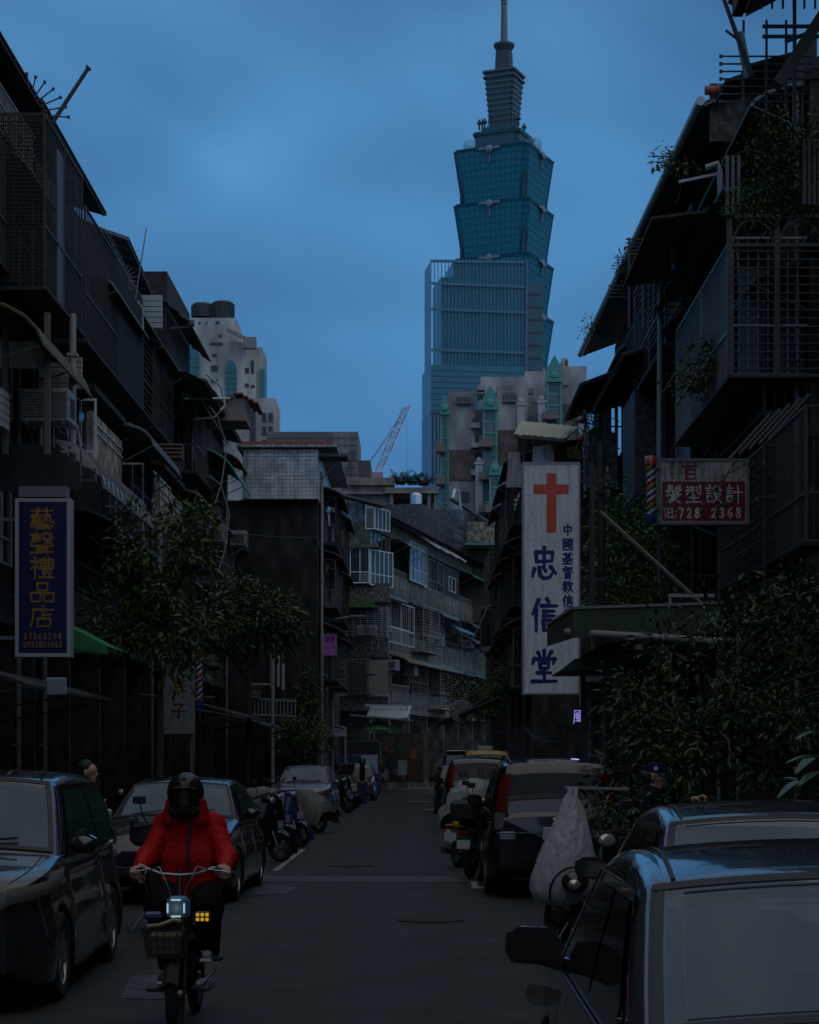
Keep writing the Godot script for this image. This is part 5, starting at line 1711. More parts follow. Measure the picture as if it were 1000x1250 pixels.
	mb = MB.new()
	mb.quad(at(380, 901, 86), at(424, 899, 86), at(420, 889, 91), at(384, 881, 91))
	mb.quad(at(384, 880.5, 91), at(420, 888.5, 91), at(424, 898.5, 86), at(380, 900.5, 86))
	part("canopy_roof", mb, mat(0.2, 0.23, 0.26, 0.6, 0, "stain"), w)
	mb = MB.new()
	mb.bar(at(384, 880, 90), at(422, 890, 88), 0.12)
	for x in [384, 422]: mb.bar(at(x, 890, 88), at(x, 960, 88), 0.08)
	part("canopy_frame", mb, mat(0.4, 0.41, 0.4, 0.6), w)
	# the far side of the bend, closing the view
	var z := thing("far_house", "far dim house beyond the bend of the lane", "apartment building", Vector3(8, 0, -150))
	rbox("wall", [560, 690, 680, 955], 150, 6, conc[1], z)
	for k in 3:
		for j in 4:
			rbox("window", [568 + j * 16, 720 + k * 60, 579 + j * 16, 745 + k * 60], 149.8, 0.1, panes[2], z)
	rbox("shop_opening", [540, 890, 640, 950], 148.5, 0.2, mat(0.02, 0.02, 0.02, 0.9), z)

# ---------------------------------------------------------------- plants
func leaf(mb: MB, p: Vector3, dir: Vector3, up: Vector3, l: float, w: float) -> void:   # a folded pointed leaf
	var side := dir.cross(up).normalized() * w * 0.5
	var nn := side.cross(dir).normalized()
	var m := p + dir * l * 0.45
	var tip := p + dir * l - nn * l * 0.12
	mb.tri(p, m + side + nn * w * 0.12, tip)
	mb.tri(p, tip, m - side + nn * w * 0.12)

func foliage(mb: MB, c: Vector3, r: Vector3, n: int, size: float, tone: Color, q: RandomNumberGenerator, clumps := 26, thin := 0.55) -> void:
	var cs := []
	for k in clumps:
		var d := Vector3(q.randfn(), q.randfn(), q.randfn()).normalized()
		var t := pow(q.randf(), 0.4)
		cs.append([c + d * r * t, q.randf_range(0.18, 0.42) * minf(r.x, minf(r.y, r.z)) + 0.12, q.randf_range(0.55, 1.35), q.randf_range(-0.2, 0.3)])
	for k in n:
		var g: Array = cs[q.randi() % clumps]
		var d := Vector3(q.randfn(), q.randfn() * 0.8, q.randfn()).normalized()
		var p: Vector3 = g[0] + d * g[1] * pow(q.randf(), thin)
		var out := (d + (p - c).normalized() * 0.5 + Vector3(0, -0.35, 0) + Vector3(q.randfn(), q.randfn(), q.randfn()) * 0.35).normalized()
		var v: float = g[2] * q.randf_range(0.7, 1.3)
		v *= 0.62
		mb.col = Color(tone.r * v * (1.0 + g[3] + q.randf_range(-0.1, 0.2)), tone.g * v, tone.b * v * q.randf_range(0.7, 1.1))
		var up := Vector3(q.randfn() * 0.5, 1, q.randfn() * 0.5).normalized()
		if absf(up.dot(out)) > 0.95: up = Vector3.RIGHT
		var s := size * q.randf_range(0.45, 1.45)
		leaf(mb, p, out, up, s, s * 0.42)
	mb.col = Color.WHITE

func limb(mb: MB, p: Vector3, q: Vector3, r0: float, r1: float, bend: Vector3) -> void:
	var pts := []
	for k in 6:
		var t := k / 5.0
		pts.append(p.lerp(q, t) + bend * sin(t * PI))
	mb.tube(pts, r0, r1, 7)

func tree(called: String, label: String, category: String, base: Vector3, crowns: Array, n: int, size: float, tone: Color, trunk_r: float, seed_: int, group := "") -> Node3D:
	var q := RandomNumberGenerator.new()
	q.seed = seed_
	var o := thing(called, label, category, base, 0.0, group)
	var bark := mat(0.07, 0.055, 0.04, 0.9, 0, "speck", Vector3.ONE * 2)
	var mb := MB.new()
	var c0: Vector3 = crowns[0][0]
	if trunk_r > 0:
		limb(mb, base, c0 - Vector3(0, crowns[0][1].y * 0.3, 0), trunk_r, trunk_r * 0.55, Vector3(0.12, 0, 0.08))
		for c in crowns:
			var r: Vector3 = c[1]
			for k in 6:
				var a := q.randf() * TAU
				limb(mb, base.lerp(c0, 0.65 + 0.04 * k), c[0] + Vector3(cos(a) * r.x, q.randf_range(-0.5, 0.7) * r.y, sin(a) * r.z) * 0.8, trunk_r * 0.38, 0.008, Vector3(q.randfn() * 0.12, 0.1, q.randfn() * 0.12))
		part("trunk", mb, bark, o)
	mb = MB.new()
	var total := 0.0
	for c in crowns: total += c[1].x * c[1].y
	for c in crowns:
		foliage(mb, c[0], c[1], int(n * c[1].x * c[1].y / total), size, tone, q, 30)
	part("crown", mb, leafmat(), o)
	return o

func fronds(label: String, base: Vector3, n: int, l: float, tone: Color, seed_: int, droop := 0.6, high := 0.9, group := "") -> void:
	var q := RandomNumberGenerator.new()
	q.seed = seed_
	var o := thing("palm_plant", label, "palm", base, 0.0, group)
	for k in n:
		var mb := MB.new()
		var a := TAU * k / n + q.randf_range(-0.3, 0.3)
		var d := Vector3(cos(a), 0, sin(a))
		var h := q.randf_range(0.3, 1.0) * high
		var pts := []
		for i in 9:
			var t := i / 8.0
			pts.append(base + d * l * t * (1.0 - 0.2 * h) + Vector3(0, l * (h * t - droop * t * t), 0))
		mb.col = tone
		for i in 8: mb.bar(pts[i], pts[i + 1], 0.015 * l)
		for i in range(1, 9):
			for j in 3:
				var p: Vector3 = pts[i - 1].lerp(pts[i], j / 3.0)
				for s in [-1, 1]:
					mb.col = Color(tone.r, tone.g, tone.b) * q.randf_range(0.7, 1.3)
					leaf(mb, p, (d.cross(Vector3.UP) * s + d * 0.8 + Vector3(0, -0.35, 0)).normalized(), Vector3.UP, l * 0.34 * (1.1 - i * 0.08), l * 0.045)
		part("frond", mb, leafmat(), o)

func vegetation() -> void:
	var g1 := Color(0.05, 0.12, 0.03)
	var g2 := Color(0.075, 0.165, 0.038)
	var g3 := Color(0.045, 0.115, 0.035)
	tree("street_tree", "leafy tree before the left row, beside the purple shop sign", "tree", Vector3(-5.35, 0.13, -39), [[Vector3(-5.4, 5.6, -39), Vector3(1.0, 1.3, 0.9)], [Vector3(-5.0, 4.2, -38.6), Vector3(1.0, 0.9, 0.8)], [Vector3(-6.0, 4.4, -38.8), Vector3(0.75, 0.9, 0.7)], [Vector3(-4.7, 6.4, -39.5), Vector3(0.6, 0.5, 0.5)]], 5200, 0.17, g2, 0.09, 11)
	tree("street_tree", "broad dark tree in front of the tiled house end", "tree", Vector3(-5.1, 0.13, -55), [[Vector3(-5.0, 5.9, -55), Vector3(1.3, 1.0, 1.0)], [Vector3(-6.0, 5.2, -54), Vector3(0.9, 1.0, 0.9)], [Vector3(-4.2, 5.6, -55.5), Vector3(0.8, 0.9, 0.8)]], 5600, 0.17, g3, 0.1, 12)
	tree("small_tree", "low bushy tree above the pale hatchback", "tree", Vector3(-3.85, 0.13, -60.5), [[Vector3(-3.8, 2.35, -60.5), Vector3(0.85, 0.65, 0.7)]], 2600, 0.12, g2, 0.05, 13)
	tree("street_tree", "slim leafy tree between the street lamp and louvred shop screen", "tree", Vector3(-4.6, 0.13, -76), [[Vector3(-4.55, 4.2, -76), Vector3(0.55, 1.0, 0.5)], [Vector3(-4.5, 2.8, -76), Vector3(0.7, 0.6, 0.6)]], 1800, 0.14, g3, 0.06, 14)
	fronds("yellow-green palm frond spray at the edge of the broad dark tree", Vector3(-4.3, 5.9, -56), 9, 1.1, Color(0.14, 0.15, 0.03), 21, 0.5, 0.6)
	# right: the overgrown hedge along the pavement
	tree("hedge", "large overgrown hedge under the green sheet awning by the right-hand cars", "hedge", Vector3(3.4, 0.13, -23), [[Vector3(3.1, 2.5, -23.5), Vector3(0.95, 1.3, 1.0)], [Vector3(4.3, 2.6, -23), Vector3(1.0, 1.4, 1.0)], [Vector3(3.8, 1.5, -22.6), Vector3(1.6, 1.0, 0.9)], [Vector3(4.6, 3.4, -24), Vector3(0.7, 0.7, 0.7)], [Vector3(2.7, 1.4, -23.2), Vector3(0.6, 0.9, 0.7)], [Vector3(5.2, 2.4, -22.4), Vector3(0.8, 1.6, 0.9)]], 13000, 0.105, Color(0.04, 0.1, 0.022), 0.06, 15)
	tree("roadside_shrub", "bright leafy shrub tumbling behind the hair salon sign", "shrub", Vector3(4.2, 3.0, -42), [[Vector3(4.0, 6.5, -42), Vector3(0.95, 1.0, 0.8)], [Vector3(3.9, 5.2, -41), Vector3(0.85, 0.8, 0.8)], [Vector3(5.0, 5.6, -42), Vector3(0.7, 1.2, 0.7)]], 5200, 0.13, Color(0.09, 0.24, 0.05), 0.05, 16)
	tree("roof_plant", "dense vine mass hanging on the nearest right house's top terrace", "vine", Vector3(5.6, 10.2, -31.4), [[Vector3(5.75, 11.5, -31.6), Vector3(0.75, 0.75, 0.6)], [Vector3(5.4, 10.7, -31.6), Vector3(0.5, 0.5, 0.5)], [Vector3(6.3, 11.0, -31.6), Vector3(0.6, 0.8, 0.5)]], 6000, 0.085, Color(0.07, 0.19, 0.035), 0.02, 17)
	tree("roof_plant", "thin sprig of broad leaves against the sky over the long gutter", "plant", at(825, 250, 40), [[at(822, 203, 40), Vector3(0.42, 0.16, 0.3)], [at(803, 196, 40), Vector3(0.14, 0.14, 0.14)], [at(811, 184, 40), Vector3(0.1, 0.12, 0.1)]], 120, 0.16, Color(0.2, 0.36, 0.05), 0.02, 18)
	tree("roof_plant", "sparse feathery bush at the far end of the right eaves", "plant", at(733, 425, 60), [[at(728, 402, 60), Vector3(0.45, 0.5, 0.4)], [at(740, 390, 60), Vector3(0.3, 0.35, 0.3)]], 420, 0.1, Color(0.06, 0.09, 0.03), 0.03, 19)
	tree("roof_plant", "small plant hanging over the gutter beside the guard rods", "plant", at(766, 350, 46), [[at(763, 330, 46), Vector3(0.16, 0.4, 0.2)]], 260, 0.1, Color(0.04, 0.08, 0.03), 0.015, 20)
	tree("balcony_plant", "flowering pot plants crowding the right house's barred balcony", "plant", at(870, 480, 36), [[at(872, 440, 36), Vector3(0.4, 0.5, 0.5)], [at(850, 465, 37), Vector3(0.4, 0.4, 0.4)]], 1500, 0.1, Color(0.09, 0.15, 0.04), 0.02, 22)
	tree("balcony_plant", "creeper on the stepped balcony behind the church sign's top", "plant", at(730, 540, 58), [[at(728, 520, 58), Vector3(0.5, 0.7, 0.5)], [at(720, 560, 58), Vector3(0.35, 0.5, 0.4)]], 1500, 0.12, Color(0.08, 0.18, 0.04), 0.02, 23)
	tree("roadside_shrub", "leafy climber above the round sign where the lane bends", "shrub", Vector3(2.3, 1.4, -66), [[at(598, 850, 66), Vector3(0.9, 0.8, 0.7)], [at(570, 845, 66), Vector3(0.7, 0.6, 0.6)], [at(620, 830, 66), Vector3(0.5, 0.7, 0.5)]], 3600, 0.13, g2, 0.04, 24)
	tree("balcony_plant", "green pot plant on the small house's upper balcony", "plant", at(618, 745, 80), [[at(618, 735, 80), Vector3(0.5, 0.45, 0.4)]], 500, 0.14, g2, 0.02, 25)
	# broad-leaved plant near us on the right
	var q := RandomNumberGenerator.new()
	q.seed = 31
	var o := thing("broadleaf_plant", "broad-leaved plant reaching over the right-hand cars near us", "plant", Vector3(3.2, 0.13, -13.6))
	var mb := MB.new()
	for k in 5: limb(mb, Vector3(3.2, 0.13, -13.6), Vector3(2.75 + 0.18 * k, 1.75 + 0.1 * (k % 2), -13.4 - 0.06 * k), 0.02, 0.008, Vector3(-0.05, 0.1, 0))
	part("stem", mb, mat(0.05, 0.07, 0.03, 0.7), o)
	for k in 34:
		mb = MB.new()
		var p := Vector3(q.randf_range(2.6, 3.4), q.randf_range(1.35, 1.95), q.randf_range(-13.9, -13.1))
		var a := q.randf_range(2.2, 4.4)
		var d := Vector3(cos(a), q.randf_range(-0.35, 0.15), sin(a) * 0.6).normalized()
		mb.col = Color(0.03, 0.085, 0.02) * q.randf_range(0.7, 1.4)
		var l := q.randf_range(0.2, 0.34)
		var side := d.cross(Vector3.UP).normalized()
		var rows := []
		for i in 7:
			var t := i / 6.0
			var w := sin(pow(t, 0.7) * PI) * l * 0.2
			var m := p + d * l * t + Vector3(0, -0.25 * l * t * t, 0)
			rows.append(PackedVector3Array([m - side * w + Vector3(0, w * 0.35, 0), m, m + side * w + Vector3(0, w * 0.35, 0)]))
		mb.grid(rows)
		part("leaf", mb, leafmat(0.3), o)
	fronds("palm on the beige building's roof, nearer the crane", at(489, 590, 150), 16, 1.2, Color(0.025, 0.045, 0.02), 41, 0.35, 1.25, "palms on the beige building's roof")
	fronds("palm on the beige building's roof, middle one behind the tank", at(503, 590, 152), 16, 1.25, Color(0.025, 0.045, 0.02), 42, 0.35, 1.25, "palms on the beige building's roof")
	fronds("palm on the beige building's roof, nearest the blue tower", at(517, 591, 150), 16, 1.15, Color(0.025, 0.045, 0.02), 43, 0.35, 1.25, "palms on the beige building's roof")
	# long twigs arching across the hair salon sign
	var tw := thing("hanging_twig", "leafy twigs arching over the hair salon sign", "vine", at(960, 600, 33))
	mb = MB.new()
	var lv := MB.new()
	for s in [[[985, 585], [920, 562], [890, 578], [868, 612]], [[990, 600], [950, 608], [905, 605], [860, 625]], [[900, 560], [880, 590], [862, 612], [855, 622]]]:
		var pts := []
		for w in s: pts.append(at(w[0], w[1], 33.4))
		mb.tube(pts, 0.012, 0.005, 5)
		for k in 26:
			var t := q.randf() * 2.99
			var p: Vector3 = pts[int(t)].lerp(pts[int(t) + 1], t - int(t))
			lv.col = Color(0.04, 0.08, 0.02) * q.randf_range(0.7, 1.5)
			leaf(lv, p, Vector3(q.randfn(), q.randfn() - 0.3, q.randfn()).normalized(), Vector3(0.2, 1, 0.1).normalized(), q.randf_range(0.06, 0.12), 0.05)
	part("twig", mb, mat(0.08, 0.07, 0.05, 0.8), tw)
	part("leaves", lv, leafmat(), tw)

# ---------------------------------------------------------------- lettering: each character as brush strokes on a 100 x 100 square
const INK := {
	"中": "18,28 82,28 80,60;18,28 20,62 80,60;50,4 50,98",
	"忠": "20,16 80,16 78,42;20,16 22,44 78,42;50,2 50,56;14,66 8,88;32,62 35,86 48,94 70,92 78,80;48,60 56,74;74,60 92,80",
	"信": "30,4 8,46;21,32 21,98;60,2 68,13;40,22 96,22;48,38 86,38;48,52 86,52;47,66 88,66 86,94;47,66 49,95 86,94",
	"堂": "50,2 50,24;28,8 36,20;76,5 64,20;14,26 8,42;14,27 90,26 82,40;34,38 66,38 65,54;34,38 36,55 65,54;26,68 74,68;50,56 50,92;8,94 94,93",
	"國": "10,10 90,10 90,95;10,10 10,95 90,95;22,30 78,30;28,42 48,42 47,58;28,42 29,58 47,58;22,72 52,66;56,18 62,62 80,82;78,46 58,80;68,18 75,25",
	"基": "10,16 90,16;32,4 32,54;68,4 68,54;34,30 66,30;34,42 66,42;6,55 95,55;34,57 10,76;66,57 92,74;50,60 50,92;30,75 70,75;12,94 90,94",
	"督": "30,2 30,20;30,11 50,11;8,22 54,22;30,22 30,46;18,30 10,42;42,30 49,39;56,12 88,12 56,46;60,20 94,47;28,54 72,54 72,96;28,54 28,96 72,96;28,68 72,68;28,81 72,81",
	"教": "10,18 44,18;27,4 27,32;5,33 53,33;47,12 7,57;20,50 43,50 30,62;30,60 30,90 22,84;7,72 51,68;66,3 54,35;62,22 95,22;82,22 74,60 50,95;60,36 72,66 97,93",
	"藝": "8,14 92,14;34,3 34,24;66,3 66,24;12,34 46,34;29,24 29,42;8,44 50,44;22,46 13,57;37,46 43,55;14,60 46,60;29,52 29,70;8,72 50,67;56,36 80,36 82,66 94,70 95,60;68,26 64,54 52,72;57,50 71,61;26,78 74,78;8,86 94,86;44,86 27,97 74,95;66,88 82,100",
	"聲": "7,12 49,12;28,2 28,22;14,22 44,22;14,30 44,30 44,42;14,42 44,42;28,30 28,42;14,30 7,58;58,5 54,27;58,6 82,6 82,22 93,22;56,32 86,32 55,58;60,38 93,58;8,63 92,63;30,63 30,92;70,63 70,100;30,73 70,73;30,82 70,82;6,95 93,90",
	"禮": "20,3 28,12;7,22 36,22 6,57;22,44 22,98;30,46 39,55;44,14 92,14 92,42;44,14 44,42 92,42;60,4 60,42;76,4 76,42;44,28 92,28;41,52 95,52;52,60 84,60 83,74;52,60 53,74 83,74;56,78 60,88;82,78 76,88;39,95 97,95",
	"品": "30,8 70,8 68,42;30,8 32,42 68,42;6,54 44,54 42,92;6,54 8,92 42,92;56,54 95,54 93,92;56,54 58,92 93,92",
	"店": "50,1 57,12;14,17 93,17;16,17 14,60 3,95;52,26 52,57;52,40 84,40;32,58 82,58 80,93;32,58 33,93 80,93",
	"百": "6,10 94,10;50,10 42,28;22,30 78,30 77,94;22,30 23,94 77,94;23,60 77,60",
	"髮": "20,4 20,46;20,6 47,6;20,16 44,16;20,26 44,26;5,36 53,36;84,3 57,21;87,16 57,33;91,28 60,47;7,58 92,54;46,44 36,76 7,97;38,66 72,66 25,99;42,74 90,98;70,45 79,52",
	"型": "8,14 55,14;5,32 57,32;22,14 20,40 7,55;42,14 42,55;68,14 68,40;88,5 88,52 77,48;22,70 78,70;50,56 50,92;7,94 94,94",
	"設": "22,3 29,12;5,20 45,20;12,34 38,34;12,48 38,48;12,62 38,62 38,91;12,62 12,91 38,91;58,10 51,41;58,10 84,10 84,32 97,32;52,50 88,50 45,97;56,58 95,97",
	"計": "22,3 29,12;5,20 45,20;12,34 38,34;12,48 38,48;12,62 38,62 38,91;12,62 12,91 38,91;51,42 99,42;75,5 75,97",
	"李": "12,18 88,18;50,3 50,50;48,20 12,48;52,20 90,46;28,56 72,56 52,70;52,68 52,95 40,90;8,78 93,78",
	"子": "18,12 80,12 52,36;52,34 52,92 36,83;5,52 95,52",
	"風": "16,8 14,60 5,95;16,8 82,8 84,80 96,92;72,20 34,28;32,38 70,38 68,58;32,38 34,58 68,58;50,28 50,78;28,80 72,74;64,66 76,82",
	"0": "50,4 22,20 22,80 50,96 78,80 78,20 50,4", "1": "32,22 52,6 52,96", "2": "22,24 36,6 66,6 78,26 70,46 22,94 80,94", "3": "22,14 44,5 72,14 72,38 46,48 76,58 76,84 48,96 20,86",
	"4": "62,96 62,6 16,66 84,66", "5": "74,6 28,6 26,44 58,40 78,58 76,84 48,96 20,86", "6": "70,6 38,26 24,60 30,88 56,96 78,80 72,56 46,50 26,66", "7": "20,6 80,6 44,96",
	"8": "50,48 26,32 32,10 50,4 68,10 74,32 50,48 22,66 26,88 50,96 74,88 78,66 50,48", "9": "76,38 52,50 26,40 24,16 50,4 74,14 76,40 66,74 38,95",
	"T": "14,6 86,6;50,6 50,96", "E": "80,6 24,6 24,96 82,96;24,50 70,50", "L": "26,6 26,96 82,96", ":": "50,30 50,36;50,74 50,80", "N": "20,96 20,6 80,96 80,6", "K": "24,6 24,96;80,6 26,54 82,96", "B": "24,6 24,96 66,92 78,72 62,50 26,50;24,6 64,8 74,28 62,50", "A": "14,96 50,6 86,96;28,66 72,66", "#": "34,6 28,96;70,6 64,96;10,34 92,34;8,66 90,66",
}

func ink(im: Image, ch: String, ox: float, oy: float, sx: float, sy: float, w: float, c: Color, taper := 0.35) -> void:
	for s in INK[ch].split(";"):
		var pts := PackedVector2Array()
		for p in s.split(" "):
			var xy: PackedStringArray = p.split(",")
			pts.append(Vector2(ox + float(xy[0]) * sx / 100.0, oy + float(xy[1]) * sy / 100.0))
		var m := pts.size()
		for k in m - 1:
			var a := pts[k]
			var b := pts[k + 1]
			var r0 := w * (1.0 - taper * k / maxf(1, m - 1))
			var r1 := w * (1.0 - taper * (k + 1) / maxf(1, m - 1))
			var r := maxf(r0, r1) + 1
			var ab := b - a
			for y in range(maxi(0, int(minf(a.y, b.y) - r)), mini(im.get_height(), int(maxf(a.y, b.y) + r) + 2)):
				for x in range(maxi(0, int(minf(a.x, b.x) - r)), mini(im.get_width(), int(maxf(a.x, b.x) + r) + 2)):
					var q := Vector2(x + 0.5, y + 0.5)
					var t := clampf((q - a).dot(ab) / maxf(ab.length_squared(), 1e-4), 0, 1)
					var cov := clampf(lerpf(r0, r1, t) - q.distance_to(a + ab * t) + 0.5, 0, 1)
					if cov > 0:
						im.set_pixel(x, y, im.get_pixel(x, y).lerp(c, cov))

func weather(im: Image, amount: float, seed_: int, streak := 1.0) -> void:
	var f := FastNoiseLite.new()
	f.seed = seed_
	f.frequency = 0.02
	f.fractal_octaves = 5
	for y in im.get_height():
		for x in im.get_width():
			var n := f.get_noise_2d(x * 1.6, y * 0.5 / streak) * 0.6 + f.get_noise_2d(x * 3.0, y * 3.0) * 0.5
			var c := im.get_pixel(x, y)
			var m := clampf(1.0 - amount * clampf(n + 0.15, 0, 1), 0, 1)
			im.set_pixel(x, y, Color(c.r * m, c.g * m, c.b * m * 0.99))

func face_mat(im: Image, rough := 0.4, lit := 0.0) -> StandardMaterial3D:
	var m := StandardMaterial3D.new()
	m.albedo_texture = ImageTexture.create_from_image(im)
	m.roughness = rough
	if lit > 0:
		m.emission_enabled = true
		m.emission = Color.BLACK
		m.emission_operator = BaseMaterial3D.EMISSION_OP_MULTIPLY
		m.emission = Color.WHITE
		m.emission_texture = m.albedo_texture
		m.emission_energy_multiplier = lit
	return m

func sign_box(o: Node3D, w: float, h: float, depth: float, face: Material, frame: Material, lip := 0.04) -> void:    # centred on the thing's origin, facing +z
	var mb := MB.new()
	mb.box(Vector3(0, 0, -depth / 2 - 0.01), Vector3(w - 0.01, h - 0.01, depth - 0.02))
	obj("casing", mb, frame, o)
	mb = MB.new()
	for s in [-1, 1]:
		mb.box(Vector3(s * (w / 2 - lip / 2), 0, -depth / 2), Vector3(lip, h, depth + 0.03))
		mb.box(Vector3(0, s * (h / 2 - lip / 2), -depth / 2), Vector3(w - 2 * lip, lip, depth + 0.028))
	obj("frame", mb, frame, o)
	mb = MB.new()
	mb.quad(Vector3(-w / 2 + lip, -h / 2 + lip, 0), Vector3(w / 2 - lip, -h / 2 + lip, 0), Vector3(w / 2 - lip, h / 2 - lip, 0), Vector3(-w / 2 + lip, h / 2 - lip, 0))
	obj("sign_face", mb, face, o)

func barber_pole(label: String, where: Vector3, w: float, h: float, seed_: int) -> void:
	var o := thing("barber_pole", label, "barber pole", where, 0.0, "")
	var im := Image.create(64, 320, false, Image.FORMAT_RGB8)
	var cs := [Color(0.72, 0.72, 0.7), Color(0.1, 0.16, 0.45), Color(0.72, 0.72, 0.7), Color(0.5, 0.08, 0.07), Color(0.62, 0.5, 0.1), Color(0.05, 0.3, 0.25)]
	for y in 320:
		for x in 64:
			im.set_pixel(x, y, cs[posmod(int((y + x * 1.9) / 21.0), 6 if seed_ else 4)])
	weather(im, 0.5, 7 + seed_)
	var mb := MB.new()
	var rows := []
	for i in 2:
		var row := PackedVector3Array()
		for k in 21:
			var a := -TAU * k / 20
			row.append(Vector3(cos(a) * w * 0.42, h * (0.36 - 0.72 * i), sin(a) * w * 0.42))
		rows.append(row)
	mb.grid(rows)
	obj("striped_cylinder", mb, face_mat(im, 0.25), o)
	for s in [-1, 1]:
		mb = MB.new()
		mb.lathe([Vector2(w * 0.5, 0), Vector2(w * 0.5, h * 0.13), Vector2(0.01, h * 0.14)], Transform3D(Basis.from_scale(Vector3(1, s, 1)), Vector3(0, s * h * 0.36, 0)), 18)
		obj("cap", mb, paint(0.35, 0.03, 0.03, 0.4) if s > 0 else paint(0.03, 0.05, 0.2, 0.4), o)
	mb = MB.new()
	for y in [-0.3, 0.3]:
		mb = MB.new()
		mb.bar(Vector3(w * 0.4, y * h, -0.02), Vector3(w * 1.6, y * h, -0.3), 0.05)
		obj("bracket", mb, mat(0.12, 0.12, 0.12, 0.5, 0.3), o)

func signs() -> void:
	# church sign
	var im := Image.create(256, 1030, false, Image.FORMAT_RGB8)
	im.fill(Color(0.9, 0.91, 0.93))
	var red := Color(0.9, 0.33, 0.24)
	im.fill_rect(Rect2i(106, 42, 46, 268), red)
	im.fill_rect(Rect2i(44, 92, 166, 45), red)
	var blue := Color(0.09, 0.09, 0.42)
	for k in 3: ink(im, "忠信堂"[k], 30, 374 + k * 232, 130, 150, 10.5, blue)
	for k in 7: ink(im, "中國基督教信"[k] if k < 6 else "堂", 180, 270 + k * 64, 52, 55, 4.4, blue, 0.25)
	weather(im, 0.22, 3, 2.5)
	for y in [344, 687]:
		for x in 256: im.set_pixel(x, y, im.get_pixel(x, y) * 0.8)
	var ali := mat(0.33, 0.33, 0.34, 0.45, 0.5)
	var o := thing("church_sign", "tall white church sign with red cross and blue characters", "sign", at(673, 706, 34))
	sign_box(o, 1.0, 4.02, 0.3, face_mat(im, 0.35), ali, 0.03)
	var mb := MB.new()
	for y in [-1.6, 0.0, 1.7]:
		mb.bar(Vector3(0.45, y, -0.15), Vector3(0.95, y, -0.15), 0.06)
	mb.bar(Vector3(0.72, -1.9, -0.15), Vector3(0.72, 2.0, -0.15), 0.08)
	obj("bracket", mb, mat(0.05, 0.05, 0.05, 0.6, 0.3), o)
	# purple shop sign
	im = Image.create(220, 640, false, Image.FORMAT_RGB8)
	im.fill(Color(0.07, 0.055, 0.3))
	var gold := Color(0.62, 0.45, 0.15)
	for k in 5: ink(im, "藝聲禮品店"[k], 48, 24 + k * 104, 118, 92, 5.6, gold)
	for k in 8: ink(im, "27265298"[k], 20 + k * 22.5, 556, 19, 24, 2.2, gold, 0.0)
	for k in 10: ink(im, "0932031468"[k], 20 + k * 18, 591, 15, 24, 2.2, gold, 0.0)
	weather(im, 0.3, 9)
	o = thing("shop_sign", "purple upright gift shop sign with gold characters", "sign", at(52.5, 705, 33))
	sign_box(o, 0.93, 2.66, 0.28, face_mat(im, 0.35), mat(0.42, 0.43, 0.45, 0.45, 0.3), 0.06)
	mb = MB.new()
	mb.box(Vector3(0, 1.44, -0.12), Vector3(0.8, 0.18, 0.3))
	for y in [-1.0, 1.0]: mb.bar(Vector3(-0.4, y, -0.2), Vector3(-1.9, y, -0.2), 0.06)
	obj("bracket", mb, mat(0.15, 0.17, 0.18, 0.6), o)
	# hair salon sign
	im = Image.create(440, 312, false, Image.FORMAT_RGB8)
	im.fill(Color(0.66, 0.65, 0.62))
	im.fill_rect(Rect2i(6, 104, 428, 204), Color(0.46, 0.05, 0.08))
	ink(im, "百", 112, 20, 82, 76, 6.5, Color(0.5, 0.07, 0.08))
	var wh := Color(0.8, 0.8, 0.78)
	for k in 4: ink(im, "髮型設計"[k], 24 + k * 103, 120, 86, 96, 5.6, wh)
	for k in 4: ink(im, "TEL:"[k], 12 + k * 20 - (6 if k == 3 else 0), 240, 24, 52, 3.6, wh, 0.0)
	for k in 8:
		if k != 3: ink(im, "728 2368"[k], 88 + k * 42.0, 240, 32, 52, 4.6, wh, 0.0)
	weather(im, 0.75, 21, 1.5)
	for k in 60:      # rust runs from the top edge
		var x := 40 + (k * 37) % 150
		var l := 20 + (k * 53) % 75
		for y in l:
			var c := im.get_pixel(x, y)
			im.set_pixel(x, y, c.lerp(Color(0.16, 0.1, 0.09), 0.75 * (1.0 - float(y) / l)))
			im.set_pixel(x + 1, y, c.lerp(Color(0.16, 0.1, 0.09), 0.6 * (1.0 - float(y) / l)))
	o = thing("salon_sign", "stained red and white hair salon sign with white characters and phone number", "sign", at(859, 600, 34.5))
	sign_box(o, 1.6, 1.16, 0.28, face_mat(im, 0.35), mat(0.18, 0.17, 0.17, 0.5, 0.4), 0.05)
	mb = MB.new()
	mb.bar(Vector3(0.7, 0.3, -0.2), Vector3(2.0, 0.3, -0.2), 0.06)
	obj("bracket", mb, mat(0.05, 0.05, 0.05, 0.6, 0.3), o)
	mb = MB.new()
	mb.bar(Vector3(-0.8, -0.56, -0.2), Vector3(2.0, -0.56, -0.2), 0.06)
	mb.bar(Vector3(-0.77, -0.55, -0.2), Vector3(-0.77, -1.6, -0.2), 0.05)
	obj("bracket", mb, mat(0.05, 0.05, 0.05, 0.6, 0.3), o)
	barber_pole("striped barber pole at the left edge of the hair salon sign", at(795, 598, 34.4), 0.2, 1.2, 1)
	barber_pole("striped barber pole on the left pavement above the motorbike rider", at(243, 827, 46), 0.2, 1.5, 0)
	# sign half hidden in the left tree
	im = Image.create(160, 460, false, Image.FORMAT_RGB8)
	im.fill(Color(0.5, 0.54, 0.56))
	ink(im, "李", 45, 150, 84, 96, 6, Color(0.45, 0.06, 0.07))
	ink(im, "子", 45, 290, 84, 96, 6, Color(0.45, 0.06, 0.07))
	weather(im, 0.35, 31)
	o = thing("shop_sign", "grey sign with red characters half hidden by the left tree", "sign", at(217, 845, 44))
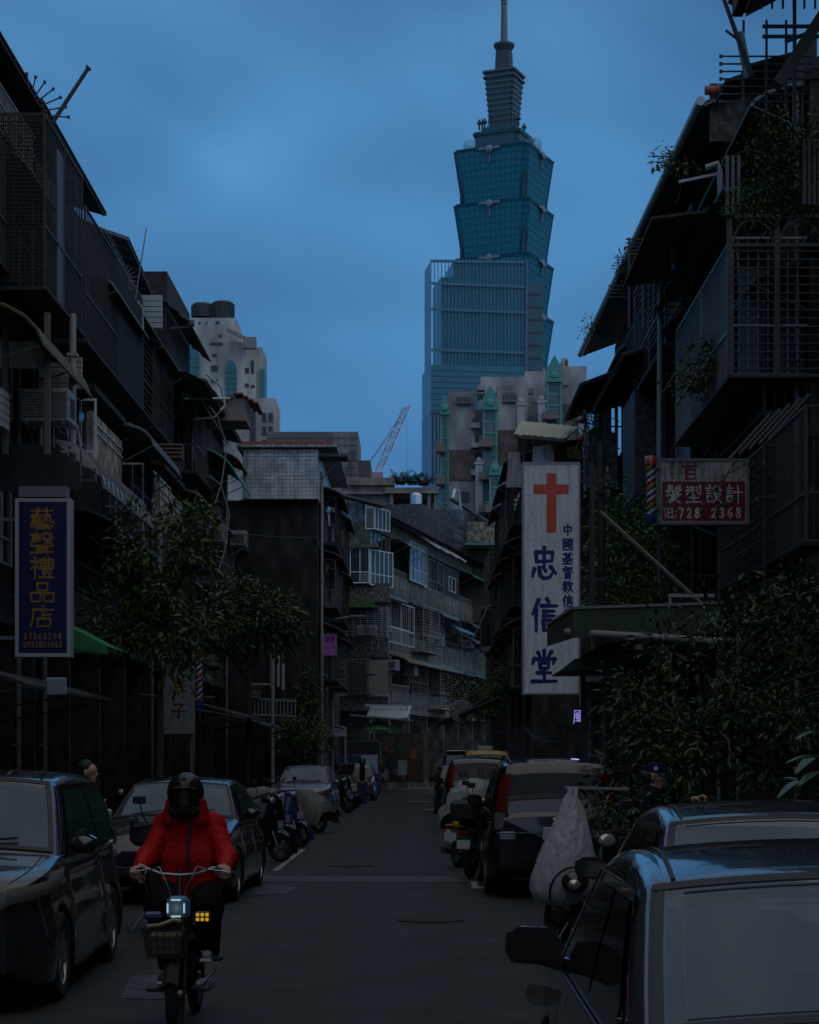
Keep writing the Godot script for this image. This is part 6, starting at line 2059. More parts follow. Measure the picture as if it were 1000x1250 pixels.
	sign_box(o, 0.72, 1.85, 0.2, face_mat(im), mat(0.25, 0.26, 0.27, 0.5, 0.3), 0.03)
	mb = MB.new()
	mb.ball(Vector3(0.1, 1.1, -0.1), Vector3(0.35, 0.18, 0.3), 12)
	obj("round_hood", mb, mat(0.3, 0.3, 0.28, 0.7), o)
	mb = MB.new()
	mb.bar(Vector3(0.3, -0.9, -0.1), Vector3(0.3, -2.5, -0.1), 0.06)
	obj("post", mb, mat(0.12, 0.12, 0.11, 0.6), o)
	# pink sign
	im = Image.create(96, 160, false, Image.FORMAT_RGB8)
	im.fill(Color(0.66, 0.36, 0.64))
	ink(im, "#", 8, 10, 36, 50, 4, Color(0.2, 0.1, 0.25), 0.0)
	ink(im, "B", 52, 10, 34, 50, 4, Color(0.2, 0.1, 0.25), 0.0)
	weather(im, 0.25, 41)
	o = thing("shop_sign", "small pink sign projecting from the tiled house corner", "sign", at(403, 787, 76.0))
	sign_box(o, 0.5, 0.82, 0.15, face_mat(im), mat(0.3, 0.2, 0.3, 0.5), 0.02)
	# lit display board
	im = Image.create(52, 84, false, Image.FORMAT_RGB8)
	im.fill(Color(0.01, 0.01, 0.02))
	var big := Image.create(13, 21, false, Image.FORMAT_RGB8)
	ink(big, "風", 0.5, 1, 12, 19, 0.75, Color(0.62, 0.6, 0.95), 0.0)
	for y in 84:
		for x in 52:
			var d := Vector2(x % 4 - 1.5, y % 4 - 1.5).length()
			if d < 1.8: im.set_pixel(x, y, big.get_pixel(x / 4, y / 4) * 1.0)
	o = thing("led_sign", "small lit violet-white display sign under the church sign", "sign", at(705, 875, 33))
	sign_box(o, 0.17, 0.29, 0.08, face_mat(im, 0.3, 2.2), mat(0.02, 0.02, 0.02, 0.5), 0.008)
	mb = MB.new()
	mb.bar(Vector3(0.07, 0, -0.06), Vector3(0.5, 0.05, -0.06), 0.03)
	obj("bracket", mb, mat(0.05, 0.05, 0.05, 0.5), o)
	var la := AreaLight3D.new()
	la.name = "display_light"
	la.area_size = Vector2(0.15, 0.27)
	la.light_color = Color(0.75, 0.73, 1.0)
	la.light_energy = 0.04
	la.shadow_enabled = true
	o.add_child(la)
	la.position = Vector3(0, 0, 0.03)
	la.rotation.y = PI
	# board hanging below the church sign
	im = Image.create(64, 96, false, Image.FORMAT_RGB8)
	im.fill(Color(0.3, 0.33, 0.36))
	weather(im, 0.5, 51)
	o = thing("notice_board", "grey slatted board hanging below the church sign", "board", at(722, 835, 33.5))
	sign_box(o, 0.4, 0.75, 0.08, face_mat(im), mat(0.2, 0.22, 0.24, 0.5), 0.02)
	mb = MB.new()
	for k in 9: mb.box(Vector3(-0.16 + k * 0.04, 0, 0.012), Vector3(0.012, 0.68, 0.02))
	obj("slat", mb, mat(0.22, 0.24, 0.27, 0.5), o)

# ---------------------------------------------------------------- vehicles: x across, y up, the nose towards +z
class Shape:
	var L := 4.6
	var W := 1.76
	var H := 1.46
	var base := 2.7          # wheelbase
	var front := 0.9         # front overhang
	var wheel := 0.32
	var low := 0.2           # ground clearance
	var nose := 0.68         # height of the bonnet's front edge
	var belt := 0.94         # height of the window line
	var cowl := 1.2          # windscreen foot, measured from the nose
	var top0 := 1.95         # windscreen head
	var top1 := 3.3          # roof's rear edge
	var foot := 4.0          # rear glass foot
	var deck := 1.02         # height of the boot lid (or of the rear glass foot)
	var tail := 0.95
	var roofw := 0.74
	func zz(s: float) -> float: return L / 2 - s       # from the nose to z
	func half(z: float) -> float:
		var t := maxf(0.0, (absf(z) - (L / 2 - 0.6)) / 0.6)
		return W / 2 * (1.0 - (0.30 if z > 0 else 0.2) * pow(t, 2.4))
	func deckline(z: float) -> float:
		var s := L / 2 - z
		if s < 0.12: return lerpf(nose - 0.14, nose, s / 0.12)
		if s < cowl: return lerpf(nose, belt + 0.03, pow((s - 0.12) / (cowl - 0.12), 0.62))
		if s < foot: return lerpf(belt + 0.03, deck, (s - cowl) / (foot - cowl))
		if s < L - 0.1: return lerpf(deck, tail, (s - foot) / maxf(0.01, L - 0.1 - foot))
		return lerpf(tail, tail - 0.08, (s - L + 0.1) / 0.1)
	func under(z: float) -> float:
		var b := low
		for c in [L / 2 - front, L / 2 - front - base]:
			var d := absf(z - c)
			var r := wheel + 0.055
			if d < r: b = maxf(b, wheel + sqrt(r * r - d * d))
		var e := maxf(0.0, (absf(z) - (L / 2 - 0.35)) / 0.35)
		return b + 0.1 * e * e if b == low else b
	func side(z: float, t: float) -> Vector3:        # on the right flank, t from the sill up to the window line
		var b := under(z)
		var y := lerpf(b, deckline(z) - 0.03, t)
		var f := clampf((y - low) / (belt - low), 0, 1)
		var bulge := 0.955 + 0.05 * sin(clampf(f * 1.25 + 0.15, 0, 1) * PI) - 0.05 * pow(f, 3)
		if f > 0.74: bulge -= 0.02 * (f - 0.74) / 0.26
		return Vector3(half(z) * bulge, y, z)
	func roofline(z: float) -> float:
		var s := L / 2 - z
		var d := deckline(z)
		if s <= cowl or s >= foot: return d
		var a := clampf((s - cowl) / (top0 - cowl), 0, 1)
		var b := clampf((foot - s) / (foot - top1), 0, 1)
		var m := clampf((s - top0) / (top1 - top0), 0, 1)
		var r := H - 0.05 + 0.05 * sin(m * PI) - 0.02 * m
		return d + (r - d) * minf(1.0, minf(sm(a), sm(b)))
	func sm(t: float) -> float:
		return t if t < 0.85 else 0.85 + (t - 0.85) * (1.0 - (t - 0.85) / 0.3) + 0.075 * ((t - 0.85) / 0.15)
	func cabin(y: float, z: float) -> float:       # half width of the cabin at height y
		var t := clampf((y - belt) / (H - belt), 0, 1)
		return (half(z) * 0.93) * lerpf(1.0, roofw, t * 0.75 + 0.25 * t * t) 
	func over(x: float, z: float) -> Vector3:      # on top of the cabin
		var h := roofline(z)
		var w := cabin(h, z)
		return Vector3(x, h + 0.045 * (1.0 - pow(x / maxf(w, 0.1), 2)) * 1.0, z)

func lamp_patch(sh: Shape, s: float, rear: bool, x0: float, run: float, ya0: float, ya1: float, yb0: float, yb1: float, lift := 0.03) -> MB:
	# a lens wrapped round a corner: from x0 on the end face, back along the flank by run; height range a at the end face, b at the flank end
	var mb := MB.new()
	var rows := []
	var path := []
	var zend := -sh.L / 2 if rear else sh.L / 2
	var dir := 1.0 if rear else -1.0
	for k in 6: path.append(Vector2(lerpf(x0, sh.half(zend), k / 6.0), zend))
	for k in 9:
		var z := zend + dir * run * k / 8.0
		path.append(Vector2(sh.half(z) * 0.99, z))
	var n := path.size()
	for j in 5:
		var row := PackedVector3Array()
		for k in n:
			var t := float(k) / (n - 1)
			var y := lerpf(lerpf(ya0, ya1, j / 4.0), lerpf(yb0, yb1, j / 4.0), t)
			var p: Vector2 = path[k]
			var nn := Vector3(p.x * 0.9, 0, (p.y - dir * -0.0) * 0.45).normalized()
			var puff := lift * (1.0 + 0.6 * sin(j / 4.0 * PI))
			row.append(Vector3((p.x + nn.x * puff) * s, y, p.y + nn.z * puff))
		rows.append(row)
	mb.grid(rows, (s > 0) != rear)
	mb.grid(rows, (s > 0) == rear)
	return mb

func wheel_part(o: Node3D, where: Vector3, r: float, out: float, rim_m: Material) -> void:
	var w := spot("wheel", o, Transform3D(Basis(Vector3.UP, 0.0 if out > 0 else PI), where))
	var ax := Transform3D(Basis(Vector3.BACK, -PI / 2), Vector3.ZERO)      # lathe axis along +x
	var ty: ArrayMesh = cached("tyre %f" % r, func(mb: MB): mb.lathe([Vector2(r * 0.62, -0.1), Vector2(r * 0.9, -0.105), Vector2(r * 0.985, -0.085), Vector2(r, -0.05), Vector2(r, 0.05), Vector2(r * 0.985, 0.085), Vector2(r * 0.9, 0.105), Vector2(r * 0.64, 0.1), Vector2(r * 0.62, 0.06)], ax, 32))
	obj("tyre", ty, mat(0.018, 0.018, 0.018, 0.85, 0, "fine"), w)
	var rim: ArrayMesh = cached("rim %f" % r, func(mb: MB):
		mb.lathe([Vector2(r * 0.58, 0.0), Vector2(r * 0.6, 0.085), Vector2(r * 0.64, 0.1)], ax, 28)
		mb.lathe([Vector2(0.01, 0.07), Vector2(0.06, 0.075), Vector2(0.08, 0.04)], ax, 12)
		for k in 10:
			var a := TAU * k / 10 + (0.12 if k % 2 else -0.12)
			mb.bar(Vector3(0.07, cos(a) * 0.05, sin(a) * 0.05), Vector3(0.075, cos(a) * r * 0.6, sin(a) * r * 0.6), 0.03, 0.035))
	obj("rim", rim, rim_m, w)
	obj("brake_disc", cached("disc %f" % r, func(mb: MB): mb.lathe([Vector2(0.01, 0.0), Vector2(r * 0.5, 0.0), Vector2(r * 0.5, -0.02)], ax, 20)), mat(0.05, 0.05, 0.05, 0.4, 0.6), w)

func poly_side(sh: Shape, pts: Array, lift: float) -> Array:      # points (s from the nose, y) on the cabin's flank
	var o := []
	for p in pts:
		var z := sh.zz(p[0])
		o.append(Vector3(sh.cabin(p[1], z) + lift, p[1], z))
	return o

func fan(mb: MB, p: Array, s: float) -> void:
	var c := Vector3.ZERO
	var m := Vector3.ZERO
	for k in p.size():
		c += p[k]
		m += (p[k] as Vector3).cross(p[(k + 1) % p.size()])
	c /= p.size()
	if m.x < 0: m = -m
	var from := mb.n.size()
	for k in p.size():
		var a: Vector3 = p[k]; var b: Vector3 = p[(k + 1) % p.size()]
		if s > 0: mb.tri(c, a, b)
		else: mb.tri(Vector3(-c.x, c.y, c.z), Vector3(-b.x, b.y, b.z), Vector3(-a.x, a.y, a.z))
	for k in range(from, mb.n.size()):      # one smooth pane
		mb.n[k] = Vector3(m.x * s, m.y, m.z).normalized()

func clear(base: Material) -> StandardMaterial3D:      # the same glass, letting half of the light through
	var key := "clear %d" % base.get_instance_id()
	if mats.has(key): return mats[key]
	var m: StandardMaterial3D = base.duplicate()
	m.transparency = BaseMaterial3D.TRANSPARENCY_ALPHA
	m.albedo_color.a = 0.62
	mats[key] = m
	return m

func car(called: String, label: String, category: String, sh: Shape, body_m: Material, where: Vector3, turn: float, o_: Dictionary = {}) -> Node3D:
	var o := thing(called, label, category, where, turn)
	var black := mat(0.012, 0.012, 0.013, 0.6)
	var gloss := paint(0.008, 0.008, 0.009, 0.15)
	var gl: Material = o_.get("glass", glass_dark(0.008))
	var chrome := mat(0.3, 0.31, 0.33, 0.25, 0.95)
	var L := sh.L
	# lower body
	var zs := []
	var z := -L / 2
	while z < L / 2 + 0.001:
		zs.append(z); z += L / 64.0
	for c in [L / 2 - sh.front, L / 2 - sh.front - sh.base]:
		for k in [-1.0, -0.995, -0.97, -0.9, 0.9, 0.97, 0.995, 1.0]: zs.append(c + k * (sh.wheel + 0.0549))
	zs.sort()
	var mb := MB.new()
	var rows := []
	for q in zs:
		var row := PackedVector3Array()
		var h: float = sh.deckline(q)
		var w: float = sh.half(q)
		row.append(Vector3(0, sh.under(q), q))
		row.append(Vector3(w * 0.9, sh.under(q), q))
		for k in 10: row.append(sh.side(q, k / 9.0))
		row.append(Vector3(w * 0.93, h, q))
		row.append(Vector3(w * 0.8, h + 0.018, q))
		row.append(Vector3(w * 0.45, h + 0.036, q))
		row.append(Vector3(0, h + 0.042, q))
		rows.append(row)
	for s in [1, -1]:
		var rr := []
		for r in rows:
			var row := PackedVector3Array()
			for p in r: row.append(Vector3(p.x * s, p.y, p.z))
			rr.append(row)
		mb.grid(rr, s > 0)
		for e in [0, rr.size() - 1]:      # close the ends
			var c := Vector3(0, (sh.under(zs[e]) + sh.deckline(zs[e])) / 2, zs[e] + (0.03 if e else -0.03))
			for k in rr[e].size() - 1:
				if (s > 0) == (e == 0): mb.tri(c, rr[e][k + 1], rr[e][k])
				else: mb.tri(c, rr[e][k], rr[e][k + 1])
	obj("body", mb, body_m, o)
	# cabin shell
	mb = MB.new()
	rows = []
	var n := 46
	for i in n + 1:
		var q := sh.zz(lerpf(sh.cowl - 0.02, sh.foot + 0.02, float(i) / n))
		var h: float = sh.roofline(q)
		var w: float = sh.cabin(h, q)
		var b: float = sh.belt - 0.02
		var row := PackedVector3Array()
		for k in 5:
			var y := lerpf(b, maxf(b, h - 0.05), k / 4.0)
			row.append(Vector3(sh.cabin(y, q), y, q))
		row.append(Vector3(w - 0.012, h - 0.022, q))
		row.append(sh.over(w - 0.04, q))
		for k in 6:
			row.append(sh.over((w - 0.085) * (1.0 - k / 5.0), q))
		rows.append(row)
	for s in [1, -1]:
		var flank := []
		var roof := [[], [], []]
		for i in rows.size():
			var row := PackedVector3Array()
			for p in rows[i]: row.append(Vector3(p.x * s, p.y, p.z))
			flank.append(row.slice(0, 8))
			var st: float = lerpf(sh.cowl - 0.02, sh.foot + 0.02, float(i) / n)
			if st < sh.cowl + 0.07: roof[0].append(row.slice(7))
			if st > sh.top0 - 0.11 and st < sh.top1 + 0.1: roof[1].append(row.slice(7))
			if st > sh.foot - 0.07: roof[2].append(row.slice(7))
		mb.grid(flank, s < 0)
		for r in roof:
			if r.size() > 1: mb.grid(r, s < 0)
	obj("cabin", mb, body_m, o)
	# windscreen and rear glass, laid in their rubber
	for e in [["windscreen", sh.cowl + 0.03, sh.top0 - 0.05], ["rear_window", sh.top1 + 0.04, sh.foot - 0.03]]:
		var tilt: float = 1.0 if e[0] == "windscreen" else -1.0
		var lay := func(t: float, u: float, inset: float, lift: float) -> Vector3:
			var q := sh.zz(lerpf(e[1], e[2], t))
			var w: float = sh.cabin(sh.roofline(q), q) - inset
			return sh.over(w * u, q) + Vector3(0, 0.6, 0.6 * tilt) * lift
		mb = MB.new()      # the rubber: four strips
		for s in [-1, 1]:
			rows = []
			for i in 13: rows.append(PackedVector3Array([lay.call(i / 12.0, s, 0.035, 0.007), lay.call(i / 12.0, s, 0.06, 0.016), lay.call(i / 12.0, s, 0.075, 0.012)]))
			mb.grid(rows, s > 0)
			rows = []
			for t in ([0.0, 0.03, 0.05] if s < 0 else [0.95, 0.97, 1.0]):
				var row := PackedVector3Array()
				for k in 13: row.append(lay.call(t, lerpf(-1, 1, k / 12.0), 0.04, 0.015))
				rows.append(row)
			mb.grid(rows, true)
		obj(e[0] + "_seal", mb, black, o)
		mb = MB.new()
		rows = []
		for i in 13:
			var row := PackedVector3Array()
			for k in 13: row.append(lay.call(lerpf(0.03, 0.97, i / 12.0), lerpf(-1, 1, k / 12.0), 0.06, 0.012))
			rows.append(row)
		mb.grid(rows, true)
		var g := obj(e[0], mb, clear(gl if e[0] == "windscreen" or not o_.has("rear_glass") else o_["rear_glass"]), o)
		if o_.has("heater") and e[0] == "rear_window":
			var hm := MB.new()
			for c in [[0.08, -0.9, 0.08, 0.9], [0.08, 0.9, 0.93, 0.9], [0.93, 0.9, 0.93, -0.9], [0.93, -0.9, 0.08, -0.9]]:
				for j in 14: hm.bar(lay.call(lerpf(c[0], c[2], j / 14.0), lerpf(c[1], c[3], j / 14.0), 0.06, 0.0135), lay.call(lerpf(c[0], c[2], (j + 1) / 14.0), lerpf(c[1], c[3], (j + 1) / 14.0), 0.06, 0.0135), 0.003)
			obj("glass_border", hm, mat(0.1, 0.11, 0.12, 0.4), g)
	# inside: dash, seats with head rests, wheel
	var cloth := mat(0.03, 0.03, 0.032, 0.9)
	mb = MB.new()
	mb.cbox(Vector3(0, sh.belt + 0.05, sh.zz(sh.cowl + 0.42)), Vector3(sh.W * 0.72, 0.1, 0.4), 0.04)
	obj("dashboard", mb, cloth, o)
	var seats := [[-0.37, sh.top0 + 0.3], [0.37, sh.top0 + 0.3], [-0.36, minf(sh.top0 + 1.2, sh.top1 - 0.1)], [0.36, minf(sh.top0 + 1.2, sh.top1 - 0.1)]]
	for q in seats:
		mb = MB.new()
		var lean := Transform3D(Basis(Vector3.RIGHT, -0.22), Vector3(q[0], sh.belt, sh.zz(q[1])))
		mb.cbox(Vector3(0, -0.02, 0), Vector3(0.46, 0.36, 0.13), 0.05, lean)
		var st := obj("seat", mb, cloth, o)
		mb = MB.new()
		mb.cbox(Vector3(0, 0.27, 0.0), Vector3(0.25, 0.17, 0.09), 0.035, lean)
		for s in [-0.06, 0.06]: mb.bar(lean * Vector3(s, 0.14, 0), lean * Vector3(s, 0.22, 0), 0.012)
		obj("head_rest", mb, cloth, st)
	mb = MB.new()
	var wheel_ring := []
	for k in 17:
		var a := TAU * k / 16
		wheel_ring.append(Vector3(0.37, sh.belt + 0.07, sh.zz(sh.cowl + 0.72)) + Vector3(cos(a) * 0.18, sin(a) * 0.16, sin(a) * 0.08))
	mb.tube(wheel_ring, 0.014, -1, 8, false)
	mb.bar(wheel_ring[0], wheel_ring[8], 0.03)
	obj("steering_wheel", mb, mat(0.12, 0.12, 0.12, 0.6), o)
	# side windows
	var by := sh.belt + 0.035
	var ty := sh.H - 0.125
	var a0 := lerpf(sh.cowl, sh.top0, 0.22)
	var mid := (sh.top0 + sh.top1) / 2.0 + 0.12
	var b1: float = sh.foot - 0.22 if sh.foot - sh.top1 < 0.5 else sh.foot - 0.42
	var b2: float = sh.top1 + 0.02
	var third: bool = o_.get("third", false)
	var wins := [[[a0 + 0.22, by], [mid - 0.03, by], [mid - 0.03, ty], [sh.top0 + 0.16, ty]]]
	if third:
		var mid2 := mid + 0.95
		wins.append([[mid + 0.03, by], [mid2 - 0.04, by], [mid2 - 0.04, ty], [mid + 0.03, ty]])
		wins.append([[mid2 + 0.04, by], [b1 + 0.05, by], [b2, ty], [mid2 + 0.04, ty]])
	else:
		wins.append([[mid + 0.03, by], [b1 - 0.02, by], [b1, by + 0.08], [b2 - 0.06, ty], [mid + 0.03, ty]])
	for s in [1, -1]:
		mb = MB.new()
		var band := [[a0 + 0.06, by - 0.03]]
		for k in 5: band.append([lerpf(a0 + 0.06, b1 + 0.06, (k + 1) / 5.0), by - 0.03])
		band.append([b1 + 0.08, by + 0.06])
		band.append([b2 - 0.02, ty + 0.035])
		for k in 4: band.append([lerpf(b2 - 0.06, sh.top0 + 0.12, (k + 1) / 4.0), ty + 0.04])
		fan(mb, poly_side(sh, band, 0.004), s)
		obj("window_surround", mb, gloss, o)
		for w in wins:
			mb = MB.new()
			var dense := []
			for k in w.size():
				for j in 4: dense.append([lerpf(w[k][0], w[(k + 1) % w.size()][0], j / 4.0), lerpf(w[k][1], w[(k + 1) % w.size()][1], j / 4.0)])
			fan(mb, poly_side(sh, dense, 0.009), s)
			obj("side_window", mb, gl, o)
		# bright strip along the window line and over the windows
		mb = MB.new()
		var pl := poly_side(sh, band, 0.012)
		for k in 6: mb.bar(Vector3(pl[k].x * s, pl[k].y, pl[k].z), Vector3(pl[k + 1].x * s, pl[k + 1].y, pl[k + 1].z), 0.008, 0.013)
		if o_.get("chrome", false):
			for k in range(8, 12):
				var k2 := (k + 1) % pl.size()
				mb.bar(Vector3(pl[k].x * s, pl[k].y, pl[k].z), Vector3(pl[k2].x * s, pl[k2].y, pl[k2].z), 0.006, 0.007)
		obj("window_strip", mb, chrome, o)
		# doors, slightly proud of the flank
		for d in [[a0 + 0.1, mid - 0.008], [mid + 0.008, mid + 0.92]]:
			mb = MB.new()
			rows = []
			for i in 13:
				var q := sh.zz(lerpf(d[0], d[1], i / 12.0))
				var row := PackedVector3Array()
				for k in 11:
					var y := lerpf(sh.low + 0.1, sh.belt - 0.05, k / 10.0)
					var b: float = sh.under(q)
					y = maxf(y, b + 0.02)
					var t: float = (y - b) / (sh.deckline(q) - 0.03 - b)
					var p: Vector3 = sh.side(q, t)
					var rim := 0.006 if i > 0 and i < 12 and k > 0 and k < 10 else 0.0
					row.append(Vector3((p.x + rim) * s, p.y, p.z))
				rows.append(row)
			mb.grid(rows, s < 0)
			var dr := obj("door", mb, body_m, o)
			mb = MB.new()
			var hq := sh.zz(d[1] - 0.14)
			var hp: Vector3 = sh.side(hq, 0.84)
			mb.cbox(Vector3((hp.x + 0.022) * s, hp.y, hp.z), Vector3(0.02, 0.03, 0.17), 0.006)
			obj("handle", mb, chrome if o_.get("chrome", false) else body_m, dr)
		# mirror
		var mq := sh.zz(a0 + 0.2)
		var mx: float = sh.cabin(sh.belt, mq)
		mb = MB.new()
		mb.prism(PackedVector2Array([Vector2(-0.10 * s, -0.05), Vector2(-0.02 * s, -0.068), Vector2(0.08 * s, -0.06), Vector2(0.105 * s, -0.02), Vector2(0.1 * s, 0.045), Vector2(0.05 * s, 0.072), Vector2(-0.05 * s, 0.07), Vector2(-0.1 * s, 0.03)]), 0.05, Transform3D(Basis(Vector3.UP, -0.14 * s), Vector3((mx + 0.11) * s, sh.belt + 0.1, mq + 0.02)))
		mb.ball(Vector3.ZERO, Vector3(0.1, 0.066, 0.06), 14, Transform3D(Basis(Vector3.UP, -0.14 * s), Vector3((mx + 0.11) * s, sh.belt + 0.1, mq + 0.022)))
		mb.bar(Vector3(mx * s, sh.belt + 0.03, mq), Vector3((mx + 0.1) * s, sh.belt + 0.06, mq + 0.02), 0.05)
		var mi := obj("side_mirror", mb, body_m, o)
		mb = MB.new()
		mb.prism(PackedVector2Array([Vector2(-0.085 * s, -0.045), Vector2(0.07 * s, -0.05), Vector2(0.09 * s, -0.015), Vector2(0.085 * s, 0.04), Vector2(0.04 * s, 0.058), Vector2(-0.085 * s, 0.03)]), 0.004, Transform3D(Basis(Vector3.UP, PI - 0.1 * s) * Basis.from_scale(Vector3(-1, 1, 1)), Vector3((mx + 0.11) * s, sh.belt + 0.1, mq - 0.046)))
		obj("mirror_glass", mb, glass_dark(0.02), mi)
		# wheels
		for c in [L / 2 - sh.front, L / 2 - sh.front - sh.base]:
			wheel_part(o, Vector3((sh.W / 2 - 0.125) * s, sh.wheel, c), sh.wheel, s, o_.get("rim", mat(0.3, 0.31, 0.32, 0.35, 0.8)))
		# lamps
		var hy := sh.nose
		var hl := lamp_patch(sh, s, false, sh.W * 0.26, o_.get("lamp", 0.5), hy - 0.17, hy - 0.04, hy + 0.02, hy + 0.1)
		var lens := StandardMaterial3D.new()
		lens.albedo_color = Color(0.6, 0.6, 0.57)
		lens.metallic = 0.1
		lens.roughness = 0.12
		lens.clearcoat_enabled = true
		obj("headlight", hl, lens, o)
		if o_.get("sedan_tail", true):
			var tl := lamp_patch(sh, s, true, sh.W * 0.24, 0.28, sh.tail - 0.24, sh.tail - 0.08, sh.tail - 0.22, sh.tail - 0.06)
			obj("tail_light", tl, paint(0.16, 0.012, 0.012, 0.15), o)
		mb = MB.new()
		mb.lathe([Vector2(0.01, 0.02), Vector2(0.055, 0.012), Vector2(0.065, 0)], Transform3D(Basis(Vector3.RIGHT, PI / 2), Vector3(s * sh.W * 0.34, sh.low + 0.16, L / 2 - 0.06)), 14)
		obj("fog_lamp", mb, lens, o)
		# inside of the wheel arches
		mb = MB.new()
	mb = MB.new()
	mb.box(Vector3(0, 0.42, 0), Vector3(sh.W * 0.72, 0.36, L * 0.86))
	obj("underbody", mb, black, o)
	# grille, plates, bumper seams, wipers
	mb = MB.new()
	for k in 6: mb.box(Vector3(0, sh.nose - 0.25 + k * 0.026, L / 2 + 0.012), Vector3(sh.W * 0.46, 0.012, 0.03))
	mb.box(Vector3(0, sh.nose - 0.19, L / 2 + 0.004), Vector3(sh.W * 0.5, 0.19, 0.03))
	obj("grille", mb, mat(0.03, 0.03, 0.032, 0.3, 0.5), o)
	mb = MB.new()
	mb.cbox(Vector3(0, sh.low + 0.2, L / 2 + 0.01), Vector3(sh.W * 0.6, 0.14, 0.05), 0.02)
	obj("air_intake", mb, black, o)
	mb = MB.new()
	mb.cbox(Vector3(0, sh.low + 0.27, L / 2 + 0.035), Vector3(0.38, 0.16, 0.02), 0.005)
	obj("number_plate", mb, mat(0.4, 0.41, 0.41, 0.5), o)
	mb = MB.new()
	mb.cbox(Vector3(0, sh.tail - 0.26 if o_.get("sedan_tail", true) else sh.low + 0.55, -L / 2 - 0.045), Vector3(0.38, 0.16, 0.02), 0.005)
	obj("number_plate", mb, mat(0.4, 0.41, 0.41, 0.5), o)
	mb = MB.new()
	for k in 2:
		var p0: Vector3 = sh.over(-0.05 - 0.45 * k, sh.zz(sh.cowl + 0.03)) + Vector3(0, 0.03, 0.02)
		var p1: Vector3 = sh.over(0.5 - 0.45 * k, sh.zz(sh.cowl + 0.12)) + Vector3(0, 0.028, 0.02)
		mb.bar(p0, p1, 0.016)
	obj("wiper", mb, black, o)
	# bonnet shut lines
	mb = MB.new()
	for s in [-1, 1]:
		for k in 8:
			var q0 := sh.zz(lerpf(0.16, sh.cowl - 0.03, k / 8.0))
			var q1 := sh.zz(lerpf(0.16, sh.cowl - 0.03, (k + 1) / 8.0))
			var w0: float = sh.half(q0) * 0.8
			var w1: float = sh.half(q1) * 0.8
			mb.bar(Vector3(w0 * s, sh.deckline(q0) + 0.018, q0), Vector3(w1 * s, sh.deckline(q1) + 0.018, q1), 0.007)
	obj("bonnet_seam", mb, black, o)
	if o_.get("roof_seam", false):
		mb = MB.new()
		for s in [-1, 1]:
			for k in 14:
				var q0 := sh.zz(lerpf(sh.top0, sh.top1, k / 14.0))
				var q1 := sh.zz(lerpf(sh.top0, sh.top1, (k + 1) / 14.0))
				var x0: float = sh.cabin(sh.roofline(q0), q0) - 0.1
				var x1: float = sh.cabin(sh.roofline(q1), q1) - 0.1
				mb.bar(sh.over(x0 * s, q0), sh.over(x1 * s, q1), 0.014, 0.006)
		obj("roof_strip", mb, black, o)
	if o_.get("rails", false):
		for s in [-1, 1]:
			mb = MB.new()
			var pts := []
			for k in 9:
				var q := sh.zz(lerpf(sh.top0 + 0.1, sh.top1 - 0.05, k / 8.0))
				pts.append(sh.over((sh.cabin(sh.roofline(q), q) - 0.09) * s, q) + Vector3(0, 0.05 if k in range(1, 8) else 0.0, 0))
			mb.tube(pts, 0.018, -1, 8)
			obj("roof_rail", mb, mat(0.03, 0.03, 0.03, 0.4), o)
	return o

func tall_tail(o: Node3D, sh: Shape, clear: bool) -> void:      # upright lamp on the rear corner of a tall car
	for s in [-1, 1]:
		var z0 := [sh.foot - 0.02, sh.belt + 0.02]
		for k in 3:
			var mb := MB.new()
			var ys := [[0.86, 1.07], [1.08, 1.28], [1.29, sh.H - 0.17]]
			var rows := []
			for i in 4:
				var y := lerpf(ys[k][0], ys[k][1], i / 3.0)
				var t := clampf((y - sh.deck) / (sh.H - sh.deck), 0, 1)
				var zz := sh.zz(lerpf(sh.foot + 0.03, sh.top1 + 0.05, t)) - 0.04
				if y < sh.deck: zz = -sh.L / 2 - 0.012 + 0.02
				var w: float = sh.cabin(maxf(y, sh.belt), zz + 0.15)
				rows.append(PackedVector3Array([Vector3((w - 0.11 - 0.02 * t) * s, y, zz), Vector3((w - 0.03) * s, y, zz + 0.02), Vector3((w + 0.018) * s, y, zz + 0.1), Vector3((w + 0.02) * s, y, zz + 0.13)]))
			mb.grid(rows, s < 0)
			mb.grid(rows, s > 0)
			var lens := StandardMaterial3D.new()
			lens.roughness = 0.12
			lens.clearcoat_enabled = true
			lens.metallic = 0.2
			lens.albedo_color = Color(0.66, 0.62, 0.62) if k == 0 and clear else Color(0.55, 0.04, 0.06)
			obj("tail_light", mb, lens, o)

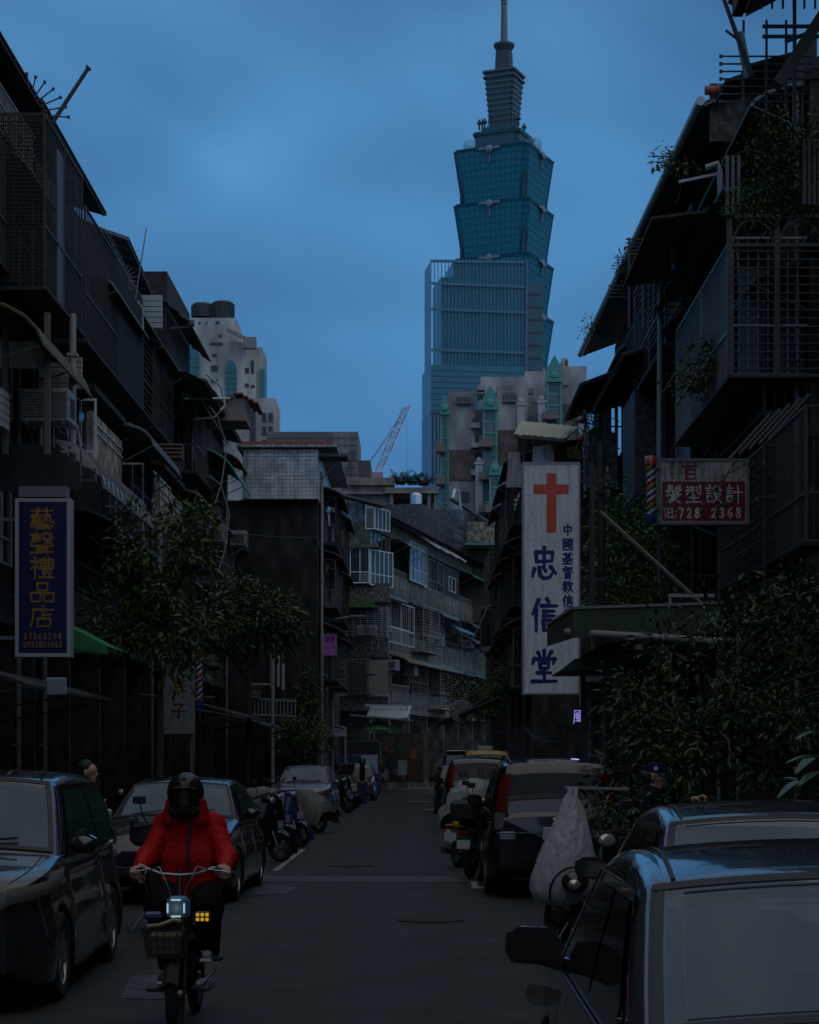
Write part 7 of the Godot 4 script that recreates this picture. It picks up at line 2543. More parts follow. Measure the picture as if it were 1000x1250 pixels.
func parked_cars() -> void:
	var black := paint(0.012, 0.0125, 0.014, 0.22)
	var ink_ := paint(0.02, 0.022, 0.026, 0.2)
	var grey := paint(0.06, 0.065, 0.072, 0.25)
	var silver := paint(0.11, 0.12, 0.14, 0.3)
	# right side, tails towards us
	var sedan := Shape.new()
	sedan.L = 4.62; sedan.W = 1.8; sedan.H = 1.45; sedan.belt = 0.95; sedan.deck = 1.02; sedan.tail = 1.0; sedan.foot = 3.95; sedan.top1 = 3.15; sedan.top0 = 2.0; sedan.cowl = 1.25; sedan.roofw = 0.84
	var rg := glass_dark(0.06, Color(0.2, 0.9, 1.25), 0.03)
	car("parked_car", "dark sedan nearest us, its heated rear window facing the viewer", "car", sedan, ink_, Vector3(1.35, 0, -6.6), PI, {"rear_glass": rg, "heater": true, "chrome": true, "roof_seam": true})
	var sedan2 := Shape.new()
	sedan2.L = 4.5; sedan2.W = 1.78; sedan2.H = 1.47; sedan2.belt = 0.95; sedan2.deck = 1.03; sedan2.tail = 1.0; sedan2.foot = 3.9; sedan2.top1 = 3.2; sedan2.top0 = 1.95; sedan2.roofw = 0.8
	var c2 := car("parked_car", "dark sedan with a stub roof aerial, ahead of the nearest sedan", "car", sedan2, ink_, Vector3(1.98, 0, -11.65), PI, {"rear_glass": rg, "heater": true, "roof_seam": true})
	var mb := MB.new()
	mb.cbox(Vector3(-0.62, 1.475, -0.72), Vector3(0.07, 0.05, 0.12), 0.015)
	mb.tube([Vector3(-0.62, 1.49, -0.74), Vector3(-0.6, 1.54, -0.8), Vector3(-0.58, 1.46, -0.98)], 0.008, 0.004, 6)
	obj("roof_aerial", mb, mat(0.015, 0.015, 0.015, 0.5), c2)
	var dim: StandardMaterial3D = glass_dark(0.003, Color(0.8, 1, 1.1), 0.03).duplicate()
	dim.metallic_specular = 0.3
	# tall black off-roader
	var suv := Shape.new()
	suv.L = 4.55; suv.W = 1.79; suv.H = 1.71; suv.belt = 1.06; suv.nose = 0.92; suv.deck = 1.08; suv.tail = 1.06; suv.foot = 4.5; suv.top1 = 4.34; suv.top0 = 1.95; suv.cowl = 1.25; suv.wheel = 0.35; suv.low = 0.26; suv.roofw = 0.8
	var s1 := car("parked_car", "tall black off-roader with upright red lamps behind the white bag", "car", suv, black, Vector3(1.62, 0, -26.4), PI, {"third": true, "sedan_tail": false, "rails": true, "glass": dim})
	tall_tail(s1, suv, true)
	mb = MB.new()
	mb.box(Vector3(0.1, 0.82, -2.31), Vector3(1.3, 0.016, 0.03))
	obj("tailgate_strip", mb, mat(0.5, 0.52, 0.54, 0.18, 0.95), s1)
	mb = MB.new()
	mb.cbox(Vector3(0.62, 0.78, -2.31), Vector3(0.2, 0.1, 0.03), 0.01)
	mb.cbox(Vector3(0.0, 0.98, -2.32), Vector3(0.14, 0.04, 0.03), 0.01)
	obj("chrome_badge", mb, mat(0.55, 0.57, 0.6, 0.2, 0.9), s1)
	var suv2 := Shape.new()
	suv2.L = 4.6; suv2.W = 1.8; suv2.H = 1.72; suv2.belt = 1.05; suv2.nose = 0.9; suv2.deck = 1.1; suv2.tail = 1.06; suv2.foot = 4.5; suv2.top1 = 4.28; suv2.top0 = 1.9; suv2.wheel = 0.36; suv2.low = 0.26; suv2.roofw = 0.78
	var s2 := car("parked_car", "black wagon with a wide rear window, ahead of the covered scooter", "car", suv2, black, Vector3(1.3, 0, -49.4), PI, {"third": true, "sedan_tail": false, "glass": dim})
	tall_tail(s2, suv2, false)
	mb = MB.new()
	mb.box(Vector3(0.0, 1.0, -2.34), Vector3(1.1, 0.04, 0.03))
	obj("tailgate_strip", mb, mat(0.5, 0.52, 0.54, 0.2, 0.95), s2)
	var hat := Shape.new()
	hat.L = 4.1; hat.W = 1.7; hat.H = 1.5; hat.foot = 3.95; hat.top1 = 3.5; hat.top0 = 1.8; hat.cowl = 1.05; hat.deck = 1.0; hat.tail = 0.98
	car("parked_car", "black hatchback just beyond the black wagon", "car", hat, black, Vector3(1.1, 0, -62), PI)
	car("parked_car", "dark grey car half hidden ahead of the black hatchback", "car", hat, grey, Vector3(1.3, 0, -72), PI)
	var van := Shape.new()
	van.L = 4.7; van.W = 1.72; van.H = 1.98; van.belt = 1.1; van.nose = 0.9; van.deck = 1.12; van.tail = 1.1; van.foot = 4.64; van.top1 = 4.4; van.top0 = 1.2; van.cowl = 0.6; van.front = 0.75; van.roofw = 0.86
	var tv := car("delivery_van", "dark van with a pale roof farthest along the right kerb", "van", van, black, Vector3(1.55, 0, -91), PI, {"sedan_tail": false})
	mb = MB.new()
	mb.cbox(Vector3(0, 2.02, -0.9), Vector3(1.25, 0.06, 2.6), 0.02)
	obj("roof_cover", mb, mat(0.5, 0.52, 0.54, 0.5), tv)
	var taxi := car("taxi", "yellow taxi roof showing over the black wagon", "taxi", van, paint(0.5, 0.3, 0.03, 0.3), Vector3(2.0, 0, -66), PI, {"sedan_tail": false})
	mb = MB.new()
	mb.cbox(Vector3(0, 2.06, 0.1), Vector3(0.5, 0.13, 0.2), 0.03)
	obj("roof_light", mb, mat(0.6, 0.58, 0.4, 0.4), taxi)
	# left side, noses towards us
	var mpv := Shape.new()
	mpv.L = 4.6; mpv.W = 1.76; mpv.H = 1.62; mpv.belt = 1.0; mpv.nose = 0.84; mpv.cowl = 0.98; mpv.top0 = 1.85; mpv.top1 = 4.0; mpv.foot = 4.45; mpv.deck = 1.06; mpv.tail = 1.04; mpv.front = 0.92; mpv.base = 2.72; mpv.low = 0.19; mpv.roofw = 0.76
	car("parked_car", "dark people carrier nearest us on the left, clear headlamp and silver pillars", "car", mpv, ink_, Vector3(-3.5, 0, -15.5), deg_to_rad(1.6), {"third": true, "lamp": 0.62, "glass": glass_dark(0.06, Color(0.25, 1.0, 1.25), 0.04), "sedan_tail": false, "roof_seam": true})
	var sal := Shape.new()
	sal.L = 4.5; sal.W = 1.74; sal.H = 1.46; sal.nose = 0.74; sal.foot = 3.95; sal.top1 = 3.3; sal.top0 = 1.95; sal.cowl = 1.2
	car("parked_car", "black saloon on the left, directly behind the rider in red", "car", sal, black, Vector3(-3.1, 0, -25.3), deg_to_rad(-1.0), {"glass": glass_dark(0.07, Color(0.3, 1.0, 1.25), 0.04), "roof_seam": true})
	var hb := Shape.new()
	hb.L = 4.1; hb.W = 1.7; hb.H = 1.5; hb.nose = 0.8; hb.foot = 3.95; hb.top1 = 3.5; hb.top0 = 1.75; hb.cowl = 0.95; hb.deck = 1.0; hb.tail = 0.98
	car("parked_car", "blue-grey hatchback parked beyond the covered scooter", "car", hb, silver, Vector3(-3.42, 0, -56.6), deg_to_rad(-2.0), {"glass": glass_dark(0.07, Color(0.3, 1.0, 1.25), 0.04)})
	car("parked_car", "dark grey car close behind the walking woman", "car", hat, grey, Vector3(-2.85, 0, -80), 0.0)
	# blue truck with a box
	var t := thing("small_truck", "small blue truck with a dark box at the end of the left kerb", "truck", Vector3(-3.0, 0, -91), 0.0)
	var blue := paint(0.03, 0.075, 0.22, 0.35)
	mb = MB.new()
	mb.prism(PackedVector2Array([Vector2(0.9, 0.45), Vector2(0.95, 1.0), Vector2(0.72, 1.85), Vector2(-0.7, 1.9), Vector2(-0.7, 0.45)]), 1.66, Transform3D(Basis(Vector3(0, 0, 1), Vector3.UP, Vector3(-1, 0, 0)), Vector3(-0.83, 0, 1.2)))
	obj("cab", mb, blue, t)
	mb = MB.new()
	mb.quad(Vector3(-0.74, 1.05, 2.145), Vector3(0.74, 1.05, 2.145), Vector3(0.7, 1.78, 1.955), Vector3(-0.7, 1.78, 1.955))
	obj("windscreen", mb, glass_dark(0.07, Color(0.3, 1.0, 1.25), 0.04), t)
	for s in [-1, 1]:
		mb = MB.new()
		mb.quad(Vector3(0.835 * s, 1.08, 1.95), Vector3(0.835 * s, 1.08, 0.7), Vector3(0.835 * s, 1.75, 0.7), Vector3(0.835 * s, 1.75, 1.85))
		obj("side_window", mb, glass_dark(0.03), t)
		mb = MB.new()
		mb.cbox(Vector3(0.66 * s, 0.78, 2.14), Vector3(0.26, 0.18, 0.06), 0.02)
		obj("headlight", mb, mat(0.5, 0.5, 0.5, 0.15, 0.5), t)
		mb = MB.new()
		mb.cbox(Vector3(1.0 * s, 1.3, 1.95), Vector3(0.16, 0.28, 0.06), 0.02)
		mb.bar(Vector3(0.8 * s, 1.3, 1.9), Vector3(1.0 * s, 1.4, 1.95), 0.025)
		obj("side_mirror", mb, mat(0.02, 0.02, 0.02, 0.4), t)
		for z in [1.3, -1.2]: wheel_part(t, Vector3(0.72 * s, 0.32, z), 0.32, s, mat(0.2, 0.2, 0.2, 0.5, 0.5))
	mb = MB.new()
	mb.cbox(Vector3(0, 1.55, -1.0), Vector3(1.75, 1.9, 2.9), 0.03)
	obj("cargo_box", mb, mat(0.05, 0.045, 0.04, 0.7, 0, "grime"), t)
	mb = MB.new()
	mb.cbox(Vector3(0, 0.5, 2.12), Vector3(1.6, 0.2, 0.1), 0.03)
	obj("bumper", mb, mat(0.08, 0.08, 0.08, 0.6), t)

# ---------------------------------------------------------------- two-wheelers: nose towards +z, origin on the ground midway
func bike_wheel(o: Node3D, z: float, r: float, w: float, spokes: bool) -> void:
	var p := spot("wheel", o, Transform3D(Basis(), Vector3(0, r, z)))
	var ax := Transform3D(Basis(Vector3.BACK, -PI / 2), Vector3.ZERO)
	obj("tyre", cached("btyre %f %f" % [r, w], func(mb: MB):
		var pr := []
		for k in 9:
			var a := -PI / 2 + TAU * k / 8
			pr.append(Vector2(r - w * 0.5 + cos(a) * w * 0.5, sin(a) * w * 0.5))
		mb.lathe(pr, ax, 28)), mat(0.016, 0.016, 0.016, 0.85, 0, "fine"), p)
	obj("rim", cached("brim %f %f %s" % [r, w, spokes], func(mb: MB):
		mb.lathe([Vector2(r - w * 0.95, -w * 0.3), Vector2(r - w * 0.75, 0), Vector2(r - w * 0.95, w * 0.3)], ax, 26)
		mb.lathe([Vector2(0.02, -0.05), Vector2(0.035, -0.04), Vector2(0.035, 0.04), Vector2(0.02, 0.05)], ax, 12)
		var n := 18 if spokes else 5
		for k in n:
			var a := TAU * k / n
			mb.bar(Vector3(0, cos(a) * 0.03, sin(a) * 0.03), Vector3(0, cos(a) * (r - w * 0.85), sin(a) * (r - w * 0.85)), 0.004 if spokes else 0.03)), mat(0.2, 0.2, 0.2, 0.35, 0.8), p)

func scooter(label: String, where: Vector3, turn: float, body_m: Material, o_: Dictionary = {}) -> Node3D:
	var o := thing("scooter", label, "motor scooter", where, turn, o_.get("group", ""))
	var black := mat(0.015, 0.015, 0.015, 0.6)
	var steel := mat(0.25, 0.25, 0.25, 0.35, 0.8)
	bike_wheel(o, 0.62, 0.24, 0.1, false)
	bike_wheel(o, -0.6, 0.24, 0.11, false)
	var mb := MB.new()      # tail fairing, swelling over the rear wheel
	var rows := []
	for k in 9:
		var t := k / 8.0
		var z := lerpf(-0.92, 0.02, t)
		var w := 0.06 + 0.13 * sin(clampf(t * 1.1, 0, 1) * PI * 0.62)
		var y0 := lerpf(0.62, 0.36, smoothstep(0.2, 1.0, t))
		var y1 := lerpf(0.74, 0.72, t)
		rows.append(PackedVector3Array([Vector3(0, y0, z), Vector3(w * 0.8, y0 + 0.01, z), Vector3(w, (y0 + y1) / 2, z), Vector3(w * 0.9, y1, z), Vector3(0, y1 + 0.01, z), Vector3(-w * 0.9, y1, z), Vector3(-w, (y0 + y1) / 2, z), Vector3(-w * 0.8, y0 + 0.01, z), Vector3(0, y0, z)]))
	mb.grid(rows, true)
	mb.cbox(Vector3(0, 0.29, 0.22), Vector3(0.3, 0.09, 0.55), 0.03)
	obj("body_panel", mb, body_m, o)
	mb = MB.new()           # leg shield and nose
	rows = []
	for k in 8:
		var t := k / 7.0
		var y := lerpf(0.3, 0.98, t)
		var w := 0.2 - 0.1 * pow(absf(t - 0.45) * 1.6, 2)
		var z := lerpf(0.42, 0.36, t)
		rows.append(PackedVector3Array([Vector3(-w, y, z - 0.04), Vector3(-w * 0.7, y, z + 0.1), Vector3(0, y, z + 0.17 - 0.07 * t), Vector3(w * 0.7, y, z + 0.1), Vector3(w, y, z - 0.04)]))
	mb.grid(rows, true); mb.grid(rows)
	mb.cbox(Vector3(0, 1.03, 0.38), Vector3(0.24, 0.14, 0.2), 0.05)
	obj("leg_shield", mb, body_m, o)
	mb = MB.new()
	rows = []
	for k in 7:
		var a := lerpf(-0.5, 1.9, k / 6.0)
		var c := Vector3(0, 0.24 + cos(a) * 0.28, 0.62 + sin(a) * 0.28)
		rows.append(PackedVector3Array([c + Vector3(-0.07, -0.03, 0), c + Vector3(0, 0.01, 0), c + Vector3(0.07, -0.03, 0)]))
	mb.grid(rows, true); mb.grid(rows)
	obj("mudguard", mb, body_m, o)
	mb = MB.new()
	for s in [-1, 1]: mb.tube([Vector3(0.09 * s, 0.24, 0.62), Vector3(0.08 * s, 0.62, 0.46)], 0.02, -1, 8)
	mb.tube([Vector3(0, 0.62, 0.46), Vector3(0, 1.05, 0.34)], 0.025, -1, 8)
	obj("fork", mb, steel, o)
	mb = MB.new()
	rows = []
	for k in 8:
		var t := k / 7.0
		var z := lerpf(-0.85, 0.02, t)
		var w := 0.1 + 0.05 * sin(t * PI)
		var y := 0.76 + 0.06 * pow(1 - t, 2) + (0.02 if t < 0.45 else 0.0)
		rows.append(PackedVector3Array([Vector3(-w, y - 0.05, z), Vector3(-w * 0.8, y + 0.02, z), Vector3(0, y + 0.035, z), Vector3(w * 0.8, y + 0.02, z), Vector3(w, y - 0.05, z)]))
	mb.grid(rows, false); mb.grid(rows, true)
	obj("seat", mb, black, o)
	mb = MB.new()
	mb.tube([Vector3(-0.33, 1.06, 0.22), Vector3(-0.14, 1.09, 0.33), Vector3(0.14, 1.09, 0.33), Vector3(0.33, 1.06, 0.22)], 0.014, -1, 8)
	for s in [-1, 1]:
		mb.tube([Vector3(0.2 * s, 1.07, 0.29), Vector3(0.33 * s, 1.06, 0.22)], 0.02, -1, 8)
		mb.tube([Vector3(0.22 * s, 1.1, 0.33), Vector3(0.34 * s, 1.09, 0.31)], 0.008, -1, 6)
	obj("handlebar", mb, black, o)
	for s in [-1, 1]:
		mb = MB.new()
		mb.tube([Vector3(0.2 * s, 1.08, 0.29), Vector3(0.26 * s, 1.2, 0.3), Vector3(0.27 * s, 1.3, 0.27)], 0.007, -1, 6)
		mb.cbox(Vector3(0.28 * s, 1.33, 0.27), Vector3(0.13, 0.08, 0.025), 0.012)
		obj("mirror", mb, black, o)
	mb = MB.new()
	mb.ball(Vector3(0, 1.02, 0.47), Vector3(0.085, 0.06, 0.04), 12)
	obj("headlight", mb, mat(0.45, 0.46, 0.46, 0.12, 0.5), o)
	mb = MB.new()
	mb.cbox(Vector3(0, 0.67, -0.94), Vector3(0.16, 0.06, 0.05), 0.02)
	obj("tail_light", mb, paint(0.2, 0.01, 0.01), o)
	mb = MB.new()
	mb.cbox(Vector3(0, 0.62, 0.62), Vector3(0.2, 0.13, 0.01), 0.004)
	obj("number_plate", mb, mat(0.3, 0.3, 0.3, 0.5), o)
	mb = MB.new()
	mb.cbox(Vector3(0, 0.5, -0.92), Vector3(0.2, 0.13, 0.01), 0.004)
	obj("number_plate", mb, mat(0.5, 0.5, 0.5, 0.5), o)
	mb = MB.new()
	mb.cbox(Vector3(0.02, 0.3, -0.42), Vector3(0.2, 0.2, 0.4), 0.05)
	mb.tube([Vector3(0.14, 0.24, -0.3), Vector3(0.15, 0.28, -0.85)], 0.045, 0.055, 10)
	obj("engine", mb, mat(0.06, 0.06, 0.06, 0.5, 0.5), o)
	mb = MB.new()
	mb.tube([Vector3(-0.1, 0.28, -0.1), Vector3(-0.3, 0.03, -0.05)], 0.012, -1, 6)
	obj("stand", mb, steel, o)
	if o_.has("box"):
		mb = MB.new()
		mb.cbox(Vector3(0, 0.98, -0.82), Vector3(0.38, 0.3, 0.36), 0.05)
		obj("top_box", mb, black, o)
	return o

func cover(label: String, where: Vector3, turn: float, m: Material, l: float, h: float, w: float, seed_: int) -> void:     # a cloth pulled over a scooter
	var o := thing("scooter_cover", label, "cover", where, turn)
	var q := RandomNumberGenerator.new()
	q.seed = seed_
	var f := FastNoiseLite.new()
	f.seed = seed_
	f.frequency = 2.2
	var mb := MB.new()
	var rows := []
	for i in 26:
		var t := i / 25.0
		var z := (t - 0.5) * l
		var top := h * (0.72 + 0.28 * pow(sin(clampf(t * 1.15, 0, 1) * PI), 0.6) * (0.75 + 0.35 * t))
		if i == 0 or i == 25: top = 0.5 * h
		var row := PackedVector3Array()
		for k in 21:
			var a := k / 20.0
			var u := (a - 0.5) * 2.0
			var y := top * (1.0 - pow(absf(u), 2.6) * 0.72)
			var x := sin(u * PI / 2) * w * 0.5 * (0.8 + 0.3 * absf(u))
			var nn := f.get_noise_3d(x * 1.5, y * 1.2, z * 1.5)
			row.append(Vector3(x * (1 + 0.18 * nn) + 0.05 * nn, y + 0.06 * nn, z + 0.07 * f.get_noise_3d(x, z, y * 3)))
		rows.append(row)
	mb.grid(rows, false)
	obj("cloth", mb, m, o)
	for z in [-l * 0.3, l * 0.32]: bike_wheel(o, z, 0.24, 0.1, false)
	mb = MB.new()
	mb.cbox(Vector3(0, 0.42, 0), Vector3(0.2, 0.3, l * 0.6), 0.05)
	obj("body_panel", mb, mat(0.03, 0.03, 0.03, 0.6), o)

func electric_bike() -> void:
	var o := thing("electric_bicycle", "small electric bicycle with a front basket, ridden by the person in red", "bicycle", Vector3(-1.58, 0, -12.95))
	var black := mat(0.012, 0.012, 0.012, 0.5)
	bike_wheel(o, 0.55, 0.25, 0.075, true)
	bike_wheel(o, -0.55, 0.25, 0.075, true)
	var mb := MB.new()
	for s in [-1, 1]: mb.tube([Vector3(0.055 * s, 0.25, 0.55), Vector3(0.055 * s, 0.62, 0.42)], 0.016, -1, 8)
	mb.bar(Vector3(-0.06, 0.6, 0.425), Vector3(0.06, 0.6, 0.425), 0.035)
	obj("fork", mb, black, o)
	mb = MB.new()
	mb.tube([Vector3(0, 0.6, 0.42), Vector3(0, 1.02, 0.3)], 0.022, -1, 10)
	mb.tube([Vector3(0, 0.66, 0.4), Vector3(0, 0.36, 0.16), Vector3(0, 0.32, -0.12)], 0.028, -1, 10)
	mb.tube([Vector3(0, 0.32, -0.1), Vector3(0, 0.78, -0.26)], 0.024, -1, 10)
	for s in [-1, 1]:
		mb.tube([Vector3(0.03 * s, 0.32, -0.12), Vector3(0.05 * s, 0.25, -0.55), Vector3(0.02 * s, 0.62, -0.2)], 0.013, -1, 8)
	obj("frame", mb, black, o)
	mb = MB.new()
	mb.cbox(Vector3(0, 0.44, 0.02), Vector3(0.11, 0.28, 0.22), 0.02)
	obj("battery", mb, black, o)
	mb = MB.new()
	mb.tube([Vector3(-0.34, 1.0, 0.3), Vector3(-0.22, 1.04, 0.36), Vector3(-0.12, 1.0, 0.34), Vector3(0, 0.99, 0.32), Vector3(0.12, 1.0, 0.34), Vector3(0.22, 1.04, 0.36), Vector3(0.34, 1.0, 0.3)], 0.012, -1, 8)
	var hb := obj("handlebar", mb, mat(0.25, 0.25, 0.26, 0.3, 0.8), o)
	for s in [-1, 1]:
		mb = MB.new()
		mb.tube([Vector3(0.225 * s, 1.035, 0.355), Vector3(0.345 * s, 0.998, 0.298)], 0.018, -1, 10)
		obj("grip", mb, black, hb)
		mb = MB.new()
		mb.tube([Vector3(0.2 * s, 1.03, 0.37), Vector3(0.31 * s, 1.015, 0.375)], 0.006, -1, 6)
		mb.tube([Vector3(0.18 * s, 1.03, 0.36), Vector3(0.12 * s, 1.05, 0.42), Vector3(0.05 * s, 0.9, 0.44), Vector3(0.02 * s, 0.7, 0.42)], 0.005, -1, 6)
		obj("brake_lever", mb, mat(0.3, 0.3, 0.3, 0.3, 0.8), hb)
	mb = MB.new()
	mb.cbox(Vector3(0, 0.8, -0.28), Vector3(0.2, 0.08, 0.26), 0.03)
	obj("seat", mb, black, o)
	# headlamp in its blue shell
	mb = MB.new()
	mb.cbox(Vector3(0.02, 0.8, 0.56), Vector3(0.15, 0.15, 0.07), 0.03)
	var hl := obj("headlamp_shell", mb, mat(0.03, 0.2, 0.34, 0.35), o)
	mb = MB.new()
	mb.cbox(Vector3(0.01, 0.8, 0.596), Vector3(0.115, 0.115, 0.012), 0.004)
	obj("headlamp_lens", mb, mat(0.1, 0.17, 0.18, 0.5), hl)
	mb = MB.new()
	for k in 4:
		var t := Transform3D(Basis(Vector3.BACK, PI / 2 * k), Vector3(0.01, 0.8, 0.604))
		mb.cbox(Vector3(0, 0.052, 0), Vector3(0.062, 0.011, 0.006), 0.002, t)
	obj("light_strip", mb, glow(0.8, 0.95, 1.0, 0.8), hl)
	var li := OmniLight3D.new()
	li.name = "headlamp_light"
	li.light_color = Color(0.85, 0.95, 1.0)
	li.light_energy = 0.0012
	li.omni_range = 6
	li.omni_attenuation = 2.0
	li.shadow_enabled = true
	o.add_child(li)
	li.position = Vector3(0.01, 0.8, 0.64)
	mb = MB.new()
	mb.cbox(Vector3(0.17, 0.74, 0.53), Vector3(0.11, 0.07, 0.04), 0.015)
	var ind := obj("indicator_shell", mb, mat(0.05, 0.04, 0.03, 0.4), o)
	mb = MB.new()
	for k in 3:
		for j in 2: mb.cbox(Vector3(0.14 + 0.03 * k, 0.725 + 0.03 * j, 0.553), Vector3(0.02, 0.02, 0.008), 0.003)
	obj("indicator_led", mb, glow(0.95, 0.72, 0.12, 1.1), ind)
	mb = MB.new()
	mb.cbox(Vector3(-0.14, 0.75, 0.55), Vector3(0.12, 0.05, 0.05), 0.015)
	obj("indicator_shell", mb, mat(0.02, 0.06, 0.12, 0.4), o)
	# wire basket
	mb = MB.new()
	for y in [0.5, 0.57, 0.62, 0.67]:
		var w: float = 0.105 + (y - 0.5) * 0.12
		for s in [-1, 1]:
			mb.bar(Vector3(-0.05 + w * s, y, 0.5), Vector3(-0.05 + w * s, y, 0.74), 0.006)
		mb.bar(Vector3(-0.05 - w, y, 0.74), Vector3(-0.05 + w, y, 0.74), 0.006 if y < 0.66 else 0.012)
		mb.bar(Vector3(-0.05 - w, y, 0.5), Vector3(-0.05 + w, y, 0.5), 0.006)
	for k in 7:
		var t := -1.0 + k / 3.0
		mb.bar(Vector3(-0.05 + 0.105 * t, 0.5, 0.74), Vector3(-0.05 + 0.125 * t, 0.67, 0.742), 0.005)
		mb.bar(Vector3(-0.05 + 0.105 * t, 0.5, 0.5), Vector3(-0.05 + 0.105 * t, 0.5, 0.74), 0.005)
	for k in 4:
		for s in [-1, 1]: mb.bar(Vector3(-0.05 + 0.105 * s, 0.5, 0.54 + k * 0.06), Vector3(-0.05 + 0.125 * s, 0.67, 0.54 + k * 0.06), 0.005)
	obj("basket", mb, black, o)
	mb = MB.new()
	mb.cbox(Vector3(-0.05, 0.58, 0.62), Vector3(0.2, 0.15, 0.21), 0.02)
	var pk := obj("paper_parcel", mb, mat(0.16, 0.12, 0.075, 0.8, 0, "fine"))
	pk.position = Vector3(-1.58, 0, -12.95)
	tag(pk, "brown paper parcel in the electric bicycle's wire basket", "parcel")
	mb = MB.new()
	mb.tube([Vector3(-0.16, 0.69, 0.66), Vector3(-0.08, 0.7, 0.68), Vector3(0, 0.73, 0.66), Vector3(0.04, 0.72, 0.63)], 0.015, -1, 6)
	obj("carry_strap", mb, mat(0.3, 0.22, 0.14, 0.8), o)
	# mudguard, pedals, crash bar
	mb = MB.new()
	var rows := []
	for k in 9:
		var a := lerpf(-1.2, 1.2, k / 8.0)
		var c := Vector3(0, 0.25 + cos(a) * 0.285, 0.55 + sin(a) * 0.285)
		rows.append(PackedVector3Array([c + Vector3(-0.05, -0.02, 0), c + Vector3(0, 0.008, 0), c + Vector3(0.05, -0.02, 0)]))
	mb.grid(rows, true); mb.grid(rows)
	obj("mudguard", mb, black, o)
	for s in [-1, 1]:
		mb = MB.new()
		mb.tube([Vector3(0.06 * s, 0.33, -0.05), Vector3(0.09 * s, 0.33 - 0.1 * s * -1.0, 0.06 * s)], 0.012, -1, 8)
		mb.cbox(Vector3(0.19 * s, 0.33 + 0.1 * s, 0.07), Vector3(0.12, 0.03, 0.09), 0.01)
		mb.tube([Vector3(0.09 * s, 0.33 + 0.1 * s, 0.06), Vector3(0.2 * s, 0.33 + 0.1 * s, 0.07)], 0.009, -1, 6)
		obj("pedal", mb, mat(0.04, 0.04, 0.04, 0.5, 0.4), o)
	mb = MB.new()
	mb.tube([Vector3(0.05, 0.24, 0.1), Vector3(0.12, 0.27, 0.12), Vector3(0.2, 0.36, 0.05)], 0.012, -1, 8)
	mb.cbox(Vector3(0.12, 0.25, 0.0), Vector3(0.12, 0.07, 0.2), 0.02)
	obj("chain_guard", mb, mat(0.25, 0.26, 0.27, 0.35, 0.7), o)

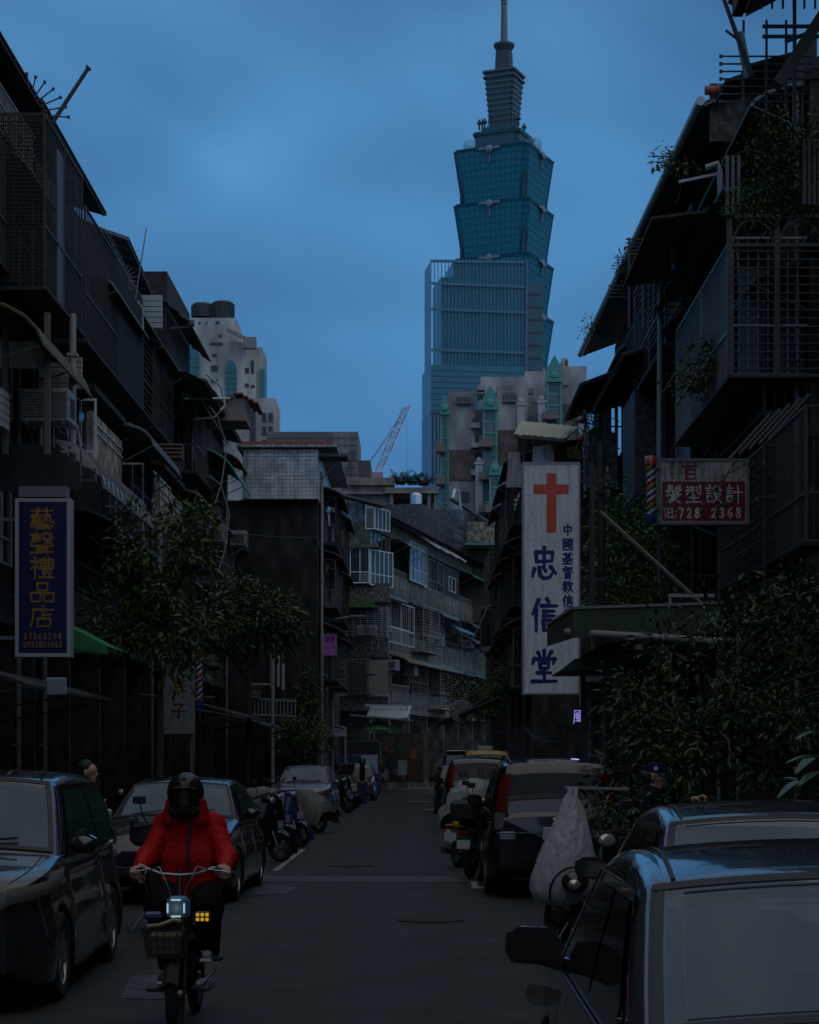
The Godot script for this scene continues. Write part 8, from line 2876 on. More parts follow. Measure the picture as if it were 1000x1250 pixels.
func two_wheelers() -> void:
	electric_bike()
	var black := paint(0.014, 0.014, 0.015, 0.3)
	var blue := paint(0.035, 0.075, 0.2, 0.3)
	var gr := mat(0.2, 0.21, 0.2, 0.7, 0, "fine", Vector3.ONE * 2)
	# left kerb
	scooter("dark scooter with white plate between the people carrier and saloon", Vector3(-2.62, 0, -19.6), 0.3, paint(0.05, 0.055, 0.06, 0.4), {"box": 1})
	scooter("black scooter at the black saloon's front wheel on the left", Vector3(-3.0, 0, -33.0), 1.2, black)
	scooter("black scooter beside the blue scooter on the left kerb", Vector3(-3.1, 0, -36.0), 1.25, black)
	scooter("blue-faired scooter nearest the middle of the left kerb", Vector3(-2.95, 0, -38.4), 1.0, blue)
	cover("green-grey tarpaulin over a scooter behind the black saloon", Vector3(-4.0, 0, -34.5), 1.3, mat(0.1, 0.14, 0.13, 0.5, 0, "fine"), 1.7, 1.45, 0.9, 5)
	cover("pale grey cloth over a scooter, left of the blue-grey hatchback", Vector3(-3.55, 0, -42.6), 1.15, gr, 1.7, 1.12, 0.8, 6)
	cover("grey cover over a scooter, nearest the blue-grey hatchback's plate", Vector3(-2.9, 0, -45.5), 1.0, mat(0.13, 0.14, 0.125, 0.7, 0, "fine", Vector3.ONE * 2), 1.6, 1.02, 0.75, 7)
	for q in [[-3.0, 61.5, "dark scooter just beyond the blue-grey hatchback"], [-3.05, 64.0, "dark scooter, second beyond the blue-grey hatchback"], [-3.0, 66.5, "dark scooter, last before the walking woman"]]:
		scooter(q[2], Vector3(q[0], 0, -q[1]), 1.2, black)
	# right kerb
	scooter("dark scooter at the black off-roader's left flank, plate towards us", Vector3(0.85, 0, -28.9), PI - 0.35, paint(0.04, 0.045, 0.05, 0.4), {"box": 1})
	scooter("yellow scooter between the dark scooter and pale covered one", Vector3(0.78, 0, -31.6), PI - 0.45, paint(0.55, 0.42, 0.02, 0.35))
	var mb := MB.new()
	mb.cbox(Vector3(0, 0, 0), Vector3(0.4, 0.16, 0.26), 0.05, Transform3D(Basis(Vector3.BACK, -0.35), Vector3.ZERO))
	var rb := obj("folded_bag", mb, mat(0.4, 0.05, 0.05, 0.6))
	rb.position = Vector3(1.0, 0.93, -31.2)
	tag(rb, "red folded bag lying on the yellow scooter's seat", "bag")
	cover("pale grey cloth over a scooter behind the yellow scooter", Vector3(1.0, 0, -39.0), PI - 0.4, mat(0.34, 0.35, 0.34, 0.7, 0, "fine", Vector3.ONE * 2), 1.7, 1.35, 0.95, 8)
	# motor scooter carrying a bar, a potted plant and the white bag
	var o := scooter("black scooter with a metal bar and white bag before the off-roader", Vector3(1.42, 0, -17.6), 0.35, black)
	mb = MB.new()
	mb.bar(at(690, 961, 17.2), at(768, 963, 17.2), 0.022)
	mb.tube([Vector3(1.6, 0.75, -17.7), at(728, 962, 17.2)], 0.014, -1, 8)
	mb.tube([Vector3(1.65, 0.75, -17.9), at(762, 962, 17.2)], 0.014, -1, 8)
	part("carrier_bar", mb, mat(0.3, 0.29, 0.27, 0.4, 0.6), o)
	var arc := MB.new()
	var pts := []
	for k in 9:
		var a := lerpf(3.4, 1.0, k / 8.0)
		pts.append(at(703 + cos(a) * 32, 1092 - sin(a) * 34, 16.9))
	arc.tube(pts, 0.012, -1, 6)
	part("crash_bar", arc, mat(0.03, 0.03, 0.03, 0.4, 0.5), o)
	var lamp := MB.new()
	lamp.ball(at(702, 1077, 16.85), Vector3(0.12, 0.1, 0.08), 14)
	part("lamp_cowl", lamp, black, o)
	lamp = MB.new()
	lamp.ball(at(701, 1080, 16.78), Vector3(0.06, 0.045, 0.03), 12)
	part("front_lamp", lamp, mat(0.5, 0.48, 0.4, 0.1, 0.7), o)
	# the bag: a sagging sack gathered at two handles
	var f := FastNoiseLite.new()
	f.seed = 9
	f.frequency = 3.0
	mb = MB.new()
	var rows := []
	var prof := [[962, 696, 701], [975, 688, 706], [990, 683, 713], [1010, 674, 720], [1030, 664, 724], [1050, 656, 727], [1070, 650, 727], [1085, 648, 724], [1095, 650, 716], [1102, 660, 708], [1105, 676, 694]]
	for p in prof:
		var c := at((p[1] + p[2]) / 2.0, p[0], 17.15)
		var r: float = (p[2] - p[1]) / 2.0 / LENS * 17.15
		var row := PackedVector3Array()
		for k in 33:
			var a := TAU * k / 32
			var d := Vector3(cos(a), 0, sin(a))
			var n := f.get_noise_3d(d.x * 0.9, p[0] * 0.006, d.z * 0.9) + 0.5 * f.get_noise_3d(d.x * 2.2, p[0] * 0.02, d.z * 2.2)
			row.append(c + Vector3(d.x * r * (1 + 0.17 * n), 0.02 * n, d.z * r * (0.72 + 0.13 * n)))
		row[32] = row[0]
		rows.append(row)
	mb.grid(rows, true)
	var bm := StandardMaterial3D.new()
	bm.albedo_color = Color(0.68, 0.68, 0.7)
	bm.roughness = 0.4
	bm.backlight_enabled = true
	bm.backlight = Color(0.5, 0.5, 0.5)
	bm.heightmap_enabled = true
	bm.heightmap_texture = noise_tex("creases", 0.012, 0.0, 1.0, 0, 512, 3)
	bm.heightmap_scale = 2.0
	bm.uv1_triplanar = true
	bm.uv1_world_triplanar = true
	bm.uv1_scale = Vector3(2.2, 0.9, 2.2)
	var bag := thing("plastic_bag", "large white plastic bag hanging from the scooter's metal bar", "bag", at(688, 1034, 17.15))
	part("sack", mb, bm, bag)
	mb = MB.new()
	for s in [[692, 697], [700, 703]]:
		mb.bar(at(s[0], 985, 17.1), at(s[1], 961, 17.15), 0.05, 0.01)
	part("handle", mb, bm, bag)
	# potted plant tied on the carrier
	var pot := thing("potted_plant", "leafy potted plant tied on the scooter beside the white bag", "plant", Vector3(1.72, 0.8, -17.9))
	mb = MB.new()
	mb.lathe([Vector2(0.1, 0), Vector2(0.15, 0.22), Vector2(0.16, 0.25), Vector2(0.13, 0.25)], Transform3D(Basis(), Vector3(1.72, 0.78, -17.9)), 16)
	part("pot", mb, mat(0.05, 0.05, 0.05, 0.6), pot)
	var q := RandomNumberGenerator.new()
	q.seed = 77
	mb = MB.new()
	foliage(mb, Vector3(1.7, 1.25, -17.85), Vector3(0.36, 0.34, 0.3), 380, 0.07, Color(0.03, 0.07, 0.02), q, 14)
	part("leaves", mb, leafmat(), pot)
	mb = MB.new()
	limb(mb, Vector3(1.72, 1.0, -17.9), Vector3(1.25, 1.1, -17.0), 0.01, 0.004, Vector3(0, 0.15, 0))
	limb(mb, Vector3(1.72, 1.0, -17.9), Vector3(1.75, 1.4, -17.9), 0.01, 0.004, Vector3(0.03, 0, 0))
	part("stem", mb, mat(0.05, 0.05, 0.03, 0.8), pot)

# ---------------------------------------------------------------- people: bones with radii, joined smoothly and meshed as surface nets
func skin_net(bones: Array, cell: float, k: float) -> MB:      # bone: [from, to, radius, radius, flatten (optional x scale)]
	var lo := Vector3.ONE * 1e9
	var hi := -lo
	for b in bones:
		var r: float = maxf(b[2], b[3]) + cell * 3
		for p in [b[0], b[1]]:
			lo = lo.min(p - Vector3.ONE * r)
			hi = hi.max(p + Vector3.ONE * r)
	var nx := int((hi.x - lo.x) / cell) + 2
	var ny := int((hi.y - lo.y) / cell) + 2
	var nz := int((hi.z - lo.z) / cell) + 2
	var f := PackedFloat32Array()
	f.resize(nx * ny * nz)
	f.fill(1.0)
	for b in bones:
		var a: Vector3 = b[0]
		var e: Vector3 = b[1]
		var r := maxf(b[2], b[3]) + k + cell * 2
		var m0 := (a.min(e) - Vector3.ONE * r - lo) / cell
		var m1 := (a.max(e) + Vector3.ONE * r - lo) / cell
		var ab := e - a
		var l2 := maxf(ab.length_squared(), 1e-8)
		var r0: float = b[2]
		var r1: float = b[3]
		for z in range(maxi(0, int(m0.z)), mini(nz, int(m1.z) + 1)):
			for y in range(maxi(0, int(m0.y)), mini(ny, int(m1.y) + 1)):
				var at0 := (z * ny + y) * nx
				for x in range(maxi(0, int(m0.x)), mini(nx, int(m1.x) + 1)):
					var p := lo + Vector3(x, y, z) * cell
					var t := clampf((p - a).dot(ab) / l2, 0.0, 1.0)
					var d := p.distance_to(a + ab * t) - lerpf(r0, r1, t)
					var c := f[at0 + x]
					var h := maxf(k - absf(c - d), 0.0) / k
					f[at0 + x] = minf(c, d) - h * h * k * 0.25
	var mb := MB.new()
	var id := PackedInt32Array()
	id.resize(nx * ny * nz)
	id.fill(-1)
	var off := [0, 1, nx, nx + 1, nx * ny, nx * ny + 1, nx * ny + nx, nx * ny + nx + 1]
	var edges := [[0, 1], [2, 3], [4, 5], [6, 7], [0, 2], [1, 3], [4, 6], [5, 7], [0, 4], [1, 5], [2, 6], [3, 7]]
	for z in nz - 1:
		for y in ny - 1:
			for x in nx - 1:
				var o := (z * ny + y) * nx + x
				var inside := 0
				for q in 8:
					if f[o + off[q]] < 0: inside += 1
				if inside == 0 or inside == 8: continue
				var sum := Vector3.ZERO
				var n := 0
				for e in edges:
					var u: float = f[o + off[e[0]]]
					var w: float = f[o + off[e[1]]]
					if (u < 0) == (w < 0): continue
					var t := u / (u - w)
					var p0 := Vector3(e[0] & 1, (e[0] >> 1) & 1, e[0] >> 2)
					var p1 := Vector3(e[1] & 1, (e[1] >> 1) & 1, e[1] >> 2)
					sum += p0.lerp(p1, t)
					n += 1
				var g := Vector3(f[o + 1] - f[o] + f[o + nx * ny + nx + 1] - f[o + nx * ny + nx], f[o + nx] - f[o] + f[o + nx * ny + nx + 1] - f[o + nx * ny + 1], f[o + nx * ny] - f[o] + f[o + nx * ny + nx + 1] - f[o + nx + 1])
				id[o] = mb.v.size()
				mb.v.append(lo + (Vector3(x, y, z) + sum / n) * cell)
				mb.n.append(g.normalized() if g.length_squared() > 1e-12 else Vector3.UP)
				mb.uv.append(Vector2.ZERO)
				mb.c.append(Color.WHITE)
	for z in range(1, nz - 1):
		for y in range(1, ny - 1):
			for x in range(1, nx - 1):
				var o := (z * ny + y) * nx + x
				var c := f[o] < 0
				for ax in 3:
					var step: int = [1, nx, nx * ny][ax]
					if (f[o + step] < 0) == c: continue
					var s1: int = [nx, nx * ny, 1][ax]
					var s2: int = [nx * ny, 1, nx][ax]
					var q := [id[o - s1 - s2], id[o - s2], id[o], id[o - s1]]
					if q.min() < 0: continue
					if c: mb.ix.append_array(PackedInt32Array([q[0], q[2], q[1], q[0], q[3], q[2]]))
					else: mb.ix.append_array(PackedInt32Array([q[0], q[1], q[2], q[0], q[2], q[3]]))
	return mb

func mirror_bones(b: Array) -> Array:
	var o := []
	for q in b:
		o.append(q)
		o.append([Vector3(-q[0].x, q[0].y, q[0].z), Vector3(-q[1].x, q[1].y, q[1].z), q[2], q[3]])
	return o

func hand_bones(w: Vector3, fwd: Vector3, out: Vector3, curl: Vector3, s := 1.0) -> Array:    # wrist, direction, thumb-away side, palm-ward bend
	var b := []
	var palm := w + fwd * 0.05 * s
	for k in 4:
		var u := (k - 1.5) * 0.021 * s
		var root := w + fwd * 0.085 * s + out * u
		var l: float = [0.036, 0.042, 0.04, 0.032][k] * s
		b.append([w + out * u * 0.6, root, 0.013 * s, 0.0115 * s])
		var k1 := root + (fwd * 0.75 + curl * 0.6).normalized() * l
		var k2 := k1 + (fwd * -0.1 + curl).normalized() * l * 0.75
		var k3 := k2 + (fwd * -0.8 + curl * 0.6).normalized() * l * 0.55
		b.append([root, k1, 0.0105 * s, 0.0095 * s]); b.append([k1, k2, 0.0095 * s, 0.009 * s]); b.append([k2, k3, 0.009 * s, 0.008 * s])
	var t0 := w + fwd * 0.025 * s - out * 0.03 * s
	var t1 := t0 + (fwd * 0.5 - out * 0.6 + curl * 0.4).normalized() * 0.04 * s
	var t2 := t1 + (fwd * 0.6 + curl * 0.8 + out * 0.2).normalized() * 0.032 * s
	b.append([w, t0, 0.015 * s, 0.014 * s]); b.append([t0, t1, 0.013 * s, 0.011 * s]); b.append([t1, t2, 0.011 * s, 0.009 * s])
	return b

func head_bones(c: Vector3, up: Vector3, fwd: Vector3, s := 1.0) -> Array:
	var side := up.cross(fwd).normalized()
	var b := [[c + up * 0.035 * s - fwd * 0.02 * s, c + up * 0.03 * s + fwd * 0.02 * s, 0.088 * s, 0.082 * s], [c - up * 0.03 * s + fwd * 0.03 * s, c - up * 0.085 * s + fwd * 0.05 * s, 0.06 * s, 0.04 * s], [c + fwd * 0.085 * s + up * 0.015 * s, c + fwd * 0.108 * s - up * 0.02 * s, 0.012 * s, 0.016 * s]]
	for q in [-1, 1]:
		b.append([c + side * q * 0.083 * s + up * 0.012 * s, c + side * q * 0.085 * s - up * 0.025 * s, 0.016 * s, 0.011 * s])
		b.append([c + side * q * 0.035 * s + fwd * 0.07 * s + up * 0.03 * s, c + side * q * 0.05 * s + fwd * 0.06 * s + up * 0.03 * s, 0.016 * s, 0.014 * s])
	b.append([c - side * 0.018 * s + fwd * 0.082 * s - up * 0.052 * s, c + side * 0.018 * s + fwd * 0.082 * s - up * 0.052 * s, 0.012 * s, 0.012 * s])
	return b

func join(a: MB, b: MB) -> void:
	var o := a.v.size()
	a.v.append_array(b.v); a.n.append_array(b.n); a.uv.append_array(b.uv); a.c.append_array(b.c)
	for i in b.ix: a.ix.append(i + o)

func cloth_mat(r: float, g: float, b: float, rough := 0.75) -> StandardMaterial3D:
	var m: StandardMaterial3D = mat(r, g, b, rough, 0, "fine", Vector3.ONE * 3, 0.0).duplicate()
	m.metallic_specular = 0.25
	m.heightmap_enabled = true
	m.heightmap_texture = noise_tex("creases", 0.012, 0.0, 1.0, 0, 512, 3)
	m.heightmap_scale = 0.9
	return m

func people() -> void:
	var skin: StandardMaterial3D = mat(0.42, 0.25, 0.17, 0.5).duplicate()
	skin.subsurf_scatter_enabled = true
	skin.subsurf_scatter_strength = 0.1
	var dark := cloth_mat(0.012, 0.013, 0.016, 0.9)
	# ---- the rider
	var R0 := Vector3(-1.575, 0.03, -13.08)
	var o := thing("person", "person in a red hooded jacket and black helmet riding an electric bicycle", "person", R0)
	var sh := Vector3(0.165, 1.33, -0.04)
	var el := Vector3(0.275, 1.1, 0.14)
	var wr := Vector3(0.285, 1.06, 0.4)
	var hip := Vector3(0.09, 0.9, -0.12)
	var kn := Vector3(0.17, 0.79, 0.3)
	var an := Vector3(0.14, 0.47, 0.12)
	var hd := Vector3(-0.02, 1.515, 0.05)
	var body := mirror_bones([[sh, el, 0.05, 0.04], [el, wr, 0.04, 0.028], [Vector3(0.07, 1.27, -0.04), sh, 0.09, 0.055], [hip, kn, 0.085, 0.06], [kn, an, 0.055, 0.04]])
	body += [[Vector3(0, 0.92, -0.12), Vector3(0, 1.15, -0.08), 0.15, 0.14], [Vector3(0, 1.15, -0.08), Vector3(0, 1.3, -0.04), 0.13, 0.09], [Vector3(0, 1.32, -0.03), hd - Vector3(0, 0.08, 0.02), 0.06, 0.055]]
	var mb := skin_net(body, 0.013, 0.05)
	join(mb, skin_net(head_bones(hd, Vector3(0, 0.99, 0.1).normalized(), Vector3(0, -0.1, 0.99).normalized()), 0.0045, 0.025))
	for s in [-1, 1]:
		join(mb, skin_net(hand_bones(Vector3(wr.x * s, wr.y, wr.z), Vector3(0.12 * s, -0.12, 0.98).normalized(), Vector3(s, -0.1, -0.1).normalized(), Vector3(0, -0.95, -0.25).normalized()), 0.0035, 0.008))
	obj("body", mb, skin, o)
	var jk := mirror_bones([[sh, el, 0.074, 0.064], [el, wr + Vector3(0.0, -0.005, -0.03), 0.066, 0.05], [Vector3(0.06, 1.27, -0.04), sh, 0.115, 0.072], [sh + Vector3(0.01, -0.1, 0.02), Vector3(0.1, 1.08, -0.02), 0.075, 0.1], [Vector3(0.07, 1.07, 0.0), Vector3(0.09, 0.9, 0.0), 0.13, 0.12]])
	jk += [[Vector3(0, 0.88, -0.04), Vector3(0, 1.1, -0.04), 0.15, 0.155], [Vector3(0, 1.1, -0.04), Vector3(0, 1.3, -0.03), 0.15, 0.11], [Vector3(0, 1.33, -0.03), Vector3(0, 1.4, -0.0), 0.095, 0.095]]
	# hood hugging the helmet
	for k in 9:
		var a := lerpf(-1.9, 1.9, k / 8.0) + PI
		var p := hd + Vector3(sin(a) * 0.115, -0.07, cos(a) * 0.11 - 0.01)
		jk.append([p + Vector3(0, -0.08, 0), p + Vector3(0, 0.045, 0), 0.034, 0.02])
	var red := cloth_mat(0.52, 0.004, 0.008, 0.6)
	var jm := skin_net(jk, 0.0115, 0.06)
	# creases: push the cloth along its normals by folded noise
	var f := FastNoiseLite.new()
	f.seed = 8
	f.frequency = 3.2
	f.fractal_type = FastNoiseLite.FRACTAL_RIDGED
	for i in jm.v.size():
		var p := jm.v[i]
		jm.v[i] = p + jm.n[i] * (f.get_noise_3d(p.x * 1.2, p.y * 0.8, p.z * 1.2) * 0.006)
	obj("jacket", jm, red, o)
	mb = MB.new()
	var zp := []
	for k in 10: zp.append(Vector3(0.012 + 0.006 * sin(k * 0.9), lerpf(0.9, 1.36, k / 9.0), 0.0))
	for k in 10:      # follow the chest
		var y: float = zp[k].y
		zp[k].z = 0.128 - 0.2 * maxf(0.0, y - 1.12)
	for k in 9: mb.bar(zp[k] + Vector3(0, 0, 0.012), zp[k + 1] + Vector3(0, 0, 0.012), 0.02, 0.02)
	obj("zip", mb, mat(0.006, 0.003, 0.003, 0.7), o)
	var tr := mirror_bones([[hip, kn, 0.115, 0.095], [kn, an + Vector3(0, 0.0, 0), 0.095, 0.085]])
	tr.append([Vector3(-0.08, 0.88, -0.12), Vector3(0.08, 0.88, -0.12), 0.14, 0.14])
	obj("trousers", skin_net(tr, 0.014, 0.05), dark, o)
	for s in [-1, 1]:
		var ft := Vector3(an.x * s, 0.0, an.z)
		var y := 0.455 if s > 0 else 0.3
		if s < 0: y = 0.3
		mb = skin_net([[ft + Vector3(0, y, -0.04), ft + Vector3(0.01 * s, y - 0.015, 0.12), 0.042, 0.036], [ft + Vector3(0, y + 0.03, -0.03), ft + Vector3(0, y + 0.08, -0.01), 0.042, 0.045]], 0.007, 0.03)
		var shoe := obj("shoe", mb, mat(0.3, 0.3, 0.31, 0.6) if s > 0 else mat(0.05, 0.05, 0.05, 0.6), o)
		mb = MB.new()
		mb.cbox(ft + Vector3(0.005 * s, y - 0.045, 0.04), Vector3(0.085, 0.025, 0.27), 0.01)
		for k in 3: mb.bar(ft + Vector3(-0.03, y + 0.028 - 0.008 * k, 0.04 + 0.03 * k), ft + Vector3(0.035, y + 0.026 - 0.008 * k, 0.05 + 0.03 * k), 0.01)
		obj("sole", mb, mat(0.5, 0.5, 0.5, 0.6), shoe)
		if s < 0:       # this leg reaches lower, to its pedal
			mb = skin_net([[an * Vector3(-1, 1, 1), ft + Vector3(0, y + 0.07, 0), 0.08, 0.06]], 0.012, 0.03)
			obj("trouser_leg", mb, dark, o)
	# helmet with a dark visor opening
	mb = MB.new()
	var rows := []
	for i in 12:
		var a := lerpf(PI / 2, -0.62, i / 11.0)
		var row := PackedVector3Array()
		for k in 33:
			var t := TAU * k / 32
			var d := Vector3(sin(t), 0, cos(t))
			var low := a
			if d.z > 0.25: low = lerpf(a, maxf(a, 0.24), smoothstep(0.25, 0.6, d.z))     # cut away over the face
			row.append(hd + Vector3(0, 0.04, -0.01) + Vector3(d.x * cos(low) * 0.128, sin(low) * 0.14, d.z * cos(low) * 0.148))
		rows.append(row)
	mb.grid(rows, false)
	mb.grid(rows, true)
	var hm := obj("helmet", mb, paint(0.018, 0.02, 0.024, 0.4), o)
	mb = MB.new()
	mb.lathe([Vector2(0.01, 0.008), Vector2(0.014, 0.005), Vector2(0.016, 0)], Transform3D(Basis(Vector3.RIGHT, 0.85), hd + Vector3(0.0, 0.135, 0.105)), 12)
	mb.tube([hd + Vector3(-0.1, 0.06, 0.1), hd + Vector3(-0.05, 0.072, 0.145), hd + Vector3(0.05, 0.072, 0.145), hd + Vector3(0.1, 0.06, 0.1)], 0.008, -1, 6)
	obj("helmet_trim", mb, mat(0.01, 0.01, 0.01, 0.6), hm)
	mb = MB.new()
	rows = []
	for i in 6:
		var row := PackedVector3Array()
		for k in 15:
			var t := lerpf(-1.1, 1.1, k / 14.0)
			row.append(hd + Vector3(sin(t) * 0.118, lerpf(0.06, -0.055, i / 5.0), cos(t) * 0.135 + 0.004 * i))
		rows.append(row)
	mb.grid(rows, true); mb.grid(rows)
	obj("visor", mb, mat(0.006, 0.006, 0.007, 0.5), hm)
	mb = skin_net([[hd + Vector3(-0.06, -0.08, 0.075), hd + Vector3(0.06, -0.08, 0.075), 0.05, 0.05], [hd + Vector3(0, -0.07, 0.09), hd + Vector3(0, -0.11, 0.07), 0.05, 0.045]], 0.008, 0.03)
	obj("face_mask", mb, mat(0.012, 0.012, 0.013, 0.9), o)
	o.scale = Vector3.ONE * 0.955
	# ---- the woman walking away up the lane
	var W0 := Vector3(-2.23, 0, -69)
	o = thing("person", "person walking in the lane in a pale patterned jacket and blue jeans", "person", W0, PI)
	var h := 1.03
	var bb := [[Vector3(-0.08, 0.9, 0), Vector3(-0.09, 0.5, 0.05), 0.085, 0.06], [Vector3(-0.09, 0.5, 0.05), Vector3(-0.09, 0.1, 0.02), 0.055, 0.04], [Vector3(0.08, 0.9, 0), Vector3(0.09, 0.5, -0.02), 0.085, 0.06], [Vector3(0.09, 0.5, -0.02), Vector3(0.1, 0.1, -0.14), 0.055, 0.04],
		[Vector3(0, 0.92, 0), Vector3(0, 1.2, 0), 0.14, 0.14], [Vector3(0, 1.2, 0), Vector3(0, 1.36, 0), 0.13, 0.1], [Vector3(0, 1.36, 0), Vector3(0, 1.5, 0.01), 0.055, 0.05],
		[Vector3(-0.18, 1.36, 0), Vector3(-0.25, 1.08, -0.02), 0.05, 0.04], [Vector3(-0.25, 1.08, -0.02), Vector3(-0.25, 0.86, 0.06), 0.04, 0.03], [Vector3(0.18, 1.36, 0), Vector3(0.25, 1.08, 0), 0.05, 0.04], [Vector3(0.25, 1.08, 0), Vector3(0.26, 0.86, 0.08), 0.04, 0.03]]
	mb = skin_net(bb, 0.014, 0.05)
	join(mb, skin_net(head_bones(Vector3(0, 1.58, 0.02), Vector3.UP, Vector3.BACK), 0.009, 0.025))
	for s in [-1, 1]: join(mb, skin_net(hand_bones(Vector3(0.255 * s, 0.86, 0.07), Vector3(0, -1, 0.1).normalized(), Vector3(0, 0, -1), Vector3(-s * 0.8, -0.3, 0).normalized()), 0.006, 0.01))
	obj("body", mb, skin, o)
	var bone := [[Vector3(-0.17, 1.35, 0), Vector3(-0.255, 1.08, -0.02), 0.085, 0.075], [Vector3(-0.255, 1.08, -0.02), Vector3(-0.255, 0.9, 0.05), 0.075, 0.06], [Vector3(0.17, 1.35, 0), Vector3(0.255, 1.08, 0), 0.085, 0.075], [Vector3(0.255, 1.08, 0), Vector3(0.262, 0.9, 0.06), 0.075, 0.06], [Vector3(-0.1, 0.92, 0), Vector3(-0.1, 1.3, 0), 0.125, 0.115], [Vector3(0.1, 0.92, 0), Vector3(0.1, 1.3, 0), 0.125, 0.115], [Vector3(0, 1.36, 0), Vector3(0, 1.42, 0), 0.1, 0.08]]
	var pj := mat(0.8, 0.75, 0.62, 0.8, 0, "stain", Vector3.ONE * 4)
	obj("jacket", skin_net(bone, 0.014, 0.05), pj, o)
	mb = skin_net([[Vector3(-0.03, 1.0, -0.12), Vector3(-0.02, 1.36, -0.1), 0.075, 0.08], [Vector3(0.03, 1.0, -0.12), Vector3(0.02, 1.36, -0.1), 0.075, 0.08]], 0.014, 0.04)
	obj("black_top", mb, dark, o)
	mb = skin_net([[Vector3(-0.08, 0.9, 0), Vector3(-0.09, 0.5, 0.05), 0.11, 0.085], [Vector3(-0.09, 0.5, 0.05), Vector3(-0.09, 0.14, 0.02), 0.085, 0.075], [Vector3(0.08, 0.9, 0), Vector3(0.09, 0.5, -0.02), 0.11, 0.085], [Vector3(0.09, 0.5, -0.02), Vector3(0.1, 0.16, -0.13), 0.085, 0.075]], 0.014, 0.04)
	obj("jeans", mb, cloth_mat(0.04, 0.085, 0.15), o)
	mb = skin_net([[Vector3(0, 1.63, 0), Vector3(0, 1.56, -0.03), 0.115, 0.11], [Vector3(0, 1.55, -0.05), Vector3(0.0, 1.3, -0.09), 0.1, 0.075]], 0.012, 0.04)
	obj("hair", mb, mat(0.01, 0.009, 0.008, 0.5), o)
	for s in [-1, 1]:
		var z := 0.02 if s < 0 else -0.15
		mb = skin_net([[Vector3(0.095 * s, 0.04, z - 0.04), Vector3(0.1 * s, 0.035, z + 0.14), 0.04, 0.032]], 0.01, 0.02)
		obj("shoe", mb, mat(0.25, 0.2, 0.15, 0.7), o)
	# ---- the man in a cap beyond the right-hand cars
	var C0 := Vector3(2.1, 0, -18.6)
	o = thing("person", "person in a dark blue cap standing behind the second dark sedan", "person", C0, deg_to_rad(70))
	bb = mirror_bones([[Vector3(0.09, 0.88, 0), Vector3(0.1, 0.48, 0.02), 0.085, 0.06], [Vector3(0.1, 0.48, 0.02), Vector3(0.1, 0.08, 0), 0.055, 0.04]])
	bb += [[Vector3(0, 0.92, 0), Vector3(0, 1.18, 0.02), 0.14, 0.15], [Vector3(0, 1.18, 0.02), Vector3(0, 1.36, 0.02), 0.15, 0.11], [Vector3(0, 1.36, 0.02), Vector3(0, 1.48, 0.05), 0.06, 0.055], [Vector3(-0.18, 1.36, 0), Vector3(-0.25, 1.12, 0.05), 0.055, 0.042], [Vector3(-0.25, 1.12, 0.05), Vector3(-0.2, 1.25, 0.33), 0.042, 0.03], [Vector3(0.18, 1.36, 0), Vector3(0.24, 1.12, 0.12), 0.055, 0.042], [Vector3(0.24, 1.12, 0.12), Vector3(0.2, 1.35, 0.4), 0.042, 0.03]]
	mb = skin_net(bb, 0.014, 0.05)
	var c0 := Vector3(0, 1.565, 0.07)
	join(mb, skin_net(head_bones(c0, Vector3(0, 0.97, 0.25).normalized(), Vector3(0, -0.25, 0.97).normalized()), 0.006, 0.025))
	join(mb, skin_net(hand_bones(Vector3(-0.2, 1.25, 0.33), Vector3(0, 0.2, 1).normalized(), Vector3(-1, 0, 0), Vector3(0, -1, 0.1).normalized()), 0.005, 0.01))
	join(mb, skin_net(hand_bones(Vector3(0.2, 1.35, 0.4), Vector3(0, 0.4, 1).normalized(), Vector3(1, 0, 0), Vector3(0, -1, 0.1).normalized()), 0.005, 0.01))
	obj("body", mb, skin, o)
	bone = [[Vector3(-0.17, 1.36, 0), Vector3(-0.25, 1.12, 0.05), 0.08, 0.065], [Vector3(-0.25, 1.12, 0.05), Vector3(-0.21, 1.23, 0.28), 0.065, 0.05], [Vector3(0.17, 1.36, 0), Vector3(0.24, 1.12, 0.12), 0.08, 0.065], [Vector3(0.24, 1.12, 0.12), Vector3(0.205, 1.32, 0.35), 0.065, 0.05], [Vector3(0, 0.9, 0), Vector3(0, 1.18, 0.02), 0.17, 0.175], [Vector3(0, 1.18, 0.02), Vector3(0, 1.37, 0.02), 0.175, 0.13]]
	obj("jacket", skin_net(bone, 0.014, 0.06), cloth_mat(0.015, 0.018, 0.028), o)
	obj("trousers", skin_net(mirror_bones([[Vector3(0.09, 0.88, 0), Vector3(0.1, 0.48, 0.02), 0.11, 0.085], [Vector3(0.1, 0.48, 0.02), Vector3(0.1, 0.1, 0), 0.085, 0.075]]), 0.016, 0.05), dark, o)
	for s in [-1, 1]:
		obj("shoe", skin_net([[Vector3(0.1 * s, 0.045, -0.05), Vector3(0.1 * s, 0.04, 0.14), 0.043, 0.036]], 0.01, 0.02), mat(0.03, 0.03, 0.03, 0.6), o)
	mb = MB.new()
	rows = []
	var cu := Transform3D(Basis(Vector3.RIGHT, 0.25), c0 + Vector3(0, 0.045, 0.0))
	for i in 8:
		var a := lerpf(PI / 2, 0.0, i / 7.0)
		var row := PackedVector3Array()
		for k in 25:
			var t := TAU * k / 24
			row.append(cu * Vector3(sin(t) * cos(a) * 0.1, sin(a) * 0.095, cos(t) * cos(a) * 0.112))
		rows.append(row)
	mb.grid(rows, false); mb.grid(rows, true)
	rows = []
